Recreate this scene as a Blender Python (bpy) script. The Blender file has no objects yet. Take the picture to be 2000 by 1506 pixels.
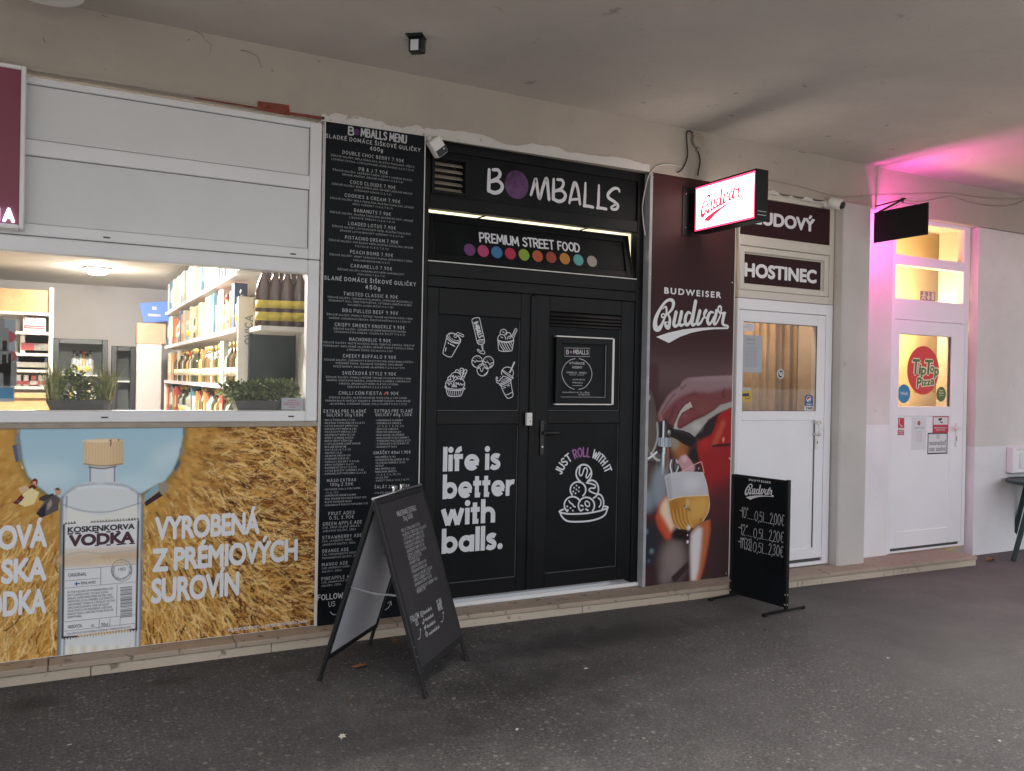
import bpy, bmesh, math, random, unicodedata
import numpy as np
from mathutils import Vector, Matrix
from mathutils.geometry import tessellate_polygon
random.seed(7); RNG = np.random.default_rng(7)
scene = bpy.context.scene
# ------------------------------------------------------------------ camera
F = 1650.0
CAM = np.array([0.0, -5.1116, 1.598])
YAW, PITCH, ROLL = (math.radians(a) for a in (27.92, -0.269, 1.089))
def cam_axes():
    cy, sy, cp, sp, cr, sr = (f(a) for a in (YAW, PITCH, ROLL) for f in (math.cos, math.sin))
    f = np.array([sy*cp, cy*cp, sp]); r = np.array([cy, -sy, 0.0]); u = np.cross(r, f)
    return r*cr+u*sr, u*cr-r*sr, f
CR, CU, CF = cam_axes()
cd = bpy.data.cameras.new('camera'); cam = bpy.data.objects.new('camera', cd); scene.collection.objects.link(cam)
cd.sensor_width = 36; cd.lens = F*36/2000; cd.clip_end = 2000; cd.clip_start = 0.05
cam.matrix_world = Matrix(((CR[0], CU[0], -CF[0], CAM[0]), (CR[1], CU[1], -CF[1], CAM[1]), (CR[2], CU[2], -CF[2], CAM[2]), (0, 0, 0, 1)))
scene.camera = cam
# ------------------------------------------------------------------ daylight
SUN_EL, SUN_AZ = 58, 205
w = bpy.data.worlds.new('World'); scene.world = w; w.use_nodes = True
nt = w.node_tree; bg = nt.nodes['Background']
sky = nt.nodes.new('ShaderNodeTexSky'); sky.sky_type = 'NISHITA'; sky.sun_disc = False
sky.sun_elevation = math.radians(SUN_EL); sky.sun_rotation = math.radians(SUN_AZ); sky.air_density = 1.0; sky.dust_density = 2.5; sky.ozone_density = 1.0
hs = nt.nodes.new('ShaderNodeHueSaturation'); hs.inputs['Saturation'].default_value = 0.35      # overcast: greyer sky
nt.links.new(sky.outputs[0], hs.inputs['Color']); nt.links.new(hs.outputs[0], bg.inputs[0]); bg.inputs[1].default_value = 0.10
sl = bpy.data.lights.new('sun', 'SUN'); sl.energy = 1.4; sl.angle = math.radians(30); sl.color = (1, 0.96, 0.9)
so = bpy.data.objects.new('sun', sl); scene.collection.objects.link(so)
so.rotation_euler = (math.radians(90-SUN_EL), 0, math.radians(180-SUN_AZ))
so.location = (0, -20, 20)
scene.view_settings.view_transform = 'Standard'; scene.view_settings.look = 'None'
scene.view_settings.exposure = 1.38; scene.view_settings.gamma = 1
scene.cycles.max_bounces = 8; scene.cycles.transparent_max_bounces = 12; scene.cycles.use_denoising = True
scene.cycles.sample_clamp_indirect = 6; scene.cycles.caustics_reflective = False; scene.cycles.caustics_refractive = False
# ------------------------------------------------------------------ planes and pixel helpers (photo pixels -> real planes)
class Plane:
    def __init__(s, o, u, v):
        s.o = np.array(o, float); s.u = np.array(u, float); s.v = np.array(v, float)
        s.u /= np.linalg.norm(s.u); s.v /= np.linalg.norm(s.v); s.n = np.cross(s.u, s.v)
    def pt(s, a, b, off=0.0): return s.o + s.u*a + s.v*b + s.n*off
    def px(s, x, y):
        d = CR*(x-1000)/F - CU*(y-753)/F + CF
        t = np.dot(s.o-CAM, s.n)/np.dot(d, s.n); p = CAM+t*d-s.o
        return float(np.dot(p, s.u)), float(np.dot(p, s.v))
def wall(y): return Plane((0, y, 0), (1, 0, 0), (0, 0, 1))      # a plane parallel to the shopfronts, facing the pavement
FW = wall(0.0)
def XZ(x, y, Y=0.0): return wall(Y).px(x, y)
def X(x, y=850, Y=0.0): return XZ(x, y, Y)[0]
def Z(x, y, Y=0.0): return XZ(x, y, Y)[1]
def G(x, y, z=0.0):
    d = CR*(x-1000)/F - CU*(y-753)/F + CF; t = (z-CAM[2])/d[2]; return CAM+t*d
def crop(ox, oy, s): return lambda *p: [(ox+x/s, oy+y/s) for x, y in p]
# ------------------------------------------------------------------ materials
def lin(c): return tuple((v/255/12.92 if v/255 <= .04045 else ((v/255+.055)/1.055)**2.4) for v in c)
MATS = {}
def mat(name, rgb, rough=0.6, metal=0.0, var=0.0, scale=8.0, bump=0.0, bscale=60.0, emit=None, spec=0.5, coat=0.0, linear=True, var2=None):
    m = bpy.data.materials.new(name); m.use_nodes = True; N = m.node_tree.nodes; L = m.node_tree.links
    b = N['Principled BSDF']; c = rgb if linear else lin(rgb)
    b.inputs['Base Color'].default_value = (*c, 1); b.inputs['Roughness'].default_value = rough; b.inputs['Metallic'].default_value = metal
    b.inputs['Specular IOR Level'].default_value = spec; b.inputs['Coat Weight'].default_value = coat
    tc = N.new('ShaderNodeTexCoord')
    if var > 0 or var2:
        n = N.new('ShaderNodeTexNoise'); n.inputs['Scale'].default_value = scale; n.inputs['Detail'].default_value = 6; n.inputs['Roughness'].default_value = .65
        L.new(tc.outputs['Object'], n.inputs['Vector'])
        r = N.new('ShaderNodeValToRGB'); r.color_ramp.elements[0].position = .3; r.color_ramp.elements[1].position = .7
        r.color_ramp.elements[0].color = (*[max(0, v*(1-var)) for v in c], 1)
        r.color_ramp.elements[1].color = (*(var2 if var2 else [min(1, v*(1+var)) for v in c]), 1)
        L.new(n.outputs[0], r.inputs[0]); L.new(r.outputs[0], b.inputs['Base Color'])
    if bump > 0:
        n2 = N.new('ShaderNodeTexNoise'); n2.inputs['Scale'].default_value = bscale; n2.inputs['Detail'].default_value = 5
        L.new(tc.outputs['Object'], n2.inputs['Vector'])
        bp = N.new('ShaderNodeBump'); bp.inputs['Strength'].default_value = bump; bp.inputs['Distance'].default_value = .01
        L.new(n2.outputs[0], bp.inputs['Height']); L.new(bp.outputs[0], b.inputs['Normal'])
    if emit:
        b.inputs['Emission Color'].default_value = (*emit[0], 1); b.inputs['Emission Strength'].default_value = emit[1]
    MATS[name] = m; return m
def weathered(name, base, spots, spotscale=14, amount=.62, stain=None, rough=.9, bump=.25, bscale=45):
    """painted plaster: slow tone drift, small dark spots, faint stains"""
    m = mat(name, base, rough, var=.10, scale=1.3, bump=bump, bscale=bscale)
    N = m.node_tree.nodes; L = m.node_tree.links; b = N['Principled BSDF']
    src = b.inputs['Base Color'].links[0].from_socket; tc = [n for n in N if n.type == 'TEX_COORD'][0]
    n = N.new('ShaderNodeTexNoise'); n.inputs['Scale'].default_value = spotscale; n.inputs['Detail'].default_value = 3
    L.new(tc.outputs['Object'], n.inputs['Vector'])
    r = N.new('ShaderNodeValToRGB'); r.color_ramp.elements[0].position = amount; r.color_ramp.elements[1].position = amount+.07
    L.new(n.outputs[0], r.inputs[0])
    mx = N.new('ShaderNodeMix'); mx.data_type = 'RGBA'; L.new(r.outputs[0], mx.inputs[0]); L.new(src, mx.inputs[6]); mx.inputs[7].default_value = (*spots, 1)
    n3 = N.new('ShaderNodeTexNoise'); n3.inputs['Scale'].default_value = .55; n3.inputs['Detail'].default_value = 4; L.new(tc.outputs['Object'], n3.inputs['Vector'])
    r3 = N.new('ShaderNodeValToRGB'); r3.color_ramp.elements[0].position = .42; r3.color_ramp.elements[1].position = .72
    r3.color_ramp.elements[1].color = (.75, .75, .75, 1); r3.color_ramp.elements[0].color = (0, 0, 0, 1); L.new(n3.outputs[0], r3.inputs[0])
    mx2 = N.new('ShaderNodeMix'); mx2.data_type = 'RGBA'; L.new(r3.outputs[0], mx2.inputs[0]); L.new(mx.outputs[2], mx2.inputs[6])
    mx2.inputs[7].default_value = (*(stain or [v*.82 for v in base]), 1); L.new(mx2.outputs[2], b.inputs['Base Color'])
    return m
def glass_mat(name, tint=(1, 1, 1), refl=.5):
    m = bpy.data.materials.new(name); m.use_nodes = True; N = m.node_tree.nodes; L = m.node_tree.links
    for n in list(N):
        if n.type == 'BSDF_PRINCIPLED': N.remove(n)
    out = N['Material Output']; t = N.new('ShaderNodeBsdfTransparent'); t.inputs[0].default_value = (*tint, 1)
    g = N.new('ShaderNodeBsdfGlossy'); g.inputs['Roughness'].default_value = .02
    fr = N.new('ShaderNodeFresnel'); fr.inputs[0].default_value = 1.45
    mu = N.new('ShaderNodeMath'); mu.operation = 'MULTIPLY'; mu.inputs[1].default_value = refl*2; L.new(fr.outputs[0], mu.inputs[0])
    mx = N.new('ShaderNodeMixShader'); L.new(mu.outputs[0], mx.inputs[0]); L.new(t.outputs[0], mx.inputs[1]); L.new(g.outputs[0], mx.inputs[2]); L.new(mx.outputs[0], out.inputs[0])
    MATS[name] = m; return m
def emis(name, rgb, s):
    m = bpy.data.materials.new(name); m.use_nodes = True; N = m.node_tree.nodes
    b = N['Principled BSDF']; b.inputs['Base Color'].default_value = (.02, .02, .02, 1)
    b.inputs['Emission Color'].default_value = (*rgb, 1); b.inputs['Emission Strength'].default_value = s
    MATS[name] = m; return m
def print_mat(name, rough=.45):
    """a printed picture: colours stored per point of the printed sheet"""
    m = bpy.data.materials.new(name); m.use_nodes = True; N = m.node_tree.nodes; b = N['Principled BSDF']
    a = N.new('ShaderNodeVertexColor'); a.layer_name = 'print'; m.node_tree.links.new(a.outputs[0], b.inputs['Base Color']); b.inputs['Roughness'].default_value = rough
    b.inputs['Specular IOR Level'].default_value = .12
    MATS[name] = m; return m
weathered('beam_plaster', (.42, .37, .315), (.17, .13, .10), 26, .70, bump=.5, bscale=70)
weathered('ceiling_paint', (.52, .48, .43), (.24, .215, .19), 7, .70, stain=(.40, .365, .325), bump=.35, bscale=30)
weathered('white_wall', (.68, .645, .625), (.44, .39, .36), 9, .72, stain=(.56, .52, .495), bump=.3, bscale=35)
weathered('white_low_paint', (.78, .77, .79), (.52, .49, .47), 11, .73, stain=(.68, .66, .67), bump=.25, bscale=35)
weathered('pillar_paint', (.56, .53, .50), (.36, .32, .28), 8, .73, bump=.15)
weathered('ragged_plaster', (.62, .59, .56), (.33, .29, .26), 20, .64, bump=.6, bscale=50)
weathered('travertine', (.40, .32, .245), (.17, .13, .10), 16, .62, stain=(.27, .215, .165), rough=.75, bump=.4, bscale=90)
weathered('travertine_front', (.52, .44, .35), (.22, .17, .13), 14, .64, stain=(.36, .29, .22), rough=.75, bump=.4, bscale=90)
mat('pvc', (.72, .715, .72), .38, var=.04, scale=3)
mat('pvc_panel', (.65, .655, .65), .5, var=.05, scale=1.5)
mat('pvc_door', (.78, .77, .80), .35, var=.03, scale=2)
mat('pvc_cream', (.60, .56, .49), .4, var=.04, scale=2)
mat('seal', (.06, .06, .06), .7)
mat('recess_shade_grey', (.20, .20, .20), .7)
mat('foam_gap', (.24, .14, .08), .95, var=.6, scale=30, bump=.6)
mat('brick_red', (.20, .05, .03), .9, var=.4, scale=25, bump=.5)
mat('black_frame', (.0055, .0060, .0070), .42, var=.5, scale=3, spec=.2, bump=.05, bscale=25)
mat('black_panel', (.0045, .0056, .0066), .45, var=.6, scale=2.2, spec=.16)
mat('menu_black', (.0050, .0075, .0100), .5, var=.4, scale=2, spec=.15)
mat('aframe_black', (.012, .012, .0135), .4, spec=.4)
mat('aframe_sheet', (.026, .024, .027), .5, var=.2, scale=4, spec=.4)
mat('alu', (.62, .63, .65), .3, metal=.9)
mat('alu_back', (.74, .75, .80), .42, var=.08, scale=2)
mat('white_vinyl', (.66, .66, .70), .5)
mat('white_print', (.74, .74, .76), .5)
mat('menu_white', (.46, .46, .47), .5)
mat('purple_vinyl', (.28, .10, .28), .5)
mat('purple_ball', (.10, .035, .12), .25, var=.5, scale=9)
mat('grey_jamb', (.36, .36, .38), .7, var=.15, scale=10, bump=.3)
mat('black_plastic', (.012, .012, .012), .4)
mat('sign_black', (.006, .006, .0065), .45, spec=.3)
mat('white_plastic', (.72, .70, .67), .4)
mat('beige_plastic', (.34, .29, .23), .7, var=.15, scale=12)
mat('maroon', (.034, .0125, .0145), .55, var=.1, scale=3, spec=.12)
mat('steel', (.55, .55, .56), .3, metal=.9)
mat('cable', (.02, .017, .015), .6)
mat('cable_white', (.55, .52, .48), .6)
mat('burgundy', (.20, .042, .07), .5, var=.08, scale=1.5)
mat('paper', (.66, .66, .68), .7)
mat('paper_grey', (.40, .42, .45), .6)
mat('ink', (.03, .03, .03), .6)
mat('ink_grey', (.25, .25, .26), .6)
mat('sign_red', (.50, .02, .045), .5)
mat('logo_red', (.62, .035, .03), .5)
mat('logo_green', (.08, .15, .03), .5)
mat('logo_cream', (.80, .70, .48), .5)
mat('sticker_blue', (.02, .22, .42), .5)
mat('sticker_navy', (.02, .09, .26), .5)
mat('sticker_yellow', (.55, .36, .04), .5)
mat('green_plastic', (.012, .035, .032), .45)
mat('leaf_brown', (.22, .085, .03), .8, var=.4, scale=30)
mat('litter_pale', (.42, .38, .32), .8)
mat('litter_dark', (.03, .028, .026), .8)
mat('shop_wall', (.52, .49, .47), .85, var=.05, scale=2)
mat('shop_ceiling', (.72, .68, .6), .9)
mat('shop_floor', (.25, .22, .2), .6)
mat('shelf_white', (.70, .66, .60), .5)
mat('price_strip', (.55, .50, .52), .5, var=.25, scale=30)
mat('fridge_black', (.022, .024, .025), .3)
mat('fridge_inside', (.20, .22, .22), .6)
mat('counter_wood', (.50, .30, .13), .55, var=.2, scale=6)
mat('planter_grey', (.12, .115, .11), .8, var=.2, scale=8)
mat('foliage_dark', (.11, .14, .055), .7, var=.5, scale=20)
mat('foliage_grass', (.26, .26, .10), .7, var=.5, scale=20)
mat('teal_dark', (.018, .030, .033), .3, var=.4, scale=3)
mat('cardboard', (.46, .30, .20), .8, var=.08, scale=6)
mat('screen_blue', (.06, .12, .45), .4, emit=((.1, .2, .8), .5))
mat('curtain', (.50, .36, .22), .8, var=.15, scale=5)
mat('warm_wall', (.90, .74, .48), .9)
mat('warm_wall_dark', (.55, .30, .12), .9)
mat('bright_wall', (.8, .78, .7), .9)
for i, c in enumerate([(.46, .44, .38), (.38, .32, .22), (.06, .09, .16), (.34, .05, .045), (.45, .16, .05), (.55, .53, .48), (.05, .12, .15), (.14, .10, .07), (.48, .38, .18)]): mat('carton_%d' % i, c, .5, var=.12, scale=14)
for i, c in enumerate([(.34, .36, .35), (.12, .07, .03), (.03, .04, .02), (.45, .28, .10), (.30, .33, .34)]): mat('bottle_glass_%d' % i, c, .12, spec=.7)
mat('cap_gold', (.55, .38, .12), .35, metal=.5); mat('cap_black', (.02, .02, .02), .4); mat('cap_red', (.4, .03, .03), .4)
mat('label_cream', (.50, .44, .32), .6, var=.2, scale=40); mat('label_yellow', (.60, .46, .06), .6, var=.15, scale=40)
mat('amber', (.06, .022, .012), .12, spec=.7)
for i, c in enumerate([(.16, .05, .17), (.42, .06, .16), (.05, .17, .34), (.40, .03, .07), (.24, .34, .05), (.42, .10, .04), (.30, .06, .04), (.45, .20, .04), (.10, .34, .33), (.30, .27, .24)]): mat('candy_%d' % i, c, .3)
glass_mat('window_glass', (.97, .98, .97), .55); glass_mat('door_glass', (.95, .94, .93), 1.0)
mat('window_film', (.36, .41, .47), .4)
mat('edge_light', (.14, .14, .15), .5)
mat('foliage_light', (.26, .30, .12), .7, var=.3, scale=20)
# ------------------------------------------------------------------ mesh builder
ORG = {}
class MB:
    def __init__(s): s.bm = bmesh.new(); s.mats = []; s.mi = 0; s.eps = 0
    def use(s, name):
        if name not in s.mats: s.mats.append(name)
        s.mi = s.mats.index(name); return s
    def face(s, pts, smooth=False):
        try:
            f = s.bm.faces.new([s.bm.verts.new(tuple(p)) for p in pts]); f.material_index = s.mi; f.smooth = smooth; return f
        except ValueError: return None
    def box(s, x0, x1, y0, y1, z0, z1, bev=0.0, M=None, seg=1):
        if x0 > x1: x0, x1 = x1, x0
        if y0 > y1: y0, y1 = y1, y0
        if z0 > z1: z0, z1 = z1, z0
        r = bmesh.ops.create_cube(s.bm, size=1); vs = r['verts']
        for v in vs: v.co = Vector(((x0+x1)/2+v.co.x*(x1-x0), (y0+y1)/2+v.co.y*(y1-y0), (z0+z1)/2+v.co.z*(z1-z0)))
        if bev > 0:
            es = list({e for v in vs for e in v.link_edges})
            r = bmesh.ops.bevel(s.bm, geom=es, offset=bev, segments=seg, affect='EDGES', profile=.5); vs = r['verts']
        # collect faces of this island
        fs = s._island(vs)
        for f in fs: f.material_index = s.mi
        if M is not None:
            for v in {v for f in fs for v in f.verts}: v.co = M @ v.co
        return s
    def _island(s, vs):
        vs = [v for v in vs if v.is_valid]; seen = set(vs); st = list(vs); fs = set()
        if not vs:
            s.bm.verts.ensure_lookup_table(); return []
        while st:
            v = st.pop()
            for f in v.link_faces:
                if f not in fs:
                    fs.add(f)
                    for q in f.verts:
                        if q not in seen: seen.add(q); st.append(q)
        return fs
    def beam(s, p0, p1, wd, th, up=(0, 0, 1), bev=0.0):
        """a rectangular bar from p0 to p1"""
        p0, p1 = Vector(p0), Vector(p1); d = (p1-p0); L = d.length; d.normalize(); up = Vector(up)
        sd = d.cross(up)
        if sd.length < 1e-4: sd = d.cross(Vector((1, 0, 0)))
        sd.normalize(); u2 = sd.cross(d)
        M = Matrix(((d.x, sd.x, u2.x, p0.x), (d.y, sd.y, u2.y, p0.y), (d.z, sd.z, u2.z, p0.z), (0, 0, 0, 1)))
        return s.box(0, L, -wd/2, wd/2, -th/2, th/2, bev, M)
    def tube(s, pts, r, n=8, smooth=True, cap=True):
        pts = [Vector(p) for p in pts]; rs = r if isinstance(r, (list, tuple)) else [r]*len(pts); rings = []
        a = None
        for i, p in enumerate(pts):
            t = (pts[min(i+1, len(pts)-1)]-pts[max(i-1, 0)]).normalized()
            if a is None:
                a = t.cross(Vector((0, 0, 1)));
                if a.length < .01: a = t.cross(Vector((1, 0, 0)))
            a = (a - t*a.dot(t)).normalized(); b = t.cross(a)
            rings.append([s.bm.verts.new(p+(a*math.cos(k*2*math.pi/n)+b*math.sin(k*2*math.pi/n))*rs[i]) for k in range(n)])
        for i in range(len(rings)-1):
            for k in range(n):
                f = s.bm.faces.new((rings[i][k], rings[i][(k+1) % n], rings[i+1][(k+1) % n], rings[i+1][k])); f.smooth = smooth; f.material_index = s.mi
        if cap:
            for R, rv in ((rings[0], True), (rings[-1], False)):
                f = s.bm.faces.new(R[::-1] if rv else R); f.material_index = s.mi
        return s
    def lathe(s, prof, c, n=16, axis=None, smooth=True):
        """profile [(radius, height)] turned round a vertical (or given) axis at c"""
        c = Vector(c); ax = Vector(axis if axis is not None else (0, 0, 1)).normalized(); u = ax.cross(Vector((0, 1, 0)))
        if u.length < .1: u = ax.cross(Vector((1, 0, 0)))
        u.normalize(); v = ax.cross(u); rings = []
        for r, h in prof: rings.append([s.bm.verts.new(c+ax*h+(u*math.cos(k*2*math.pi/n)+v*math.sin(k*2*math.pi/n))*max(r, 1e-4)) for k in range(n)])
        for i in range(len(rings)-1):
            for k in range(n):
                f = s.bm.faces.new((rings[i][k], rings[i][(k+1) % n], rings[i+1][(k+1) % n], rings[i+1][k])); f.smooth = smooth; f.material_index = s.mi
        f = s.bm.faces.new(rings[0][::-1]); f.material_index = s.mi; f = s.bm.faces.new(rings[-1]); f.material_index = s.mi
        return s
    def poly(s, pl, loops, off=0.0):
        """flat shape on a plane; loops: outline then holes, in plane coordinates"""
        if not isinstance(loops[0][0], (list, tuple)): loops = [loops]
        flat = [p for l in loops for p in l]
        tris = tessellate_polygon([[Vector((p[0], p[1], 0)) for p in l] for l in loops])
        vs = [s.bm.verts.new(tuple(pl.pt(p[0], p[1], off))) for p in flat]
        for t in tris:
            a, b, c = (flat[i] for i in t)
            cr = (b[0]-a[0])*(c[1]-a[1])-(b[1]-a[1])*(c[0]-a[0])
            if abs(cr) < 1e-12: continue
            t = t if cr > 0 else t[::-1]
            try: f = s.bm.faces.new([vs[i] for i in t]); f.material_index = s.mi
            except ValueError: pass
        return s
    def slab(s, pl, pts, off, th):
        """flat shape with thickness: front at off+th"""
        ar = sum(pts[i-1][0]*pts[i][1]-pts[i][0]*pts[i-1][1] for i in range(len(pts)))
        if ar < 0: pts = pts[::-1]
        s.poly(pl, pts, off+th)
        n = len(pts)
        for i in range(n):
            a, b = pts[i], pts[(i+1) % n]
            s.face([pl.pt(*a, off), pl.pt(*b, off), pl.pt(*b, off+th), pl.pt(*a, off+th)])
        return s
    def rect(s, pl, a0, b0, a1, b1, off=0.0):
        return s.poly(pl, [(a0, b0), (a1, b0), (a1, b1), (a0, b1)], off)
    def stroke(s, pl, pts, wd, off=0.0, smooth=True, closed=False, caps=True):
        """brush stroke: a ribbon of (varying) width with round ends"""
        s.eps += 1; off = off + (s.eps % 40)*1.2e-5
        P = np.array([(p[0], p[1]) for p in pts], float)
        W = np.array(wd if isinstance(wd, (list, tuple)) else [wd]*len(P), float)
        if smooth and len(P) > 2: P, W = catmull(P, W, closed)
        if closed: P = np.vstack([P, P[:1]]); W = np.append(W, W[0])
        n = len(P)
        if n < 2: return s
        T = np.zeros_like(P); T[1:-1] = P[2:]-P[:-2]; T[0] = P[1]-P[0]; T[-1] = P[-1]-P[-2]
        if closed: T[0] = T[-1] = P[1]-P[-2]
        ln = np.linalg.norm(T, axis=1, keepdims=True); ln[ln == 0] = 1; T /= ln
        Nn = np.stack([-T[:, 1], T[:, 0]], 1)
        L = P+Nn*W[:, None]/2; R = P-Nn*W[:, None]/2
        lv = [s.bm.verts.new(tuple(pl.pt(*q, off))) for q in L]; rv = [s.bm.verts.new(tuple(pl.pt(*q, off))) for q in R]
        for i in range(n-1):
            f = s.bm.faces.new((rv[i], rv[i+1], lv[i+1], lv[i])); f.material_index = s.mi
        if caps and not closed:
            for i, sg in ((0, -1), (n-1, 1)):
                th = math.atan2(T[i, 1], T[i, 0]); K = 5; r = W[i]/2; fan = []
                for k in range(K+1):
                    a = th+(math.pi/2-k*math.pi/K)*(1 if sg > 0 else 1)+(math.pi if sg < 0 else 0)
                    fan.append((P[i, 0]+r*math.cos(a), P[i, 1]+r*math.sin(a)))
                f = s.bm.faces.new([s.bm.verts.new(tuple(pl.pt(*q, off))) for q in fan[::-1]]); f.material_index = s.mi
        return s
    def disc(s, pl, a, b, r, off=0.0, n=20, ry=None, rot=0.0):
        ry = ry or r; c, d = math.cos(rot), math.sin(rot)
        return s.poly(pl, [(a+r*math.cos(t)*c-ry*math.sin(t)*d, b+r*math.cos(t)*d+ry*math.sin(t)*c) for t in (k*2*math.pi/n for k in range(n))], off)
    def build(s, name, parent=None, recalc=False, kind=None):
        bm = s.bm
        if recalc: bmesh.ops.recalc_face_normals(bm, faces=bm.faces)
        me = bpy.data.meshes.new(name); bm.to_mesh(me); bm.free()
        for m in s.mats: me.materials.append(MATS[m])
        return link_mesh(name, me, parent, kind)
def link_mesh(name, me, parent=None, kind=None):
    o = bpy.data.objects.new(name, me); scene.collection.objects.link(o)
    n = len(me.vertices); co = np.empty(n*3); me.vertices.foreach_get('co', co); co = co.reshape(-1, 3)
    if parent is None:
        org = np.array([(co[:, 0].min()+co[:, 0].max())/2, (co[:, 1].min()+co[:, 1].max())/2, co[:, 2].min()])
        o.location = org
    else:
        org = ORG[parent.name]; o.parent = parent
    ORG[o.name] = org
    me.vertices.foreach_set('co', (co-org).ravel()); me.update()
    if kind: o['kind'] = kind
    return o
def thing(name, label, cat, loc, group=None):
    o = bpy.data.objects.new(name, None); scene.collection.objects.link(o); o.location = loc; ORG[o.name] = np.array(loc, float)
    o.empty_display_size = .1
    return tag(o, label, cat, group)
def tag(o, label, cat, group=None):
    o['label'] = label; o['category'] = cat
    if group: o['group'] = group
    return o
def copy_tree(o, parent=None):
    c = o.copy(); scene.collection.objects.link(c)
    if parent is not None: c.parent = parent
    for ch in [q for q in scene.objects if q.parent == o]: copy_tree(ch, c)
    return c
def catmull(P, W, closed=False, k=6):
    n = len(P); out = []; ow = []
    seg = n if closed else n-1
    for i in range(seg):
        if closed: a, b, c, d = (P[(i-1) % n], P[i], P[(i+1) % n], P[(i+2) % n]); w0, w1 = W[i], W[(i+1) % n]
        else: a, b, c, d = P[max(i-1, 0)], P[i], P[i+1], P[min(i+2, n-1)]; w0, w1 = W[i], W[i+1]
        for j in range(k):
            t = j/k; t2, t3 = t*t, t*t*t
            out.append(.5*((2*b)+(c-a)*t+(2*a-5*b+4*c-d)*t2+(3*b-a-3*c+d)*t3)); ow.append(w0+(w1-w0)*t)
    if not closed: out.append(P[-1]); ow.append(W[-1])
    return np.array(out), np.array(ow)
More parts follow.
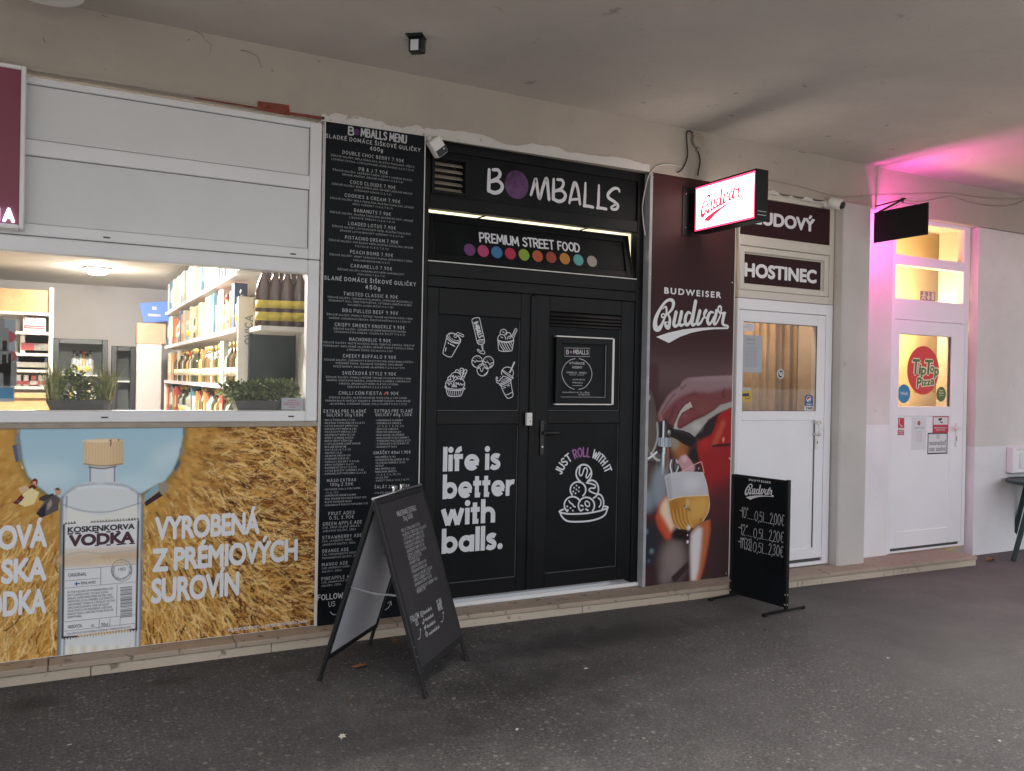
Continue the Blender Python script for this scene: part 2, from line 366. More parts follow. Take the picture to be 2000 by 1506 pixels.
# ------------------------------------------------------------------ hand lettering: strokes per letter, '~' = curved
GL = {
'A': '0,0 .35,1 .7,0;.13,.33 .57,.33', 'B': '0,0 0,1;~0,1 .4,.98 .5,.77 .38,.56 0,.54;~0,.54 .45,.52 .6,.27 .42,.02 0,0', 'C': '~.6,.85 .35,1 .08,.8 0,.5 .08,.2 .35,0 .62,.16',
'D': '0,0 0,1;~0,1 .35,.98 .6,.75 .62,.4 .42,.06 0,0', 'E': '0,0 0,1;0,1 .5,1;0,.52 .42,.52;0,0 .5,0', 'F': '0,0 0,1;0,1 .5,1;0,.52 .42,.52', 'G': '~.6,.85 .35,1 .08,.8 0,.5 .08,.2 .35,0 .62,.2 .62,.45;.62,.45 .36,.45',
'H': '0,0 0,1;.6,0 .6,1;0,.5 .6,.5', 'I': '0,0 0,1', 'J': '~.4,1 .4,.3 .3,.02 .12,.02 0,.2', 'K': '0,0 0,1;.55,1 0,.45;.12,.55 .58,0', 'L': '0,1 0,0;0,0 .5,0', 'M': '0,0 .08,1 .42,.25 .76,1 .84,0', 'N': '0,0 0,1 .6,0 .6,1',
'O': '~*.35,1 .08,.8 0,.5 .08,.2 .35,0 .62,.2 .7,.5 .62,.8', 'P': '0,0 0,1;~0,1 .42,.98 .55,.74 .4,.48 0,.46', 'Q': '~*.35,1 .08,.8 0,.5 .08,.2 .35,0 .62,.2 .7,.5 .62,.8;.42,.25 .7,-.05', 'R': '0,0 0,1;~0,1 .42,.98 .55,.74 .4,.5 0,.48;.25,.48 .58,0',
'S': '~.52,.86 .3,1 .06,.86 .1,.62 .42,.44 .52,.2 .28,0 0,.14', 'T': '.3,0 .3,1;0,1 .6,1', 'U': '~0,1 0,.3 .12,.04 .3,0 .5,.04 .6,.3 .6,1', 'V': '0,1 .32,0 .64,1', 'W': '0,1 .2,0 .45,.75 .7,0 .9,1', 'X': '0,0 .55,1;0,1 .55,0', 'Y': '0,1 .3,.48;.6,1 .3,.48 .3,0', 'Z': '0,1 .55,1 0,0 .55,0',
'0': '~*.3,1 .06,.8 0,.5 .06,.2 .3,0 .54,.2 .6,.5 .54,.8', '1': '0,.8 .2,1 .2,0', '2': '~.02,.8 .25,1 .5,.8 .4,.5 0,0;0,0 .55,0', '3': '~.02,.88 .3,1 .5,.78 .2,.54 .54,.3 .3,0 0,.12', '4': '.4,0 .4,1 0,.32 .58,.32', '5': '.5,1 .08,1 .04,.58;~.04,.58 .35,.62 .54,.35 .35,.02 0,.08',
'6': '~.45,1 .12,.65 .02,.3 .25,0 .52,.25 .3,.52 .05,.35', '7': '0,1 .52,1 .2,0', '8': '~*.28,.54 .06,.75 .28,1 .5,.75 .28,.54 .02,.25 .28,0 .55,.25', '9': '~.5,.7 .25,.5 .03,.75 .28,1 .5,.75 .45,.3 .2,0', '€': '~.6,.9 .38,1 .14,.75 .1,.5 .14,.25 .38,0 .6,.1;0,.6 .42,.6;0,.42 .4,.42',
'.': '0,0 .03,0', ',': '.04,.04 0,-.15', '(': '~.2,1.1 .02,.75 .02,.3 .2,-.1', ')': '~0,1.1 .18,.75 .18,.3 0,-.1', '&': '~.6,0 .15,.7 .28,1 .42,.8 .05,.3 .2,0 .55,.35', '/': '0,-.1 .4,1.1', '-': '0,.45 .3,.45', ':': '0,.15 .03,.15;0,.65 .03,.65', '•': '0,.45 .06,.45', '+': '0,.45 .5,.45;.25,.2 .25,.7', '@': '~.5,.4 .35,.6 .25,.4 .4,.3 .55,.5 .4,.8 .1,.6 .15,.1 .5,.05', '°': '~*.1,1 0,.9 .1,.8 .2,.9',
'%': '0,0 .5,1;~*.1,.9 .02,.8 .1,.7 .18,.8;~*.4,.3 .32,.2 .4,.1 .48,.2',
'g': '~*.25,.6 .03,.45 .05,.15 .25,.02 .45,.2 .45,.45;~.46,.6 .46,-.2 .25,-.36 .02,-.22', 'm': '0,0 0,.6;~0,.45 .2,.62 .3,.4 .3,0;~.3,.45 .5,.62 .6,.4 .6,0', 'l': '0,0 0,1', 'o': '~*.22,.6 0,.3 .22,0 .45,.3', 'a': '~*.22,.58 .02,.3 .2,.02 .42,.3;.44,.6 .44,0', 'i': '0,0 0,.58;0,.85 .01,.87', 'p': '0,.6 0,-.35;~0,.45 .25,.6 .46,.32 .25,.02 0,.15', 'z': '0,.58 .4,.58 0,0 .42,0', 't': '.12,.9 .12,0;0,.6 .32,.6', 'b': '0,1 0,0;~0,.45 .25,.6 .46,.3 .25,0 0,.12', 'k': '0,1 0,0;.38,.6 0,.25;.1,.33 .4,0', 's': '~.36,.5 .2,.6 .03,.46 .3,.24 .3,.04 0,.08', 'w': '0,.6 .15,0 .32,.5 .5,0 .64,.6', 'f': '~.4,.9 .25,1 .12,.8 .12,0;0,.6 .34,.6', 'e': '~.02,.32 .42,.34 .25,.6 .03,.35 .2,.02 .42,.12',
}
ACC = {'\u0301': '0,1.12 .16,1.32', '\u030c': '-.13,1.32 0,1.14 .13,1.32', '\u0302': '-.13,1.14 0,1.32 .13,1.14', '\u0308': '-.12,1.22 -.1,1.22;.1,1.22 .12,1.22', '\u0303': '~-.15,1.15 -.05,1.26 .05,1.16 .15,1.26', '\u030a': '~*0,1.1 -.08,1.2 0,1.3 .08,1.2'}
def parse(sp):
    out = []
    for q in sp.split(';'):
        c = q.startswith('~'); q = q.lstrip('~'); cl = q.startswith('*'); q = q.lstrip('*')
        out.append((c, cl, [tuple(float(v) for v in p.split(',')) for p in q.split()]))
    return out
GP = {k: parse(v) for k, v in GL.items()}; AP = {k: parse(v) for k, v in ACC.items()}
def hand_layout(text, track=.26):
    """-> list of strokes (curved, closed, points) with the baseline from x = 0, cap height 1, and the total width"""
    x = 0; out = []
    for ch in unicodedata.normalize('NFD', text):
        if ch == ' ': x += .42; continue
        if ch in AP:
            for c, cl, p in AP[ch]: out.append((c, cl, [(q[0]+last+lw_/2, q[1]) for q in p]))
            continue
        g = GP.get(ch) or GP.get(ch.upper())
        if not g: x += .3; continue
        wd = max(q[0] for _, _, p in g for q in p)
        for c, cl, p in g: out.append((c, cl, [(q[0]+x, q[1]) for q in p]))
        last, lw_ = x, wd; x += wd+track
    return out, max(x-track, .1)
def hand(mb, pl, text, a, b, h, width=None, align='c', lw=.14, off=.0015, track=.26, slant=0.0, fn=None, jitter=0.0):
    """hand lettered line: cap height h, baseline b, anchored at a"""
    st, tw = hand_layout(text, track); sx = width/tw if width else h*.95
    x0 = a-(tw*sx/2 if align == 'c' else 0 if align == 'l' else tw*sx)
    for c, cl, p in st:
        q = []
        jx, jy = random.uniform(-jitter, jitter)*h, random.uniform(-jitter, jitter)*h
        for u, v in p:
            A, B = x0+(u+slant*v)*sx+jx, b+v*h+jy
            q.append(fn(A, B) if fn else (A, B))
        wd = lw*h
        if c: mb.stroke(pl, q, wd, off, True, cl)
        else:
            for i in range(len(q)-1): mb.stroke(pl, [q[i], q[i+1]], wd, off, False)
# ------------------------------------------------------------------ typeset lettering from Blender's own built-in face
FCACHE = {}
def font_mesh(text, bold, space):
    k = (text, bold, space)
    if k in FCACHE: return FCACHE[k]
    cu = bpy.data.curves.new('type', 'FONT'); cu.body = text; cu.offset = bold; cu.space_character = space; cu.resolution_u = 4; cu.fill_mode = 'FRONT' if hasattr(cu, 'fill_mode') else 'FRONT'
    ob = bpy.data.objects.new('type', cu); scene.collection.objects.link(ob)
    dg = bpy.context.evaluated_depsgraph_get(); me = bpy.data.meshes.new_from_object(ob.evaluated_get(dg))
    V = np.array([v.co[:2] for v in me.vertices]) if len(me.vertices) else np.zeros((0, 2)); Fc = [tuple(p.vertices) for p in me.polygons]
    bpy.data.objects.remove(ob); bpy.data.curves.remove(cu); bpy.data.meshes.remove(me)
    FCACHE[k] = (V, Fc); return FCACHE[k]
def cap_h(bold):
    V, _ = font_mesh('H', bold, 1.0); return V[:, 1].min(), V[:, 1].max()
def typ(mb, pl, text, a, b, h, width=None, align='l', bold=0.0, space=1.0, off=.0015, xs=1.0, slant=0.0, fn=None):
    V, Fc = font_mesh(text, 0.0, space)
    if not len(V): return
    y0, y1 = cap_h(0.0); y0 -= bold; y1 += bold; sy = h/(y1-y0); x0, x1 = V[:, 0].min()-bold, V[:, 0].max()+bold
    sx = width/(x1-x0) if width else sy*xs; W = (x1-x0)*sx
    ax = a-(W/2 if align == 'c' else 0 if align == 'l' else W)
    mb.eps += 1; off += (mb.eps % 20)*1.2e-5
    def place(x, y, k=0.0):
        A, B = ax+(x-x0)*sx+slant*(y-y0)*sy, b+(y-y0)*sy
        if fn: A, B = fn(A, B)
        return mb.bm.verts.new(tuple(pl.pt(A, B, off+k)))
    vs = [place(x, y) for x, y in V]; ed = {}
    for f in Fc:
        p = [V[i] for i in f]; ar = sum(p[i-1][0]*p[i][1]-p[i][0]*p[i-1][1] for i in range(len(p)))
        f = f if ar > 0 else f[::-1]
        for i in range(len(f)): e = (min(f[i-1], f[i]), max(f[i-1], f[i])); ed.setdefault(e, []).append((f[i-1], f[i]))
        try: q = mb.bm.faces.new([vs[i] for i in f]); q.material_index = mb.mi
        except ValueError: pass
    if bold > 0:                                   # heavier weight: a rim along every outline edge
        cnt = 0
        for k, v in ed.items():
            if len(v) > 1: continue
            cnt += 1
            p, q = V[v[0][0]], V[v[0][1]]; d = q-p; L = np.hypot(*d)
            if L < 1e-6: continue
            d /= L; n = np.array([d[1], -d[0]])*bold; e = d*bold*.35
            pts = [p-e*1.0-n*.2, q+e*1.0-n*.2, q+e+n, p-e+n]
            w_ = [place(*z, 6e-5+(cnt % 47)*9e-6) for z in pts]
            try: f = mb.bm.faces.new(w_[::-1]); f.material_index = mb.mi
            except ValueError: pass
def typ_px(mb, pl, text, x0, y0, x1, y1, hpx, **k):
    """type whose baseline runs from photo point (x0,y0) to (x1,y1), capitals hpx tall at its start"""
    a0, b0 = pl.px(x0, y0); a1, _ = pl.px(x1, y1); _, bt = pl.px(x0, y0-hpx)
    typ(mb, pl, text, a0, b0, bt-b0, a1-a0, **k)
def pxs(pl, pts): return [pl.px(*p) for p in pts]
# ------------------------------------------------------------------ printed pictures: a raster painted by code, carried by the points of the printed sheet
class Picture:
    def __init__(s, pl, a0, b0, a1, b1, res, base):
        s.pl, s.a0, s.b0, s.a1, s.b1 = pl, a0, b0, a1, b1; s.nx = int((a1-a0)/res)+2; s.ny = int((b1-b0)/res)+2
        s.dx, s.dy = (a1-a0)/(s.nx-1), (b1-b0)/(s.ny-1)
        s.A, s.B = np.meshgrid(np.linspace(a0, a1, s.nx), np.linspace(b0, b1, s.ny)); s.C = np.empty((s.ny, s.nx, 3)); s.C[:] = lin(base)
    def ij(s, p): return (p[0]-s.a0)/s.dx, (p[1]-s.b0)/s.dy
    def mask(s, pts):
        m = np.zeros((s.ny, s.nx), bool); n = len(pts)
        for i in range(n):
            (x0, y0), (x1, y1) = pts[i-1], pts[i]
            if y0 == y1: continue
            c = ((s.B >= min(y0, y1)) & (s.B < max(y0, y1))); m ^= c & (s.A < x0+(s.B-y0)*(x1-x0)/(y1-y0))
        return m.astype(float)
    def blur(s, m, r):
        k = max(0, int(r/s.dx))
        if k < 1: return m
        for ax in (0, 1):
            for _ in range(2):
                pad = [(0, 0), (0, 0)]; pad[ax] = (k+1, k); c = np.cumsum(np.pad(m, pad, mode='edge'), axis=ax)
                m = (np.take(c, range(2*k+1, c.shape[ax]), axis=ax)-np.take(c, range(0, c.shape[ax]-2*k-1), axis=ax))/(2*k+1)
        return m
    def put(s, m, col, op=1.0):
        c = np.array(lin(col)) if not isinstance(col, np.ndarray) else col
        m = (m*op)[..., None]; s.C = s.C*(1-m)+c*m
    def poly(s, pts, col, blur=0.0, op=1.0): s.put(s.blur(s.mask(pts), blur), col, op)
    def ell(s, c, rx, ry, col, blur=0.0, op=1.0, rot=0.0):
        x, y = s.A-c[0], s.B-c[1]; u = x*math.cos(rot)+y*math.sin(rot); v = -x*math.sin(rot)+y*math.cos(rot)
        s.put(s.blur((((u/rx)**2+(v/ry)**2) < 1).astype(float), blur), col, op)
    def line(s, pts, wd, col, blur=0.0, op=1.0, smooth=True):
        P = np.array(pts, float)
        if smooth and len(P) > 2: P, _ = catmull(P, np.ones(len(P)))
        d = np.full((s.ny, s.nx), 1e9)
        for i in range(len(P)-1):
            p, q = P[i], P[i+1]; lo = np.minimum(p, q)-wd; hi = np.maximum(p, q)+wd
            i0, i1 = max(0, int((lo[0]-s.a0)/s.dx)), min(s.nx, int((hi[0]-s.a0)/s.dx)+2); j0, j1 = max(0, int((lo[1]-s.b0)/s.dy)), min(s.ny, int((hi[1]-s.b0)/s.dy)+2)
            if i1 <= i0 or j1 <= j0: continue
            a, b = s.A[j0:j1, i0:i1]-p[0], s.B[j0:j1, i0:i1]-p[1]; e = q-p; L = max(e@e, 1e-12); t = np.clip((a*e[0]+b*e[1])/L, 0, 1)
            d[j0:j1, i0:i1] = np.minimum(d[j0:j1, i0:i1], np.hypot(a-t*e[0], b-t*e[1]))
        m = np.clip((wd/2-d)/s.dx+.5, 0, 1); s.put(s.blur(m, blur), col, op)
    def build(s, name, matname, off, parent, gain=1.0):
        me = bpy.data.meshes.new(name); P = s.pl.o+s.A[..., None]*s.pl.u+s.B[..., None]*s.pl.v+s.pl.n*off
        n = s.nx*s.ny; me.vertices.add(n); me.vertices.foreach_set('co', P.reshape(-1).astype(np.float32))
        idx = np.arange(n).reshape(s.ny, s.nx); q = np.stack([idx[:-1, :-1], idx[:-1, 1:], idx[1:, 1:], idx[1:, :-1]], -1).reshape(-1)
        k = len(q)//4; me.loops.add(k*4); me.loops.foreach_set('vertex_index', q.astype(np.int32)); me.polygons.add(k)
        me.polygons.foreach_set('loop_start', np.arange(0, k*4, 4, dtype=np.int32)); me.polygons.foreach_set('loop_total', np.full(k, 4, np.int32)); me.update(calc_edges=True)
        at = me.color_attributes.new('print', 'FLOAT_COLOR', 'POINT'); c = np.ones((n, 4), np.float32); c[:, :3] = np.clip(s.C.reshape(-1, 3)*gain, 0, .9)
        at.data.foreach_set('color', c.ravel()); me.materials.append(MATS[matname])
        return link_mesh(name, me, parent)

# bold geometric lower case, drawn with blunt strokes (unit: x-height)
def geo_word(mb, pl, text, a, b, xh, width, off=.002):
    def arc(cx, cy, rx, ry, a0, a1, n=12): return [(cx+rx*math.cos(math.radians(a0+(a1-a0)*k/n)), cy+ry*math.sin(math.radians(a0+(a1-a0)*k/n))) for k in range(n+1)]
    T = .30; h = T/2; R = .5-h
    ring = lambda cx: [arc(cx, .5, R+.02, R, 0, 360, 24)]
    G = {'l': (T, [[(h, 0), (h, 1.47)]], []), 'i': (T, [[(h, 0), (h, 1.0)]], [(h, 1.29)]), '.': (.36, [], [(.18, .17)]),
     'f': (.66, [[(.22, 0), (.22, 1.02)]+arc(.54, 1.04, .32, .31, 175, 92, 6), [(0, .87), (.62, .87)]], []), 't': (.62, [[(.28, 0), (.28, 1.3)], [(0, .87), (.6, .87)], [(.28, .3)]+arc(.55, .28, .27, .15, 180, 265, 4)], []),
     'e': (1.04, [arc(.52, .5, R+.02, R, 0, 318, 22), [(.2, .45), (1.0, .45)]], []), 's': (.74, [[(.64, .80), (.52, .86), (.36, .87), (.2, .80), (.18, .66), (.32, .56), (.48, .48), (.58, .36), (.54, .2), (.36, .13), (.2, .15), (.06, .23)]], []),
     'b': (1.06, [[(h, 0), (h, 1.47)]]+ring(.54), []), 'r': (.68, [[(h, 0), (h, 1.0)], [(h, .45)]+arc(.56, .46, .40, .40, 160, 74, 6)], []), 'w': (1.5, [[(.12, 1.0), (.44, .02)], [(.44, .02), (.75, .95)], [(.75, .95), (1.06, .02)], [(1.06, .02), (1.38, 1.0)]], []),
     'h': (.98, [[(h, 0), (h, 1.47)], [(h, .4)]+arc(.49, .50, .34, .35, 165, 0, 10)+[(.83, 0)]], []), 'a': (1.06, ring(.52)+[[(.91, 0), (.91, 1.0)]], [])}
    adv = lambda t: sum(.34 if c == ' ' else G[c][0]+.07 for c in t); sx = width/(adv(text)-.07); x = a
    for c in text:
        if c == ' ': x += .34*sx; continue
        w_, st, ds = G[c]
        for q in st:
            cl = q[0] == q[-1] or (abs(q[0][0]-q[-1][0]) < 1e-6 and abs(q[0][1]-q[-1][1]) < 1e-6)
            q = q[:-1] if cl else q
            wx = [T*(xh if abs(q[min(i+1, len(q)-1)][0]-q[max(i-1, 0)][0]) > abs(q[min(i+1, len(q)-1)][1]-q[max(i-1, 0)][1]) else sx) for i in range(len(q))]
            mb.stroke(pl, [(x+p[0]*sx, b+p[1]*xh) for p in q], wx, off, len(q) > 5, cl, caps=False)
        for d in ds: mb.disc(pl, x+d[0]*sx, b+d[1]*xh, .185*sx, off+.0002, 20, .185*xh)
        x += (w_+.07)*sx
# ================================================================== ground
ZL = 0.085                                                       # top of the stone ledge along the shopfronts
ZC = Z(1000, 184, -.03); ZB = Z(1000, 291, -.03)                 # ceiling of the arcade, underside of the beam
def asphalt():
    m = bpy.data.materials.new('asphalt'); m.use_nodes = True; N = m.node_tree.nodes; L = m.node_tree.links; b = N['Principled BSDF']; MATS['asphalt'] = m
    tc = N.new('ShaderNodeTexCoord')
    def noise(sc, det=5, ro=.6):
        n = N.new('ShaderNodeTexNoise'); n.inputs['Scale'].default_value = sc; n.inputs['Detail'].default_value = det; n.inputs['Roughness'].default_value = ro; L.new(tc.outputs['Object'], n.inputs['Vector']); return n
    def ramp(src, a, b_, c0, c1):
        r = N.new('ShaderNodeValToRGB'); r.color_ramp.elements[0].position = a; r.color_ramp.elements[1].position = b_
        r.color_ramp.elements[0].color = (*c0, 1); r.color_ramp.elements[1].color = (*c1, 1); L.new(src, r.inputs[0]); return r
    def mix(f, a, b_, mode='MIX'):
        x = N.new('ShaderNodeMix'); x.data_type = 'RGBA'; x.blend_type = mode
        L.new(f, x.inputs[0]) if not isinstance(f, float) else setattr(x.inputs[0], 'default_value', f)
        for k, q in ((6, a), (7, b_)):
            if isinstance(q, tuple): x.inputs[k].default_value = (*q, 1)
            else: L.new(q, x.inputs[k])
        return x.outputs[2]
    base = ramp(noise(1.1, 6, .7).outputs[0], .32, .70, (.040, .037, .037), (.082, .077, .076)).outputs[0]
    fine = ramp(noise(70, 4, .7).outputs[0], .35, .68, (.55, .55, .55), (1.5, 1.5, 1.5)).outputs[0]
    c = mix(1.0, base, fine, 'MULTIPLY')
    patch = ramp(noise(.7, 4, .6).outputs[0], .36, .62, (.08, .08, .08), (.68, .68, .68)).outputs[0]
    def specks(sc, rad, thr, col, seedoff):
        mp = N.new('ShaderNodeMapping'); mp.inputs['Location'].default_value = (seedoff, seedoff*2, 0); L.new(tc.outputs['Object'], mp.inputs[0])
        v = N.new('ShaderNodeTexVoronoi'); v.voronoi_dimensions = '2D'; v.inputs['Scale'].default_value = sc; v.inputs['Randomness'].default_value = 1; L.new(mp.outputs[0], v.inputs['Vector'])
        sep = N.new('ShaderNodeSeparateColor'); L.new(v.outputs['Color'], sep.inputs[0])
        gt = N.new('ShaderNodeMath'); gt.operation = 'GREATER_THAN'; gt.inputs[1].default_value = thr; L.new(sep.outputs[0], gt.inputs[0])
        rr = N.new('ShaderNodeMath'); rr.operation = 'MULTIPLY'; rr.inputs[1].default_value = rad; L.new(sep.outputs[1], rr.inputs[0])
        # ragged outline
        n = noise(sc*3, 2); ad = N.new('ShaderNodeMath'); ad.operation = 'MULTIPLY_ADD'; ad.inputs[1].default_value = .35; L.new(n.outputs[0], ad.inputs[0]); L.new(v.outputs['Distance'], ad.inputs[2])
        sb = N.new('ShaderNodeMath'); sb.operation = 'SUBTRACT'; sb.inputs[1].default_value = .17; L.new(ad.outputs[0], sb.inputs[0])
        lt = N.new('ShaderNodeMath'); lt.operation = 'LESS_THAN'; L.new(sb.outputs[0], lt.inputs[0]); L.new(rr.outputs[0], lt.inputs[1])
        mu = N.new('ShaderNodeMath'); mu.operation = 'MULTIPLY'; L.new(gt.outputs[0], mu.inputs[0]); L.new(lt.outputs[0], mu.inputs[1])
        m2 = N.new('ShaderNodeMath'); m2.operation = 'MULTIPLY'; L.new(mu.outputs[0], m2.inputs[0]); L.new(patch, m2.inputs[1])
        return m2.outputs[0], col
    for sc, rad, thr, col, so_ in ((95, .40, .45, (.125, .117, .110), 0), (52, .36, .50, (.15, .14, .13), 3.3), (27, .26, .58, (.18, .165, .15), 7.1), (40, .34, .55, (.018, .016, .016), 11), (17, .20, .66, (.21, .19, .165), 2.2), (9, .11, .70, (.27, .245, .21), 5)):
        f, cc = specks(sc, rad, thr, col, so_); c = mix(f, c, cc)
    st = ramp(noise(2.3, 5, .75).outputs[0], .56, .70, (0, 0, 0), (.55, .55, .55)).outputs[0]
    c = mix(st, c, (.026, .023, .022))
    nz = noise(5, 5, .7)
    for (px_, py_, rx, ry, am) in ((1230, 1235, .60, .24, .9), (1120, 1255, .9, .22, .75), (1040, 1330, .7, .3, .6), (1470, 1190, .22, .12, .8), (1390, 1215, .3, .12, .6), (330, 1330, .16, .09, .6), (60, 1375, .18, .10, .6), (560, 1305, .14, .08, .5), (900, 1420, 1.1, .5, .45)):
        g_ = G(px_, py_); mp = N.new('ShaderNodeMapping'); mp.vector_type = 'POINT'; mp.inputs['Location'].default_value = (-g_[0]/rx, -g_[1]/ry, 0); mp.inputs['Scale'].default_value = (1/rx, 1/ry, 0); L.new(tc.outputs['Object'], mp.inputs[0])
        ln = N.new('ShaderNodeVectorMath'); ln.operation = 'LENGTH'; L.new(mp.outputs[0], ln.inputs[0])
        ad = N.new('ShaderNodeMath'); ad.operation = 'MULTIPLY_ADD'; ad.inputs[1].default_value = 2.2; L.new(nz.outputs[0], ad.inputs[0]); L.new(ln.outputs['Value'], ad.inputs[2])
        mr_ = N.new('ShaderNodeMapRange'); mr_.inputs[1].default_value = 2.25; mr_.inputs[2].default_value = 1.2; mr_.inputs[3].default_value = 0; mr_.inputs[4].default_value = am; L.new(ad.outputs[0], mr_.inputs[0]); c = mix(mr_.outputs[0], c, (.013, .0115, .0115))
    # ground paler towards the far end: stronger light there put into the colour
    sp = N.new('ShaderNodeSeparateXYZ'); L.new(tc.outputs['Object'], sp.inputs[0])
    mr = N.new('ShaderNodeMapRange'); mr.inputs[1].default_value = 2.0; mr.inputs[2].default_value = 6.0; mr.inputs[3].default_value = 0; mr.inputs[4].default_value = .72; mr.interpolation_type = 'SMOOTHSTEP'
    L.new(sp.outputs[0], mr.inputs[0]); c = mix(mr.outputs[0], c, ramp(noise(.9, 6, .7).outputs[0], .35, .68, (.10, .092, .09), (.165, .152, .148)).outputs[0])
    L.new(c, b.inputs['Base Color']); b.inputs['Roughness'].default_value = .78; b.inputs['Specular IOR Level'].default_value = .35
    bp = N.new('ShaderNodeBump'); bp.inputs['Strength'].default_value = .55; bp.inputs['Distance'].default_value = .008; L.new(noise(110, 4, .7).outputs[0], bp.inputs['Height']); L.new(bp.outputs[0], b.inputs['Normal'])
asphalt()
mat('paving_far', (.42, .41, .40), .9, var=.15, scale=.5)
def flat_sheet(name, x0, x1, y0, y1, z, m):
    me = bpy.data.meshes.new(name); me.from_pydata([(x0, y0, z), (x1, y0, z), (x1, y1, z), (x0, y1, z)], [], [(0, 1, 2, 3)]); me.materials.append(MATS[m])
    o = bpy.data.objects.new(name, me); scene.collection.objects.link(o); o['kind'] = 'structure'; ORG[o.name] = np.zeros(3); return o
flat_sheet('ground', -400, 400, -400, 400, -.012, 'paving_far')
flat_sheet('pavement', -14, 24, -4.0, 0.3, 0, 'asphalt')
# ================================================================== the building
B = thing('arcade_building', 'beige rendered building with a low arcade ceiling over a row of shopfronts', 'building', (4, 0.2, 0))
def part(mb, name, parent=None, label=None, **k):
    o = mb.build(name, parent or B, **k)
    if label: o['label'] = label
    return o
XW, XM0, XM1 = X(621, 700), X(624.5, 700), X(822, 600)
XD0, XD1, XJ = XM1+.012, X(1257, 850, .0)-.03, X(1266, 600)-.012    # black door opening, right reveal
XB0, XB1 = X(1263, 800, -.02), X(1429, 800, -.02)                  # beer poster
XP0 = X(1623, 900); XP1 = X(1697, 700, -.09)                      # pillar
XT0, XT1 = X(1735, 1068, .08)-.03, X(1894, 440, .08)               # pizzeria door frame
zz_sill = Z(300, 803, .1)-.012; Z_WB = Z(600, 823); Z_WT = Z(600, 236)
XL, XR = -3.2, 10.5
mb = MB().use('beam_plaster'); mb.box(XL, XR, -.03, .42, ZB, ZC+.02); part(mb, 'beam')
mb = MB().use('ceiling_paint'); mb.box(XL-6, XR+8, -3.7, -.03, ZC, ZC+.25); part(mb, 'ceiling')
def wparts(m, *boxes, label=None):
    for q in boxes:
        mb = MB().use(m); mb.box(*q); part(mb, 'wall', label=label)
wparts('white_wall', (XL, XW, .02, .42, -.05, Z_WB), (XW, XD0-.01, .02, .42, -.05, ZB), (XJ, X(1434, 800), .02, .42, -.05, ZB), (X(1618, 900, .03), XP0+.02, .0, .42, -.05, ZB), (XP0+.02, XT0, .07, .42, -.05, ZB))
zz = Z(1890, 873); XW2 = X(1913, 432, 0)
wparts('white_wall', (XW2, XR, .0, .42, zz, ZB-.003), (XL, XR, .30, .42, ZB+.002, ZC))
wparts('white_low_paint', (XW2+.001, XR, -.002, .42, -.05, zz-.001), (XP1-.02, XT0-.002, .066, .1, -.05, Z(1690, 830, .07)), label='brighter white painted lower part of the wall')
mb = MB().use('pillar_paint'); mb.box(XP0, XP1, -.088, .1, ZL-.02, ZB+.004, .012); part(mb, 'pillar')
mb = MB().use('white_low_paint'); mb.box(XP1-.004, XP1+.05, -.02, .075, ZL, Z(1690, 830, .05)); part(mb, 'pillar')
# ragged white plaster smeared under the beam
def ragged(pts, h0, h1, off, m='ragged_plaster'):
    pl = PB; mb = MB().use(m); a = np.array(pxs(pl, pts)); n = 110; v = (h0+h1)/2; sl_ = 0.0; up, lo = [], []
    for k in range(n+1):
        t = k/n*(len(a)-1); i = min(int(t), len(a)-2); p = a[i]+(a[i+1]-a[i])*(t-i)
        sl_ = sl_*.8+random.gauss(0, (h1-h0)*.05); v = min(max(v+sl_, h0), h1)
        if v in (h0, h1): sl_ *= -.5
        up.append((p[0], p[1]+v+random.uniform(-.002, .002))); lo.append((p[0], p[1]))
    mb.slab(pl, lo+up[::-1], off, .005); part(mb, 'plaster')
PB = wall(-.03); random.seed(12)
ragged([(628, 236), (830, 266)], .03, .06, 0.0); ragged([(829, 268), (1268, 336)], .035, .075, 0.001); ragged([(1500, 378), (1640, 404)], -.0, .035, 0.0); ragged([(60, 138), (500, 205)], .0, .03, .004, 'beam_plaster')
mb = MB().use('brick_red'); p = pxs(PB, [(502, 214), (566, 226), (564, 206), (504, 198)]); mb.slab(PB, p, -.004, .012); part(mb, 'brick_patch'); mb = MB().use('brick_red')
mb.slab(PB, pxs(PB, [(380, 192), (632, 234.5), (634, 229), (560, 218.5), (380, 190)]), -.002, .007)
part(mb, 'brick_patch')
mb = MB().use('cable'); uu = .0045
for pts in ([(365, 55), (392, 66), (400, 78), (412, 88), (409, 108)], [(470, 98), (490, 103), (503, 112), (510, 132)], [(585, 88), (600, 95), (612, 104)], [(200, 30), (210, 34)], [(84, 74), (88, 84)], [(620, 118), (626, 121)], [(1440, 300), (1447, 308)], [(1510, 316), (1518, 320)], [(1560, 296), (1572, 299)], [(1384, 292), (1380, 300)]):
    mb.stroke(PB, pxs(PB, pts), [random.uniform(.2, .8)*uu for _ in pts], .0008)
    part(mb, 'crack'); mb = MB().use('cable')
# wall below the pavement ledge and the ledge itself (stone slabs with joints)
YF = -.155; xs = XL; mb = MB(); k = 0
XE = G(1927, 1090, ZL)[0]
while xs < XE-.02:
    L_ = random.uniform(.85, 1.15); xe = min(xs+L_, XE); yf = YF
    if XE-xe < .3: xe = XE
    mb.use('travertine').box(xs+.002, xe-.002, yf-random.uniform(0, .004), .09, ZL-.032, ZL-random.uniform(0, .003), .004)
    mb.use('travertine_front').box(xs+.2+.002, min(xe+.2, XE)-.002, yf+.012, .06, -.05, ZL-.033, .003) if xs+.2 < XE else None
    xs = xe
for v in mb.bm.verts:
    if v.co.y < 0: v.co.y -= .028*max(0, v.co.x-1.9)
o_ledge = part(mb, 'ledge')
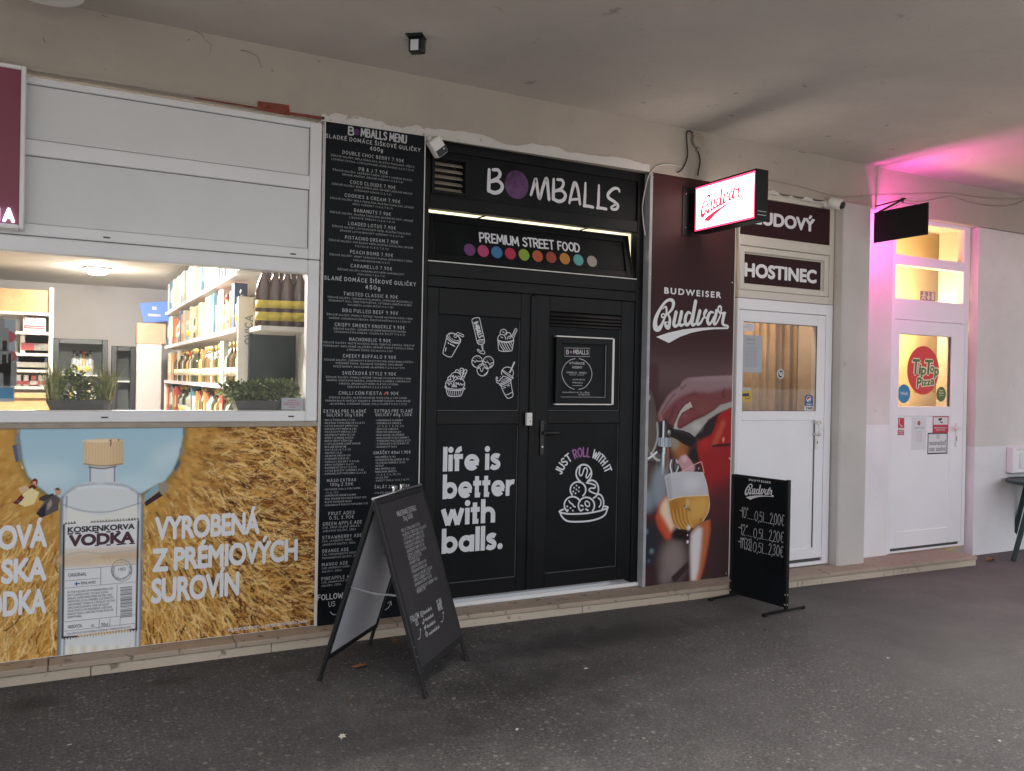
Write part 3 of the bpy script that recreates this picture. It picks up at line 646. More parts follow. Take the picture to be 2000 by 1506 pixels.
# ------------------------------------------------------------------ liquor shop window unit
def sash(mb, x0, x1, z0, z1, y0, y1, wl, wr=None, wb=None, wt=None, bev=.004):
    wr = wl if wr is None else wr; wb = wl if wb is None else wb; wt = wl if wt is None else wt
    mb.box(x0, x0+wl, y0, y1, z0, z1, bev); mb.box(x1-wr, x1, y0, y1, z0, z1, bev)
    mb.box(x0+wl, x1-wr, y0+.0005, y1, z0, z0+wb, bev); mb.box(x0+wl, x1-wr, y0+.0005, y1, z1-wt, z1, bev)
zz = {k: Z(600, y) for k, y in dict(top=238, a=250, b=344, c=371, d=487, e=507, f=517, g=535, h=802, i=823).items()}
XI = X(599, 600); XF0 = -2.6
mb = MB().use('pvc'); sash(mb, XF0, XW-.004, zz['e']+.002, zz['top'], -.02, .06, .08, XW-.004-XI, zz['d']-zz['e'], zz['top']-zz['a'])
mb.box(XF0+.08, XI, -.019, .055, zz['c'], zz['b'], .004)
sash(mb, XF0, XW-.004, zz['i'], zz['e']-.002, -.018, .06, .08, XW-.004-XI, zz['h']-zz['i'], zz['e']-.002-zz['g'], .006)
mb.use('seal'); mb.box(XF0, XW-.004, -.012, .05, zz['e']-.002, zz['e']+.002)
for x, y in ((208, 465), (571, 497), (204, 815), (567, 813)):        # drain slots
    a, b = FW.px(x, y); mb.box(a-.017, a+.017, -.0215, -.02, b-.004, b+.004)
o_win = part(mb, 'window_frame', label='white plastic shop window frame with two blind panels above the glass')
mb = MB().use('recess_shade_grey'); sash(mb, XF0+.08, XI, zz['b'], zz['a'], -.006, -.0035, .005, bev=0); part(mb, 'joint_line', o_win)  # thin dark lines added round the blind panel for the shade of its recess
mb = MB().use('recess_shade_grey'); sash(mb, XF0+.08, XI, zz['d'], zz['c'], -.006, -.0035, .005, bev=0); part(mb, 'joint_line', o_win)  # same painted recess shade round the lower blind panel
mb = MB().use('pvc_panel'); mb.box(XF0+.08, XI, -.003, .03, zz['b'], zz['a']); part(mb, 'panel', o_win)
mb = MB().use('pvc_panel'); mb.box(XF0+.08, XI, -.003, .03, zz['d'], zz['c']); part(mb, 'panel', o_win)
mb = MB().use('window_glass'); mb.rect(wall(.012), XF0+.08, zz['h'], XI, zz['g']); part(mb, 'pane', o_win)
mb = MB().use('beige_plastic'); mb.box(XF0, XW, -.025, .02, zz['i']-.03, zz['i']-.001, .003); part(mb, 'sill', o_win)
# rusty foam in the gap beside the window
mb = MB().use('foam_gap'); z = 1.2
while z < Z_WT:
    h = random.uniform(.02, .09); wd = random.uniform(.002, .007); mb.box(XW-.004, XW-.004+wd, -.012-random.uniform(0, .003), .01, z, z+h, .001); z += h
mb.use('pvc').box(XW+.0035, XM0-.001, -.016, .02, ZL, zz['top']-.01); part(mb, 'gap_filler')
# ------------------------------------------------------------------ black street food front: frame, lettered transom, tilted sash, double door
YD = .05; PD = wall(YD)
zt = dict(top=ZB+.01, p0=Z(912, 389.5, YD), p1=Z(864, 296, YD), o1=Z(837, 405, YD), o0=Z(835, 510, YD), r=Z(824, 537, YD), leaf=Z(1041, 575, YD), bot=Z(1040, 1151, YD))
XO0, XO1 = X(835.5, 460, YD), X(1242, 500, YD)
mb = MB().use('black_frame')
mb.box(XD0-.02, XO0, YD-.012, YD+.07, ZL+.01, zt['top'], .003); mb.box(XO1, XJ-.01, YD-.012, YD+.07, ZL+.01, zt['top'], .003)
mb.box(XO0, XO1, YD-.011, YD+.07, zt['p1'], zt['top'], .003); mb.box(XO0, XO1, YD-.0108, YD+.07, zt['o1'], zt['p0'], .003)
mb.box(XO0, XO1, YD-.0112, YD+.07, zt['r']+.002, zt['o0'], .003); mb.box(XO0, XO1, YD-.009, YD+.07, zt['leaf']+.002, zt['r'], .003)
part(mb, 'door_frame', label='black painted frame of the street food front')
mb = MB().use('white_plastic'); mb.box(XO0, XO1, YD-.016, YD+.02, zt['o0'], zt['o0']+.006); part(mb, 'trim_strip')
mb = MB().use('pvc').box(XD0, XJ-.012, YD-.03, YD+.06, ZL, ZL+.028, .004); part(mb, 'threshold')
mb = MB().use('grey_jamb'); mb.box(XJ-.012, XJ+.015, -.028, YD+.07, ZL, ZB-.002, .002); mb.use('ragged_plaster').box(XJ+.0155, XB0-.001, -.02, .03, ZL, ZB-.003); part(mb, 'door_jamb')
# transom panel, its extractor grille and the shop name
gx0, gz1 = PD.px(849, 311); gx1, gz0 = PD.px(907, 378); gx1 -= .0; gz0 = Z(880, 375, YD); gz1 = Z(880, 313, YD)
mb = MB().use('black_panel')
y_p = YD+.004
mb.box(XO0, gx0, y_p, YD+.03, zt['p0'], zt['p1']); mb.box(gx1, XO1, y_p, YD+.03, zt['p0'], zt['p1']); mb.box(gx0, gx1, y_p, YD+.03, zt['p0'], gz0); mb.box(gx0, gx1, y_p, YD+.03, gz1, zt['p1'])
o_tr = part(mb, 'transom_panel', label='black panel over the door with a white hand lettered name')
mb = MB().use('black_frame'); sash(mb, gx0-.02, gx1+.02, gz0-.02, gz1+.02, y_p-.014, y_p-.0005, .02, bev=.002)
mb.use('beige_plastic'); n = 5; hh = (gz1-gz0)/n
for k in range(n):
    zc = gz0+hh*(k+.5); mb.box(gx0, gx1, -.017, .017, -.0025, .0025, 0, Matrix.Translation((0, YD+.045, zc)) @ Matrix.Rotation(math.radians(40), 4, 'X'))
mb.use('cable'); mb.box(gx0-.03, gx1+.03, YD+.12, YD+.13, gz0-.05, gz1+.05); mb.box(gx1+.002, gx1+.03, YD+.031, YD+.12, gz0-.05, gz1+.05); mb.box(gx0-.03, gx0-.002, YD+.031, YD+.12, gz0-.05, gz1+.05); mb.box(gx0-.002, gx1+.002, YD+.031, YD+.12, gz1+.002, gz1+.05); mb.box(gx0-.002, gx1+.002, YD+.031, YD+.12, gz0-.05, gz0-.002)
cx, cz = (gx0+gx1)/2, (gz0+gz1)/2; rr = (gx1-gx0)*.52
mb.tube([(cx+rr*math.cos(t), YD+.075, cz-.02+rr*math.sin(t)) for t in np.linspace(0, 2*math.pi, 28)], .008, 6)
part(mb, 'vent', o_tr)
PT = wall(y_p); c5 = crop(940, 320, 6.6667); S5 = lambda pts: pxs(PT, c5(*pts)); u5 = abs(PT.px(1000, 360)[1]-PT.px(1000, 361)[1])/6.6667
mb = MB().use('white_vinyl')
for pts, wd in [([(102, 75), (98, 200), (95, 350)], [38, 50, 50]), ([(152, 78), (215, 82), (243, 130), (215, 185), (115, 235)], [40, 44, 46, 44, 44]), ([(115, 235), (210, 222), (270, 280), (250, 350), (175, 378), (105, 352)], [40, 44, 48, 50, 50, 48]),
    ([(645, 405), (680, 290), (708, 200), (730, 330), (757, 455), (800, 310), (848, 190), (868, 330), (880, 465)], [34, 44, 48, 44, 42, 44, 48, 46, 44]),
    ([(942, 200), (938, 330), (936, 460)], [34, 46, 48]), ([(990, 205), (1050, 215), (1068, 265), (1035, 325), (950, 358)], [36, 40, 42, 40, 40]), ([(950, 358), (1040, 348), (1092, 400), (1075, 465), (1010, 490), (945, 462)], [36, 40, 46, 48, 48, 46]),
    ([(1146, 510), (1172, 385), (1214, 250), (1255, 330), (1284, 525)], [32, 42, 52, 44, 38]), ([(1165, 468), (1220, 462), (1278, 462)], 34), ([(1355, 250), (1350, 400), (1342, 540)], [30, 42, 46]), ([(1335, 548), (1390, 552), (1452, 565)], [40, 42, 42]),
    ([(1530, 280), (1526, 430), (1520, 570)], [30, 42, 46]), ([(1508, 575), (1565, 578), (1625, 590)], [38, 40, 40]), ([(1798, 362), (1780, 325), (1720, 325), (1655, 385), (1655, 440), (1725, 490), (1778, 540), (1760, 588), (1710, 592), (1690, 570), (1720, 545), (1755, 530)], [28, 36, 44, 46, 46, 44, 42, 40, 36, 32, 28, 26])]:
    mb.stroke(PT, S5(pts), [v*u5 for v in (wd if isinstance(wd, list) else [wd]*len(pts))], .0015)
part(mb, 'lettering', o_tr)
mb = MB().use('purple_ball'); a, b = PT.px(1009, 361); mb.disc(PT, a, b, .093, .0016, 32, .098); part(mb, 'lettering', o_tr)
# tilted hopper sash with its own lettering
tilt = math.radians(12.0); sh = zt['o1']-zt['o0']-.012
PS = Plane((0, YD+.012, zt['o0']+.007), (1, 0, 0), (0, math.sin(tilt), math.cos(tilt)))
def pbox(mb, pl, a0, a1, b0, b1, d0, d1, bev=.003):
    M = Matrix(((pl.u[0], -pl.n[0], pl.v[0], pl.o[0]), (pl.u[1], -pl.n[1], pl.v[1], pl.o[1]), (pl.u[2], -pl.n[2], pl.v[2], pl.o[2]), (0, 0, 0, 1)))
    return mb.box(a0, a1, -d1, -d0, b0, b1, bev, M)
mb = MB().use('black_frame'); fw = .055; xa, xb = XO0+.012, XO1-.012
pbox(mb, PS, xa, xa+fw, 0, sh, -.04, 0); pbox(mb, PS, xb-fw, xb, 0, sh, -.04, 0); pbox(mb, PS, xa+fw, xb-fw, 0, fw, -.04, -.0005); pbox(mb, PS, xa+fw, xb-fw, sh-fw, sh, -.04, -.0005)
mb.use('black_panel'); pbox(mb, PS, xa+fw, xb-fw, fw, sh-fw, -.035, -.014, 0)
mb.use('black_frame')
for px_ in (934, 1131):
    a = PS.px(px_, 430)[0]; p = PS.pt(a, sh, -.01); mb.beam(p, (p[0]+.03, YD+.03, zt['o1']-.004), .008, .008)
o_sash = part(mb, 'transom_sash', label='black hopper window tilted inwards above the door')
PSP = Plane(PS.pt(0, 0, -.0139), PS.u, PS.v)
mb = MB().use('white_vinyl')
a0, b0 = PSP.px(938, 473); a1, _ = PSP.px(1131, 487); hgt = abs(PSP.px(1035, 462)[1]-PSP.px(1035, 478)[1])
random.seed(3); hand(mb, PSP, 'PREMIUM STREET FOOD', (a0+a1)/2, b0+.004, hgt, a1-a0, lw=.19, off=.002, track=.22, jitter=.03)
part(mb, 'lettering', o_sash)
for i in range(10):                       # the row of sweets printed on the sash: plain coloured balls
    x_ = 917+i*(1156-917)/9; y_ = 488+i*(510.5-488)/9; a, b = PSP.px(x_, y_)
    mb = MB().use('candy_%d' % i); mb.disc(PSP, a, b, .043, .002, 22); part(mb, 'printed_ball', o_sash)
# bright kitchen behind the transom
mb = MB().use('bright_wall'); rx0, rx1, rz0, rz1 = XD0-.02, XJ+.3, zt['leaf']+.05, ZB+.15
mb.box(rx0-.05, rx1+.05, 1.3, 1.35, rz0-.05, rz1+.05); mb.box(rx0-.05, rx0, .13, 1.3, rz0-.05, rz1+.05); mb.box(rx1, rx1+.05, .13, 1.3, rz0-.05, rz1+.05); mb.box(rx0, rx1, .13, 1.3, rz1, rz1+.05); mb.box(rx0, rx1, .13, 1.3, rz0-.05, rz0)
part(mb, 'kitchen_wall')
MATS['tube_lamp'] = emis('tube_lamp', (1, .90, .70), 9)
t = thing('tube_lamp', 'long bright strip lamp glowing behind the tilted black window', 'lamp', ((rx0+rx1)/2, .6, rz1-.06))
mb = MB().use('tube_lamp'); mb.box(rx0+.1, rx1-.05, .50, .72, rz1-.05, rz1-.03); mb.build('diffuser', t)
mb = MB().use('white_plastic'); mb.box(rx0+.08, rx1-.03, .48, .74, rz1-.03, rz1-.001); mb.build('housing', t)
# door leaves
XLM = X(1036.5, 850, YD)
def leaf(x0, x1, openings, nm):
    """openings: list of (x0,x1,z0,z1) recessed panels, stacked, same width"""
    mb = MB().use('black_frame'); y0, y1 = YD-.004, YD+.06; z0, z1 = zt['bot'], zt['leaf']
    ox0, ox1 = openings[0][0], openings[0][1]
    mb.box(x0, ox0, y0, y1, z0, z1, .004); mb.box(ox1, x1, y0, y1, z0, z1, .004)
    e = [z0]+sorted(v for o in openings for v in (o[2], o[3]))+[z1]
    for i in range(0, len(e), 2): mb.box(ox0, ox1, y0+.0004, y1, e[i], e[i+1], .004)
    mb.use('black_panel')
    for o in openings: mb.box(o[0], o[1], y0+.016, y1-.01, o[2], o[3])
    mb.use('edge_light')
    for o in openings:                     # paler strips: light caught along lower and right edges, put into the colour
        mb.box(o[0]+.003, o[1]-.003, y0+.0125, y0+.0165, o[2]+.0015, o[2]+.0045); mb.box(o[1]-.0045, o[1]-.0015, y0+.0125, y0+.0165, o[2]+.006, o[3]-.01)
    return part(mb, 'door_leaf', label=nm)
YPN = YD-.004+.016; PN = wall(YPN)
lx0, lx1 = X(855, 700, YD), X(1015.5, 700, YD); rx0_, rx1_ = X(1071, 760, YD), X(1212, 700, YD)
zu1, zu0, zl1, zl0 = Z(1013, 622.5, YD), Z(1010, 803, YD), Z(1010, 828, YD), Z(1000, 1128, YD)
o_l = leaf(XO0+.002, XLM-.002, [(lx0, lx1, zl0, zl1), (lx0, lx1, zu0, zu1)], 'left black door leaf with white food drawings and big white lettering')
ru1 = Z(1212, 617, YD)
o_r = leaf(XLM+.002, XO1-.002, [(rx0_, rx1_, zl0, zl1), (rx0_, rx1_, zu0, ru1)], 'right black door leaf with a small opening-hours window')
mb = MB().use('black_frame'); mb.box(XLM-.022, XLM+.022, YD-.016, YD-.0042, zt['bot']+.01, zt['leaf']-.01, .004); part(mb, 'door_astragal')
# big slogan
mb = MB().use('white_vinyl')
for s_, x0, y0, x1, y1, h in (('life is', 864.5, 921, 977, 919.5, 48), ('better', 864, 975, 1004, 969, 48), ('with', 861, 1027.5, 966.5, 1022, 48), ('balls.', 862, 1082, 981, 1075.5, 49)):
    a0, b0 = PN.px(x0, y0); a1, _ = PN.px(x1, y1); bt = PN.px(x0, y0-h)[1]
    geo_word(mb, PN, s_, a0, b0, (bt-b0)/1.47, a1-a0)
part(mb, 'lettering', o_l)
# line drawings
def strokes(mb, pl, cf, sets, wpx, off=.002):
    u = abs(pl.px(950, 700)[1]-pl.px(950, 701)[1])
    for it in sets:
        pts, o = it[0], it[1] if len(it) > 1 else {}
        mb.stroke(pl, pxs(pl, cf(*pts)), o.get('w', wpx)*u, off, o.get('s', True), o.get('c', False))
def circ(cx, cy, r, a0=0, a1=360, n=14, ry=None, rot=0):
    ry = ry or r; c, s_ = math.cos(math.radians(rot)), math.sin(math.radians(rot))
    out = []
    for k in range(n+1 if a1-a0 < 360 else n):
        t = math.radians(a0+(a1-a0)*k/n); x, y = r*math.cos(t), ry*math.sin(t); out.append((cx+x*c-y*s_, cy+x*s_+y*c))
    return out
c2 = crop(860, 610, 8.367); C_ = {'c': True}; SH = {'s': False}; TH = {'w': 1.0}
icons = [
 [([(105, 400), (72, 530), (42, 655), (60, 690), (110, 720), (165, 730), (190, 715), (250, 610), (318, 495)],), (circ(222, 415, 112, ry=62, rot=28), C_), (circ(228, 405, 92, ry=46, rot=28), {**C_, **TH}), ([(102, 375), (110, 430), (170, 480), (250, 505), (310, 505), (328, 480), (330, 440)],), ([(240, 410), (215, 395), (282, 328), (378, 372), (380, 395), (365, 402), (296, 368), (250, 415)], SH), ([(125, 498), (133, 508)], {'w': 2.2}), ([(160, 518), (195, 535), (230, 556)], {'w': 2.2}), ([(92, 580), (84, 610), (80, 635)], {'w': 1.8})],
 [([(512, 130), (535, 105), (580, 90), (630, 90), (642, 115), (680, 280), (718, 450), (708, 512), (680, 520), (640, 524), (602, 492), (560, 310), (512, 130)],), ([(602, 468), (650, 446), (714, 446)],), ([(606, 492), (655, 466), (712, 470)], TH), ([(618, 508), (660, 488), (706, 492)], TH), ([(662, 520), (676, 570), (690, 622)],), ([(692, 516), (692, 610)],), ([(690, 615), (722, 645), (716, 680), (655, 666), (605, 622), (618, 605), (665, 640), (690, 615)],)],
 [([(936, 440), (944, 530), (952, 610), (990, 634), (1065, 640), (1140, 634), (1172, 612), (1188, 520), (1198, 440)],), (circ(1066, 435, 133, 0, 180, ry=46),), (circ(1066, 450, 128, 0, 180, ry=46), TH), (circ(1000, 425, 62, 170, 370),), (circ(1030, 335, 56, 150, 400),), (circ(1102, 385, 54, 200, 400),), (circ(1142, 440, 52, 180, 370),), ([(1165, 390), (1190, 340), (1216, 280), (1238, 268), (1250, 295), (1225, 350), (1200, 410)],), ([(1190, 385), (1230, 300)], TH), ([(990, 400), (1005, 412), (1020, 415)],), ([(1120, 430), (1140, 420), (1145, 425)],), ([(1015, 325), (1030, 320), (1040, 330)],)]
  + [([(955+i*38, 480+abs(i-2)*3), (990+i*38, 560), (1040+i*34, 630)] if i < 4 else [(955+i*38, 482), (985+i*36, 520), (1175+(i-4)*4, 600-(i-4)*60)],) for i in range(6)],
 [(circ(600, 807, 87, ry=96), C_), (circ(782, 817, 88, ry=97), C_), ([(515, 800), (535, 785), (550, 800), (570, 815), (590, 790), (610, 800), (630, 800), (655, 800), (685, 790)],), ([(700, 805), (720, 800), (740, 825), (765, 810), (790, 830), (810, 860), (830, 830), (865, 820)],), ([(530, 850), (545, 875), (565, 890)],), ([(800, 895), (830, 880), (845, 860)],)] + [([(x, y), (x+2, y+2)], TH) for x, y in ((565, 755), (600, 738), (635, 750), (580, 775), (740, 765), (775, 745), (810, 765), (768, 785), (820, 790), (655, 880), (685, 872), (715, 882))],
 [(circ(687, 942, 90, ry=98), C_), ([(603, 920), (630, 912), (650, 915), (655, 950), (675, 968), (692, 945), (700, 910), (735, 908), (755, 925), (772, 920)],), ([(715, 1015), (740, 1005), (758, 980)],)],
 [([(72, 1205), (110, 1235), (230, 1258), (320, 1255), (398, 1240), (395, 1255), (360, 1270), (220, 1278), (110, 1258), (75, 1225), (72, 1205)],), ([(95, 1250), (115, 1340), (145, 1366), (230, 1375), (320, 1368), (345, 1345), (375, 1268)],), (circ(305, 1170, 92, 150, 405, ry=85),), (circ(150, 1175, 65, 110, 290, ry=75),), (circ(250, 1062, 88, 150, 390, ry=82),), (circ(168, 1088, 48), C_), (circ(225, 1222, 38, 180, 360),), (circ(225, 1222, 18, 180, 360),), (circ(275, 970, 32, 160, 380),), ([(330, 1030), (322, 930), (345, 915), (375, 925), (375, 960), (345, 1085)],), ([(345, 1085), (395, 945), (425, 945), (430, 970), (375, 1090)],)]
  + [([(130+i*34, 1275), (148+i*28, 1355)], TH) for i in range(7)] + [([(195, 1050), (210, 1030), (230, 1070), (250, 1040), (270, 1075), (295, 1045), (320, 1060)],), ([(235, 1160), (260, 1150), (270, 1180), (290, 1150), (310, 1190), (330, 1160), (350, 1190), (380, 1170)],), ([(105, 1160), (125, 1150), (140, 1190), (160, 1155), (185, 1175)],), ([(325, 960), (375, 940)], TH), ([(328, 1000), (370, 970)], TH), ([(370, 1020), (420, 980)], TH), ([(360, 1060), (400, 1030)], TH)],
 [([(985, 1185), (1025, 1290), (1085, 1395), (1130, 1400), (1185, 1360), (1165, 1230), (1145, 1100)],), ([(970, 1175), (1060, 1140), (1145, 1095), (1150, 1115), (1060, 1165), (978, 1195), (970, 1175)],), ([(1008, 1215), (1090, 1185), (1150, 1150)], TH), ([(1070, 1350), (1120, 1335), (1178, 1300)],), (circ(1095, 990, 98, 150, 390, ry=95, rot=12),), ([(1005, 960), (1080, 1015), (1172, 1078), (1185, 1065), (1100, 1000), (1012, 945), (1005, 960)],), ([(1130, 980), (1165, 900), (1200, 820), (1212, 825), (1175, 905), (1140, 985), (1122, 975)],), ([(970, 1170), (920, 1145), (920, 1110), (950, 1125), (975, 1105), (985, 1080), (1010, 1075), (1020, 1045), (1070, 1055), (1120, 1075), (1140, 1095)],), ([(995, 1120), (1050, 1090), (1110, 1075)], TH), ([(985, 1145), (1060, 1115), (1130, 1085)], TH), (circ(922, 1075, 13, n=8, ry=16), C_), ([(1035, 1245), (1045, 1225), (1065, 1228)],), ([(1100, 1210), (1110, 1195), (1130, 1200)],), ([(905, 1100), (907, 1103)],), ([(978, 1050), (980, 1053)], TH)]]
names_ = ('drawn_cup', 'drawn_bottle', 'drawn_tub', 'drawn_ball', 'drawn_ball', 'drawn_basket', 'drawn_cup')
for ic, nm in zip(icons, names_):
    mb = MB().use('white_vinyl'); strokes(mb, PN, c2, ic, 1.5)
    if nm == 'drawn_bottle':
        p0, p1 = PN.px(860+566/8.367, 610+165/8.367), PN.px(860+648/8.367, 610+412/8.367); d = np.array(p1)-np.array(p0); L_ = np.hypot(*d); d /= L_; nn = np.array([-d[1], d[0]])
        hand(mb, PN, 'B-MBALLS', 0, 0, .030, L_, 'l', .22, .002, fn=lambda A, Bq: tuple(np.array(p0)+d*A+nn*(Bq-.01)))
    part(mb, nm, o_l)
# right leaf: louvre, little window with the opening hours, drawing, handle
mb = MB().use('black_frame'); yl = YPN
wz1, wz0 = Z(1140, 659, YD), Z(1140, 790, YD); wx0, wx1 = X(1083, 720, YD), X(1195, 720, YD)
n = 4; zt0 = Z(1140, 640, YD)
for k in range(n):
    zc = zt0+(ru1-.004-zt0)*(k+.5)/n
    mb.box(rx0_+.004, rx1_-.004, -.004, .004, -.016, .016, .001, Matrix.Translation((0, yl-.008, zc)) @ Matrix.Rotation(math.radians(-28), 4, 'X'))
sash(mb, wx0, wx1-.012, wz0+.006, wz1-.006, yl-.034, yl-.004, .045, bev=.003)
o_lv = part(mb, 'louvre', o_r)
mb = MB().use('white_plastic'); mb.box(wx1-.0115, wx1+.006, yl-.036, yl-.002, wz0, wz1, .002); mb.box(wx0, wx1-.012, yl-.036, yl-.002, wz1-.0055, wz1+.003, .0); mb.box(wx0, wx1-.012, yl-.036, yl-.002, wz0-.003, wz0+.0055, 0)  # white edge strips stand in for light leaking round the little window
mb.use('grey_jamb'); mb.box(wx0+.045, wx1-.057, yl-.020, yl-.014, wz0+.051, wz0+.055); mb.box(wx1-.061, wx1-.057, yl-.020, yl-.014, wz0+.0555, wz1-.052); part(mb, 'window_light_edge', o_r)  # paler lower and right edges: caught light put into the colour
mb = MB().use('black_panel'); mb.box(wx0+.045, wx1-.057, yl-.012, yl-.003, wz0+.051, wz1-.051); part(mb, 'hours_panel', o_r)
PH = wall(yl-.012); c8 = crop(1060, 620, 5.378); mb = MB().use('menu_white'); u = abs(PH.px(1130, 700)[1]-PH.px(1130, 701)[1])
mb.stroke(PH, pxs(PH, c8((228, 320), (492, 325), (492, 412), (228, 408))), .9*u, .0012, False, True)
strokes(mb, PH, c8, [([(340, 432), (280, 452), (225, 510), (200, 590), (225, 670), (275, 730), (332, 755)], {'w': 1.4}), ([(382, 432), (440, 455), (495, 515), (516, 595), (495, 670), (440, 735), (378, 757)], {'w': 1.4})], 1.4, .0012)
def hpx(mb, pl, text, cx, cy, hp, wp=None, lw=.16, align='c', off=.0015, track=.26, **k):
    """hand lettering centred (or left) on a photo point, hp / wp in photo pixels"""
    a, b = pl.px(cx, cy); h = abs(pl.px(cx, cy-hp/2)[1]-pl.px(cx, cy+hp/2)[1]); wd = None
    if wp:
        if align == 'c': wd = abs(pl.px(cx+wp/2, cy)[0]-pl.px(cx-wp/2, cy)[0])
        else: wd = abs(pl.px(cx+wp, cy)[0]-a)
    hand(mb, pl, text, a, b-h/2, h, wd, align, lw, off, track, **k)
for s_, cx, cy, hp, wp in (('B', 260, 364, 40, 25), ('MBALLS', 400, 364, 42, 155), ('OTVÁRACIE', 360, 482, 22, 158), ('HODINY', 362, 524, 22, 100), ('PONDELOK - NEDEĽA', 356, 580, 14, 208), ('11:00 AM - 10:00 PM', 356, 604, 10, 155), ('+421 951 484 015', 375, 653, 12, 128), ('info@bomballs.sk', 366, 685, 11, 108), ('www.bomballs.sk', 363, 714, 10, 102), ('DONÁŠKOVÁ SLUŽBA', 350, 788, 12, 285), ('+421 904 293 968', 430, 812, 11, 120)):
    hpx(mb, PH, s_, 1060+cx/5.378, 620+cy/5.378, hp/5.378, wp/5.378, .2)
mb.use('purple_vinyl').disc(PH, *PH.px(1060+296/5.378, 620+364/5.378), .011, .0015, 12)
part(mb, 'lettering', o_r)
mb = MB().use('white_vinyl'); c3 = crop(1080, 880, 9.414)
strokes(mb, PN, c3, [(circ(565, 420, 142, 118, 420, ry=162, n=20),), (circ(458, 720, 142, 140, 410, ry=145, n=20),), (circ(710, 712, 124, 225, 435, ry=165, n=18),), (circ(358, 1000, 152, 128, 335, ry=152, n=16),), (circ(612, 1010, 148, 145, 400, ry=150, n=18),), (circ(830, 965, 100, 270, 405, ry=165, n=12),),
  ([(500, 290), (480, 400), (500, 460), (535, 440), (570, 340), (610, 320), (630, 380), (605, 470), (625, 505), (660, 460), (700, 400)], {'w': 3.2}), ([(610, 590), (700, 610), (770, 640), (765, 690), (690, 690), (660, 730), (710, 765), (800, 800)], {'w': 3.2}), ([(290, 925), (320, 965), (355, 985), (375, 1020), (405, 1035)], {'w': 3}), ([(830, 870), (875, 920), (875, 990), (845, 1040)], {'w': 3}), (circ(628, 980, 38, ry=52, rot=-30), {'w': 3, 'c': True}),
  ([(512, 1008), (548, 1020)], {'w': 3.4}), ([(510, 1110), (550, 1080)], {'w': 3.4}), ([(600, 1075), (640, 1100)], {'w': 3.4}),
  ([(190, 1080), (125, 1110), (130, 1135), (300, 1165), (600, 1155), (850, 1110), (990, 1060), (1000, 1035), (940, 1025)], {}), ([(125, 1120), (160, 1210), (250, 1290), (400, 1308), (650, 1295), (850, 1245), (960, 1170), (1000, 1050)], {})] + [([(x, y), (x+3, y+3)], {'w': 3.6}) for x, y in ((428, 642), (384, 683), (473, 678), (427, 715), (368, 752), (470, 748), (410, 785), (258, 1025), (317, 1055), (272, 1092), (360, 1103))], 3.6)
part(mb, 'drawn_platter', o_r)
mb = MB(); ctr = PN.px(1139.5, 938); R_ = abs(PN.px(1139.5, 884)[1]-ctr[1])
random.seed(11)
def arc_word(mb, text, t0, t1, h, mname):
    st, tw = hand_layout(text, .3); mb.use(mname); rx, ry = R_*1.12, R_*1.02
    def f(u, v):
        t = math.radians(t0+(t1-t0)*u/tw); n_ = np.array([math.cos(t), math.sin(t)]); p = np.array([rx*n_[0], ry*n_[1]])+n_*(v*h-h/2)
        return ctr[0]+p[0], ctr[1]+p[1]
    for c, cl, p in st:
        q = [f(*z) for z in p]
        if c: mb.stroke(PN, q, h*.19, .002, True, cl)
        else:
            for i in range(len(q)-1): mb.stroke(PN, [q[i], q[i+1]], h*.19, .002, False)
arc_word(mb, 'JUST', 163, 122, .058, 'white_vinyl'); arc_word(mb, 'ROLL', 113, 77, .062, 'purple_vinyl'); arc_word(mb, 'WITH IT', 69, 17, .058, 'white_vinyl'); part(mb, 'lettering', o_r)
mb = MB().use('black_plastic'); hx = X(1057, 850, YD); h0, h1 = Z(1057, 889, YD), Z(1057, 820, YD)
mb.box(hx-.016, hx+.016, YD-.018, YD-.0045, h0, h1, .006, seg=2); zh = Z(1070, 845, YD); mb.tube([(hx, YD-.015, zh), (hx, YD-.06, zh)], .010, 10)
mb.tube([(hx, YD-.055, zh), (hx+.05, YD-.062, zh+.002), (hx+.105, YD-.062, zh), (hx+.13, YD-.05, zh-.002)], [.010, .011, .014, .010], 10)
mb.use('steel').lathe([(.008, 0), (.007, .004)], (hx, YD-.018, h0+.06), 10, (0, -1, 0)); part(mb, 'handle', o_r)
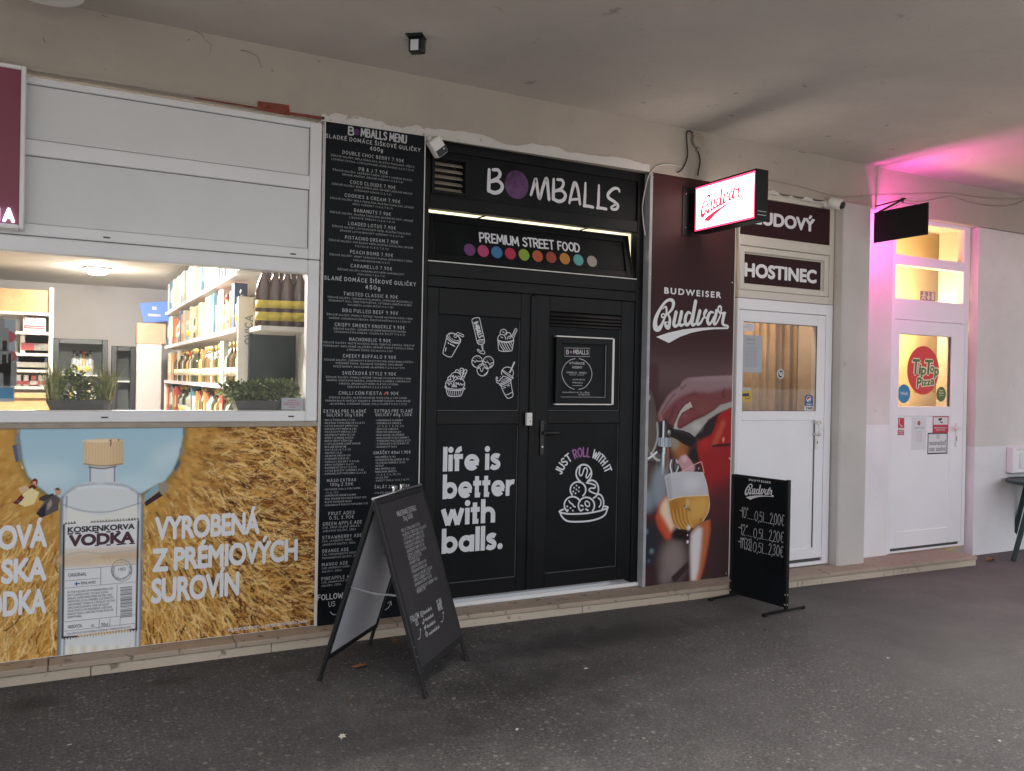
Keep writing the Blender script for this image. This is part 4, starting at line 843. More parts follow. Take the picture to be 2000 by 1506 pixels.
# ================================================================== posters and boards on the wall
LOGO_W = 1.0
def on_logo():
    """script logo as strokes in a unit box: x 0..1, y up"""
    B_ = [([(500, 690), (585, 590), (612, 480), (590, 415), (530, 395), (440, 440), (340, 570), (250, 740), (212, 900), (232, 1010), (300, 1020), (362, 930), (412, 810), (455, 715)], [44, 66, 84, 80, 64, 58, 66, 88, 108, 140, 110, 70, 46, 44]),
      ([(375, 600), (405, 565), (445, 548), (462, 610), (455, 700), (435, 730), (395, 700), (355, 728), (368, 778), (425, 765)], [14, 30, 48, 54, 46, 36, 34, 38, 36, 34]),
      ([(480, 700), (528, 780), (532, 880), (500, 990), (450, 965), (428, 890), (470, 885), (505, 870)], [44, 54, 70, 104, 84, 40, 22, 20]),
      ([(668, 668), (640, 800), (618, 920), (645, 965), (700, 945), (745, 860)], [88, 86, 84, 78, 56, 40]), ([(788, 662), (765, 780), (738, 900), (775, 950), (840, 925)], [88, 86, 82, 72, 44]),
      ([(985, 690), (930, 668), (880, 750), (865, 860), (890, 930), (940, 920), (990, 820), (1010, 720)], [44, 60, 80, 84, 84, 66, 46, 44]), ([(1092, 430), (1060, 600), (1030, 780), (1010, 900), (1040, 940), (1100, 910)], [90, 90, 90, 84, 74, 44]),
      ([(1185, 640), (1150, 780), (1122, 890), (1150, 925), (1205, 890), (1270, 780), (1330, 800)], [90, 86, 82, 72, 60, 48, 34]), ([(1320, 632), (1285, 690), (1275, 760)], [84, 80, 40]),
      ([(1470, 670), (1415, 665), (1365, 750), (1350, 860), (1385, 920), (1435, 880), (1490, 760)], [44, 62, 80, 84, 80, 54, 42]), ([(1548, 632), (1520, 760), (1490, 870), (1505, 925), (1560, 880), (1625, 740), (1635, 690)], [80, 84, 82, 66, 44, 38, 38]),
      ([(1610, 680), (1580, 600), (1600, 540), (1640, 545), (1650, 610), (1640, 670), (1690, 690), (1735, 680)], [40, 44, 46, 46, 40, 40, 50, 48]), ([(1712, 690), (1695, 780), (1678, 890), (1710, 945), (1780, 960), (1800, 990), (1775, 1012)], [84, 84, 78, 58, 46, 40, 38])]
    ul = [(235, 1200), (500, 1110), (800, 1042), (1100, 1008), (1400, 994), (1770, 994), (1802, 1004), (1796, 1030), (1500, 1035), (1250, 1060), (1000, 1110), (750, 1200), (510, 1332)]
    c1 = crop(1260, 550, 11.11); allp = [p for s_, _ in B_ for p in s_]+ul; A = pxs(PBR, c1(*allp)); xs_ = [p[0] for p in A]; ys_ = [p[1] for p in A]
    x0, y0, W = min(xs_), min(ys_), max(xs_)-min(xs_); nrm = lambda pts: [((p[0]-x0)/W, (p[1]-y0)/W) for p in pxs(PBR, c1(*pts))]
    k = abs(PBR.px(1340, 600)[1]-PBR.px(1340, 601)[1])/11.11/W
    return [(nrm(s_), [v*k for v in w_]) for s_, w_ in B_], nrm(ul), (x0, y0, W)
PBR = wall(-.0265)
LG, LU, LBOX = on_logo()
def logo(mb, pl, a, b, W, off=.0012, thin=1.0, rot=0.0, sx=1.0, tail=True):
    c, s_ = math.cos(rot), math.sin(rot); f = lambda p: (a+(p[0]*sx*c-p[1]*s_)*W, b+(p[0]*sx*s_+p[1]*c)*W)
    for pts, w_ in LG: mb.stroke(pl, [f(p) for p in pts], [v*W*thin for v in w_], off)
    mb.poly(pl, [f(p) for p in LU], off+.0008)
# ------------------------------------------------------------------ menu board
t = thing('menu_board', 'tall black menu board with white hand lettered price list left of the black door', 'menu board', ((XM0+XM1)/2, -.01, ZL))
MT = Z(730, 249, -.028)
mb = MB().use('menu_black'); mb.box(XM0+.004, XM1-.006, -.028, .016, ZL+.002, MT); mb.build('board', t)
mb = MB().use('white_plastic'); mb.box(XM0, XM0+.0036, -.031, .016, ZL+.003, MT); mb.build('edge_strip', t); mb = MB().use('white_plastic'); mb.box(XM1-.0056, XM1, -.031, .016, ZL+.003, MT); mb.build('edge_strip', t)
PM = wall(-.028); mb = MB().use('menu_white'); random.seed(5)
def ml(text, y, h, w_=None, x=None, align='c', lw=.11):
    xc = 731-(y-240)*.0192 if x is None else x
    hpx(mb, PM, text, xc, y, h*.84 if h < 9 else h, w_, lw*1.1, align, .0012, .46 if h < 9 else .26)
ml('B', 256, 15, 10, 686, lw=.19); ml('MBALLS MENU', 265.5, 14.5, 88, 750, lw=.17)
ml('SLADKÉ DOMÁCE ŠIŠKOVÉ GULIČKY', 279.5, 8.2, 184, 731, lw=.15); ml('400g', 291.5, 8.5, 24, 735, lw=.15)
D1 = 'ŠIŠKOVÉ GULIČKY, '
for nm, y, w_, ds in (
 ('DOUBLE CHOC BERRY 7.90€', 306, 119, ((D1+'BIELA ČOKOLÁDA, MLIEČNA ČOKOLÁDA, DŽEM Z', 315, 163), ('LESNÉHO OVOCIA, LYOFILIZOVANÉ LESNÉ OVOCIE (1,3,5,7,8,11)', 322, 160))),
 ('PB & J 7.90€', 334, 56, ((D1+'ARAŠIDOVÝ KRÉM, DŽEM Z LESNÉHO OVOCIA', 342, 155), ('DRVENÉ ARAŠIDY, DRVENÉ HORALKY (1,3,5,7,8)', 348.7, 118))),
 ('COCO CLOUDS 7.90€', 361, 88, ((D1+'BIELA ČOKOLÁDA, DRVENÉ LIESKOVÉ ORECHY', 369, 157), ('STRÚHANÝ KOKOS (1,3,7,8)', 376, 72))),
 ('COOKIES & CREAM 7.90€', 387.6, 108, ((D1+'BIELA ČOKOLÁDA, MLIEČNA ČOKOLÁDA, DRVENÉ', 396.3, 163), ('OREO SUŠIENKY (1,3,6,7,8,11)', 403, 78))),
 ('BANANUTS 7.90€', 414.6, 71, ((D1+'MLIEČNA ČOKOLÁDA, BANÁNOVÉ ČIPSY, DRVENÉ', 423, 162), ('LIESKOVÉ ORECHY (1,3,5,7,8,11)', 429.6, 88))),
 ('LOADED LOTUS 7.90€', 441, 92, ((D1+'LOTUS BISCOFF KRÉM, MLIEČNA ČOKOLÁDA', 449.5, 153), ('DRVENÉ LOTUS BISCOFF SUŠIENKY (1,3,6,7,8)', 456.5, 123))),
 ('PISTACHIO DREAM 7.90€', 468.5, 103, ((D1+'PISTÁCIOVÝ KRÉM, MLIEČNA ČOKOLÁDA, DRVENÉ', 476.7, 164), ('PISTÁCIE (1,3,5,7,8,11)', 483.7, 65))),
 ('PEACH BOMB 7.90€', 495.4, 83, ((D1+'JEMNÝ VANILKOVÝ PUDING, BROSKYŇOVÝ DŽEM', 504, 161), ('KRÁJANÉ BROSKYNE (1,3,7)', 511, 70))),
 ('CARAMELLO 7.90€', 522, 80, ((D1+'KARAMELOVÝ KRÉM, KARAMELOVÝ', 531, 129), ('POPCORN (1,3,6,7,8)', 537.6, 53)))):
    ml(nm, y, 7.2, w_, lw=.115)
    for d_, yy, ww in ds: ml(d_, yy, 3.7, ww, lw=.11)
ml('SLANÉ DOMÁCE ŠIŠKOVÉ GULIČKY', 549, 8.2, 178, 725, lw=.15); ml('450g', 561.7, 8.5, 28, 728, lw=.15)
for nm, y, w_, ds in (
 ('TWISTED CLASSIC 8.90€', 577, 105, ((D1+'CHRUMKAVÁ SLANINKA, STRÚHANÁ MOZZARELLA', 585.4, 165), ('CESNAKOVÝ OLEJ, ČERSTVÁ PAŽÍTKA, TATÁRSKA OMÁČKA ALEBO', 591.6, 161), ('MAJONÉZA ALEBO KEČUP (1,3,7,10)', 598, 88))),
 ('BBQ PULLED BEEF 9.90€', 609, 108, ((D1+'POMALY PEČENÉ TRHANÉ HOVÄDZIE MÄSO V BBQ', 618.5, 167), ('OMÁČKE, CHRUMKAVÁ CIBUĽKA, ČERSTVÁ PAŽÍTKA (1,3,6,7,9,10,11)', 625, 158))),
 ('CRISPY SMOKEY KNUCKLE 9.90€', 637, 136, ((D1+'CHRUMKAVÉ ÚDENÉ BRAVČOVÉ KOLENO', 645, 141), ('CESNAKOVÁ MAJONÉZA, COLESLAW ŠALÁT (1,3,4,7)', 651, 137))),
 ('NACHOHOLIC 9.90€', 664, 80, ((D1+'MLETÉ HOVÄDZIE MÄSO, ČERSTVÁ CIBUĽKA, ČERSTVÉ', 672, 177), ('PARADAJKY, NAKLADANÉ JALAPEÑOS, DRVENÉ SYROVÉ TORTILLA ČIPSY,', 678.3, 176), ('STRÚHANÝ ČEDAR, SALSA (1,3,6,7,10)', 684.6, 88))),
 ('CHEEKY BUFFALO 9.90€', 696.5, 103, ((D1+'CHRUMKAVÝ KURACÍ POPCORN, BANG BANG OMÁČKA', 705, 173), ('STRÚHANÝ ČEDAR, SEZAMOVÉ SEMIENKA, NAKLADANÉ', 711, 130), ('KYSLÉ UHORKY, NAKLADANÉ JALAPEÑOS (1,3,4,5,6,7,9,11)', 717.3, 138))),
 ('SVIEČKOVÁ STYLE 9.90€', 729.5, 104, ((D1+'POMALY PEČENÉ TRHANÉ HOVÄDZIE MÄSO V BBQ', 738, 166), ('OMÁČKE, SVIEČKOVÁ OMÁČKA, CHRUMKAVÁ SLANINKA, CHRUMKAVÁ', 744, 163), ('CIBUĽKA, BRUSNICOVÝ DŽEM, PLÁTOK CITRÓNA,', 750, 116), ('ČERSTVÁ PAŽÍTKA (1,3,4,7,9,10,11)', 756.3, 84))),
 ('CHILLI CON FIESTA   9.90€', 768, 116, ((D1+'MLETÉ HOVÄDZIE MÄSO CHILLI CON CARNE,', 777, 152), ('PARADAJKOVÁ OMÁČKA, KUKURICA, ČERVENÉ FAZUĽKY, NAKLADANÉ', 783, 165), ('JALAPEÑOS, STRÚHANÝ ČEDAR, CHILLI VLOČKY (1,3,4,7,9,10)', 789, 150)))):
    ml(nm, y, 7.2, w_, lw=.115)
    for d_, yy, ww in ds: ml(d_, yy, 3.7, ww, lw=.11)
ml('EXTRAS PRE SLADKÉ', 803, 6.4, 82, 674, lw=.115); ml('GULIČKY 30g 1.00€', 810.4, 6.4, 71, 674, lw=.115); ml('EXTRAS PRE SLANÉ', 802.5, 6.4, 73, 769, lw=.115); ml('GULIČKY 60g 1.00€', 809.8, 6.4, 70, 769, lw=.115)
def bullets(items, x, y0, dy, k=2.28):
    for i, s_ in enumerate(items):
        ind = s_.startswith('('); ml(('' if ind else '• ')+s_, y0+i*dy, 3.8, max(18, len(s_)*k), x+(5 if ind else 0), 'l', lw=.11)
bullets(['BIELA ČOKOLÁDA (7,1,0)', 'MLIEČNA ČOKOLÁDA (3,5,6,8,11)', 'LOTUS BISCOFF KRÉM (1,6)', 'KARAMELOVÝ KRÉM (6,7,8)', 'PISTÁCIOVÝ KRÉM (6,7,8)', 'ARAŠIDOVÝ KRÉM (5,7,8)', 'DŽEM Z LESNÉHO OVOCIA', 'BROSKYŇOVÝ DŽEM (12)', 'LYOFILIZOVANÉ LESNÉ OVOCIE', 'KRÁJANÉ BROSKYNE', 'PISTÁCIE (5,7,8,11)', 'ARAŠIDY (5,8)', 'LIESKOVÉ ORECHY (8)', 'STRÚHANÝ KOKOS (8)', 'HORALKY KEKSÍKY (1,5,6,8)', 'OREO SUŠIENKY (1,6,7)', 'BANÁNOVÉ ČIPSY (7,8,11)', 'LOTUS BISCOFF SUŠIENKY (1,6)', 'KARAMELOVÝ POPCORN (1,5,6,7,8)'], 632, 820.4, 5.85, 2.75)
bullets(['CHRUMKAVÁ SLANINKA', 'CHRUMKAVÁ CIBUĽKA', '(1,3,6,7,9,10,11)', 'ČERSTVÁ CIBUĽKA', 'ČERSTVÉ PARADAJKY', 'NAKLADANÉ JALAPEÑOS', 'NAKLADANÉ KYSLÉ UHORKY', 'STRÚHANÁ MOZZARELLA (7)', 'STRÚHANÝ SYR ČEDAR (7)', 'CESNAKOVÝ OLEJ'], 733, 821, 5.77, 2.95)
ml('OMÁČKY 80ml 1.90€', 883.6, 6.4, 72, 766, lw=.115)
bullets(['MAJONÉZA (3,10)', 'CESNAKOVÁ MAJONÉZA (3,10)', 'TATÁRSKA OMÁČKA (3,10)', 'KEČUP', 'BBQ OMÁČKA (10)', 'BANG BANG OMÁČKA', '(1,3,4,7,6,10,11)', 'SALSA (10)', 'SWEET CHILLI (1,6,7,8,11)'], 731, 893, 5.75, 2.7)
ml('MÄSO EXTRAS', 937.8, 6.4, 56, 667, lw=.115); ml('130g 2.50€', 945.7, 6.4, 44, 667, lw=.115)
bullets(['HOVÄDZIE CHILLI CON CARNE', '(1,6,10)', 'CHRUMKAVÉ ÚDENÉ KOLENO', 'BBQ TRHANÉ HOVÄDZIE MÄSO (10)', 'MLETÉ HOVÄDZIE MÄSO', 'CHRUMKAVÝ KURACÍ POPCORN (1,3)'], 632, 956.3, 6.2, 2.85)
ml('ŠALÁT 200g 2.50€', 950, 6.4, 68, 766, lw=.115); bullets(['COLESLAW (3,7,10)'], 729, 963, 6, 2.9)
ml('FRUIT ADES', 1002, 7, 50, 667, lw=.115); ml('0.5L 3.90€', 1010.4, 7, 47, 667, lw=.115)
for nm, y, ww, d1, d2 in (('GREEN APPLE ADE', 1023.7, 76, 'ĽAD, SIRUP ZELENÉ JABLKO,', 'JABLKOVÉ GULIČKY, SÓDA'), ('STRAWBERRY ADE', 1050.3, 76, 'ĽAD, JAHODOVÝ SIRUP,', 'JAHODOVÉ GULIČKY, SÓDA'), ('ORANGE ADE', 1076.6, 51, 'ĽAD, POMARANČOVÝ SIRUP,', 'POMARANČOVÉ GULIČKY, SÓDA'), ('MANGO ADE', 1103, 50, 'ĽAD, MANGOVÝ SIRUP,', 'GULIČKY, SÓDA'), ('PINEAPPLE ADE', 1130.6, 64, 'ĽAD, ANANÁSOVÝ SIRUP,', 'GULIČKY, SÓDA')):
    x = 631-(y-1000)*.021; ml(nm, y, 7, ww, x, 'l', lw=.115); ml(d1, y+7.3, 4, len(d1)*2.9, x, 'l', lw=.11); ml(d2, y+13.9, 4, len(d2)*2.9, x, 'l', lw=.11)
ml('FOLLOW', 1165, 10, 48, 645, lw=.16); ml('US', 1179.5, 9, 12, 648, lw=.11)
mb.stroke(PM, pxs(PM, [(645, 1195), (650, 1200), (656, 1200)]), .004, .0012); mb.stroke(PM, pxs(PM, [(752, 1191), (759, 1186), (763, 1176)]), .004, .0012); mb.stroke(PM, pxs(PM, [(757, 1178), (763.5, 1174), (764.5, 1182)]), .004, .0012, False)
mb.build('lettering', t)
mb = MB().use('purple_ball'); mb.disc(PM, *PM.px(696.5, 258), .019, .0013, 20); mb.build('lettering', t)
mb = MB().use('sign_red'); a, b = PM.px(752, 768.5); mb.disc(PM, a, b, .014, .0013, 10, .006, .9); mb.build('printed_chilli', t)
# ------------------------------------------------------------------ vodka poster
t = thing('vodka_poster', 'wide poster of a clear vodka bottle in a golden wheat field under the shop window', 'poster', (.3, -.01, ZL))
VA0, VA1 = X(0, 1060)-.5, X(616, 1000); VB1 = Z(600, 831)
mb = MB().use('white_plastic'); mb.box(VA0, VA1+.004, -.0105, .018, ZL+.001, VB1+.004); mb.build('backing_board', t)
PV = wall(-.011); V = Picture(PV, VA0, ZL+.004, VA1, VB1, .0038, (176, 128, 62))
cen = np.array(PV.px(197, 815)); R0 = abs(PV.px(197, 975)[1]-cen[1])
dist = np.hypot(V.A-cen[0], (V.B-cen[1])); tx = np.clip((V.A-PV.px(290, 1000)[0])/(VA1-PV.px(290, 1000)[0]), 0, 1)
V.put(np.clip(tx*1.1, 0, 1)*.75, (98, 50, 22)); V.put(np.exp(-((dist-R0-.05)/.12)**2)*.8, (192, 146, 70))
rg = np.random.default_rng(4)
def straw(n, pal, lmin, lmax, sel, spread, wide, op):
    px_ = rg.uniform(VA0-.05, VA1+.05, n); py = rg.uniform(ZL, VB1+.05, n); d = np.hypot(px_-cen[0], py-cen[1]); k = (d > R0*.98) & sel(px_, py, d); px_, py, d = px_[k], py[k], d[k]; n = len(px_)
    ang = np.arctan2(py-cen[1], px_-cen[0]); far = np.clip((px_-cen[0]-.55)/.6, 0, 1)
    ang = ang*(1-far*.8)+far*.8*(-.55+.5*np.sin(px_*5+py*3)) + rg.normal(0, spread, n); L = rg.uniform(lmin, lmax, n)*np.clip(.35+(d-R0)*1.6, .3, 1.15); cur = rg.normal(0, .45, n)
    col = np.array([lin(c) for c in pal])[rg.integers(0, len(pal), n)]*rg.uniform(.75, 1.15, (n, 1)); K = 46
    for s_ in np.linspace(0, 1, K):
        a_ = ang+cur*(s_-.5); x = px_+np.cos(a_)*L*s_; y = py+np.sin(a_)*L*s_
        i = ((x-V.a0)/V.dx).astype(int); j = ((y-V.b0)/V.dy).astype(int)
        for oi, oj in ((0, 0), (1, 0), (0, 1))[:wide]:
            ok = (i+oi >= 0) & (i+oi < V.nx) & (j+oj >= 0) & (j+oj < V.ny); ii, jj = i[ok]+oi, j[ok]+oj
            V.C[jj, ii] = V.C[jj, ii]*(1-op)+col[ok]*op
right = lambda x, y, d: rg.random(len(x)) < np.clip((x-cen[0]-.2)/.6, .05, 1)
lowl = lambda x, y, d: rg.random(len(x)) < np.clip((.95-y)/.6, .1, 1)
straw(2600, [(96, 44, 20), (80, 36, 16), (120, 66, 28), (70, 26, 16)], .05, .16, right, .28, 2, .8)
straw(900, [(120, 74, 34), (96, 50, 22)], .03, .09, lowl, .3, 2, .6)
straw(4200, [(206, 164, 92), (188, 140, 66), (170, 118, 50), (214, 178, 108)], .03, .11, lambda x, y, d: rg.random(len(x)) < 1-.45*np.clip((x-cen[0]-.5)/.6, 0, 1), .26, 2, .6)
straw(1500, [(222, 188, 122), (232, 204, 146), (206, 160, 84)], .05, .15, lambda x, y, d: d > R0+.15, .24, 1, .85)
straw(1700, [(88, 40, 20), (70, 28, 18), (54, 24, 20), (120, 66, 30)], .03, .12, right, .34, 2, .85)
straw(1100, [(214, 172, 98), (228, 192, 124), (190, 140, 70)], .04, .12, lambda x, y, d: d > R0+.2, .3, 1, .9)
for _ in range(240):                                        # ripe ears with long awns
    x = rg.uniform(cen[0]+.45, VA1); y = rg.uniform(ZL+.05, VB1); an = -.55+.5*math.sin(x*5+y*3)+rg.choice([0, math.pi])+rg.normal(0, .3); L = rg.uniform(.05, .09); col = np.array(lin([(226, 190, 122), (206, 158, 84), (190, 140, 70)][rg.integers(0, 3)]))
    for k in range(9):
        s_ = k/8*L; bx, by = x+math.cos(an)*s_, y+math.sin(an)*s_
        for sg in (-1, 1):
            for r_ in np.linspace(0, .010 if k < 8 else .06, 7):
                i, j = int((bx+math.cos(an+sg*.5)*r_-V.a0)/V.dx), int((by+math.sin(an+sg*.5)*r_-V.b0)/V.dy)
                if 0 <= i < V.nx-1 and 0 <= j < V.ny-1: V.C[j, i] = V.C[j, i]*.25+col*.75
soft = np.clip(1-(dist-R0)/.38, 0, 1)[..., None]*.9; V.C = V.C*(1-soft)+np.stack([V.blur(V.C[..., k], .009) for k in range(3)], -1)*soft
V.C = V.C*.7+.3*np.stack([V.blur(V.C[..., k], .004) for k in range(3)], -1)
q = lambda *p: pxs(PV, p)
lp = [(39, 825), (39, 850), (41, 869), (45, 900), (55, 928), (74, 949), (95, 966), (135, 978), (197, 982), (260, 972), (304, 947), (321, 940), (336, 921), (348, 892), (356, 858), (358, 825)]
V.line(q(*[(x-4 if x < 190 else x+4, y+3) for x, y in lp]), .03, (150, 118, 60), .01); V.line(q(*lp), .016, (96, 108, 74), .003, .8)
V.poly(q(*lp), (166, 194, 205), .004); V.put(V.blur(V.mask(q(*lp)), .004)*np.clip((V.B-PV.px(197, 960)[1])/.4, 0, 1), (154, 188, 203), .9); keep_ = V.C.copy(); sk_ = V.blur(V.mask(q(*lp)), .004)[..., None]; V.ell(q((330, 890))[0], .12, .05, (194, 210, 216), .04, .8, .6); V.ell(q((80, 930))[0], .16, .07, (188, 210, 217), .04, .9); V.ell(q((270, 950))[0], .14, .06, (188, 210, 217), .04, .8); V.C = keep_*(1-sk_)+V.C*sk_
for pts, c in (([(24, 870), (40, 868), (44, 898), (31, 903)], (84, 94, 110)), ([(32, 870), (40, 868), (44, 898), (37, 900)], (116, 128, 142)), ([(30, 848), (38, 846), (39, 866), (30, 868)], (128, 132, 128)), ([(31, 834), (38, 832), (38, 845), (33, 846)], (150, 148, 140)), ([(40, 903), (47, 915), (43, 917)], (208, 190, 140)), ([(282, 966), (309, 944), (310, 958), (283, 981)], (130, 162, 176)), ([(282, 981), (311, 960), (318, 968), (285, 989)], (58, 40, 46)), ([(309, 944), (325, 942), (332, 954), (318, 968), (311, 960)], (148, 136, 122)), ([(350, 880), (357, 868), (361, 885), (354, 892)], (140, 132, 116)), ([(340, 915), (350, 896), (353, 905), (343, 921)], (82, 96, 112)), ([(357, 838), (362, 836), (362, 850), (358, 856)], (110, 122, 126))): V.poly(q(*pts), c, .002)
# the two small figures leaning out of the field in the print
for pts, c in (([(60, 940), (68, 934), (74, 938), (73, 946), (63, 950)], (112, 46, 38)), ([(63, 941), (70, 940), (71, 948), (65, 950)], (205, 150, 122)), ([(56, 950), (66, 946), (72, 952), (60, 962), (54, 958)], (92, 34, 34)), ([(35, 953), (50, 948), (60, 956), (58, 970), (40, 962)], (205, 170, 140)), ([(40, 968), (62, 953), (77, 962), (66, 985), (48, 990), (36, 984)], (222, 204, 150)), ([(28, 980), (42, 966), (48, 972), (34, 986), (20, 980)], (110, 36, 40)), ([(32, 978), (40, 976), (36, 984)], (60, 90, 110)), ([(107, 956), (114, 953), (120, 958), (118, 966), (109, 968)], (190, 146, 118)), ([(106, 955), (114, 952), (119, 956), (112, 958)], (90, 66, 50)), ([(76, 972), (90, 966), (106, 964), (104, 975), (88, 980), (76, 977)], (64, 58, 58)), ([(88, 978), (108, 966), (116, 972), (114, 996), (90, 1008), (70, 1003)], (86, 80, 82)), ([(92, 985), (100, 974), (102, 986), (92, 998)], (150, 138, 128)), ([(70, 1003), (90, 984), (88, 1008), (80, 1012)], (46, 44, 56))): V.poly(q(*pts), c, .002)
# bottle
bl = [(174, 911), (227, 910), (227, 930), (228, 941), (246, 948), (266, 958), (276, 968), (280, 985), (279, 1100), (277, 1200), (273, 1300), (111, 1300), (114, 1150), (117, 1050), (118, 985), (121, 968), (135, 955), (154, 946), (173, 941)]
V.poly(q(*bl), (204, 207, 208), .002); bm_ = V.mask(q(*bl)); xl, xr = PV.px(117, 1060)[0], PV.px(279, 1060)[0]; un = (V.A-xl)/(xr-xl)
body = bm_*(V.B < PV.px(197, 966)[1])
V.put(body*np.clip((.085-np.minimum(un, 1-un))/.085, 0, 1)**.6, (104, 112, 122), .95); V.put(body*np.exp(-((un-.045)/.012)**2), (212, 220, 226), .8); V.put(body*np.exp(-((un-.955)/.012)**2), (204, 212, 218), .8); V.put(body*np.exp(-((un-.07)/.010)**2), (92, 104, 120), .6); V.put(body*np.exp(-((un-.93)/.010)**2), (92, 104, 120), .6)
V.put(V.blur(V.mask(q((128, 990), (197, 1008), (268, 984), (272, 1020), (270, 1060), (122, 1060))), .006), (216, 214, 206), .8); V.line(q((124, 986), (150, 995), (180, 1000), (215, 999), (250, 990), (274, 982)), .006, (132, 140, 146), .003, .8)
V.line(q((121, 972), (136, 958), (158, 949), (197, 945), (238, 948), (262, 958), (277, 970)), .010, (116, 128, 144), .004, .8); V.line(q((150, 954), (197, 949), (250, 955)), .012, (214, 224, 230), .006, .8)
for x in (176, 224): V.line(q((x, 913), (x, 940)), .008, (98, 110, 132), .003, .9)
V.line(q((196, 914), (196, 938)), .05, (196, 206, 212), .01, .8); V.line(q((174, 912), (200, 915), (226, 911)), .008, (92, 84, 84), .003, .9)
cp = [(163, 861), (200, 856), (240, 858), (241, 905), (200, 911), (164, 908)]; V.poly(q(*cp), (212, 184, 144), .002); V.ell(q((201, 861))[0], .104, .010, (228, 208, 172), .003, .8); cm = V.mask(q(*cp)); uc = (V.A-PV.px(163, 880)[0])/(PV.px(240, 880)[0]-PV.px(163, 880)[0]); V.put(cm*np.clip(uc-.6, 0, 1)*1.2, (176, 140, 98), .9); V.put(cm*np.clip(.12-uc, 0, 1)*5, (190, 158, 116), .8)
for k in range(26): x = 165+k*3; V.line(q((x, 864), (x+rg.uniform(-1, 1), 904)), .0035, (196, 164, 122) if k % 2 else (222, 198, 160), .001, .5)
V.poly(q((214, 860), (218, 857), (218, 868), (215, 874)), (120, 80, 54), .002, .9); V.poly(q((230, 858), (233, 858), (233, 866)), (120, 80, 54), .002, .9); V.line(q((164, 906), (200, 910), (240, 906)), .006, (150, 112, 76), .002)
# label
V.poly(q((124, 1026), (271, 1017), (266, 1230), (121, 1247)), (212, 212, 214), .001); V.put(V.blur(V.mask(q((125, 1072), (269, 1066), (268, 1102), (124, 1110))), .004), (205, 192, 176), .9)
V.ell(q((160, 1092))[0], .14, .03, (196, 172, 140), .015, .7); V.ell(q((240, 1086))[0], .12, .03, (190, 160, 128), .015, .7); V.line(q((130, 1084), (160, 1078), (200, 1081), (240, 1077), (266, 1074)), .006, (172, 168, 160), .003, .8)
for k in range(14): x = 180+k*4; V.line(q((x, 1102), (x+rg.uniform(-2, 2), 1092)), .004, (214, 196, 160), .001, .8)
for pts in ([(125, 1025), (122, 1246)], [(270, 1018), (266, 1229)]): V.line(q(*pts), .010, (58, 42, 46), .001, 1, False)
for k in range(26):
    x = 126+k*5.6; y = 1024-(x-124)*.06
    if k < 4 or k > 8: V.poly(q((x, y), (x+3, y-5), (x+6, y)), (120, 116, 110) if 4 < k < 22 else (58, 48, 50), 0)
    yb = 1244-(x-122)*.115; V.poly(q((x-3, yb), (x, yb+7), (x+3, yb)), (60, 46, 48) if k < 4 or k > 22 else (178, 140, 76), 0)
V.line(q((122, 1245), (150, 1243)), .010, (58, 42, 46), .001, 1, False)
for k in range(12): x = 130+k*11; V.line(q((x, 1262), (x+rg.uniform(-3, 3), 1292)), .010, (206, 186, 132) if k % 2 else (226, 220, 196), .004, .9)
g_ = V.C.mean(2, keepdims=True); V.C = g_+(V.C-g_)*.98
V.build('printed_picture', print_mat('vodka_print').name, 0, t, 1.14)
mb = MB().use('white_print')
for s_, x0, y0, x1, y1, h in (('NOVÁ', -40, 1077, 92, 1071, 48), ('SKA', 2, 1141, 91, 1134, 48), ('VODKA', -58, 1211, 90, 1202, 50), ('VYROBENÁ', 302, 1056, 507, 1041, 46), ('Z PRÉMIOVÝCH', 297, 1118, 581, 1093, 46), ('SUROVÍN', 295, 1179.5, 467, 1162, 49)): typ_px(mb, PV, s_, x0, y0, x1, y1, h, bold=.04, space=.95, off=.002)
typ_px(mb, PV, 'PITE ZODPOVEDNE. KOFT s.r.o. DISTRIBÚTOR PRÉMIOVÝCH ZNAČIEK', 445, 1234, 601, 1217, 6, bold=.02, off=.002); mb.build('lettering', t)
mb = MB().use('ink'); typ_px(mb, PV, 'KOSKENKORVA', 132, 1041, 263, 1033, 11.5, bold=.04, off=.002)
mb.build('lettering', t)
mat('vodka_maroon', (.055, .014, .022), .5); mb = MB().use('vodka_maroon'); typ_px(mb, PV, 'VODKA', 134, 1068, 262, 1061, 23, bold=.05, off=.002)
sy = abs(PV.px(190, 1060)[1]-PV.px(190, 1061)[1])
for x, y, w_ in ((137, 1043, 11), (152, 1042, 11), (189, 1065.5, 8), (189, 1040, 8), (212, 1064.5, 9), (212, 1039, 9), (232, 1063.5, 9), (230, 1038, 8), (241, 1062.5, 10), (258, 1061.5, 11)): mb.stroke(PV, pxs(PV, [(x-w_/2, y), (x+w_/2, y-.5)]), 2.6*sy, .0022, False, caps=False)
mb.build('lettering', t)
mb = MB().use('ink_grey')
typ_px(mb, PV, 'ORIGINAL', 133, 1127, 169, 1125, 7, bold=.03, off=.002); typ_px(mb, PV, 'FINLAND', 158, 1142, 187, 1140, 6, bold=.03, off=.002); typ_px(mb, PV, '40%VOL', 132, 1228, 161, 1227, 7, bold=.03, off=.002); typ_px(mb, PV, '70cl', 197, 1224, 211, 1222, 7, bold=.03, off=.002); typ_px(mb, PV, 'e', 178, 1225, 184, 1225, 8, off=.002)
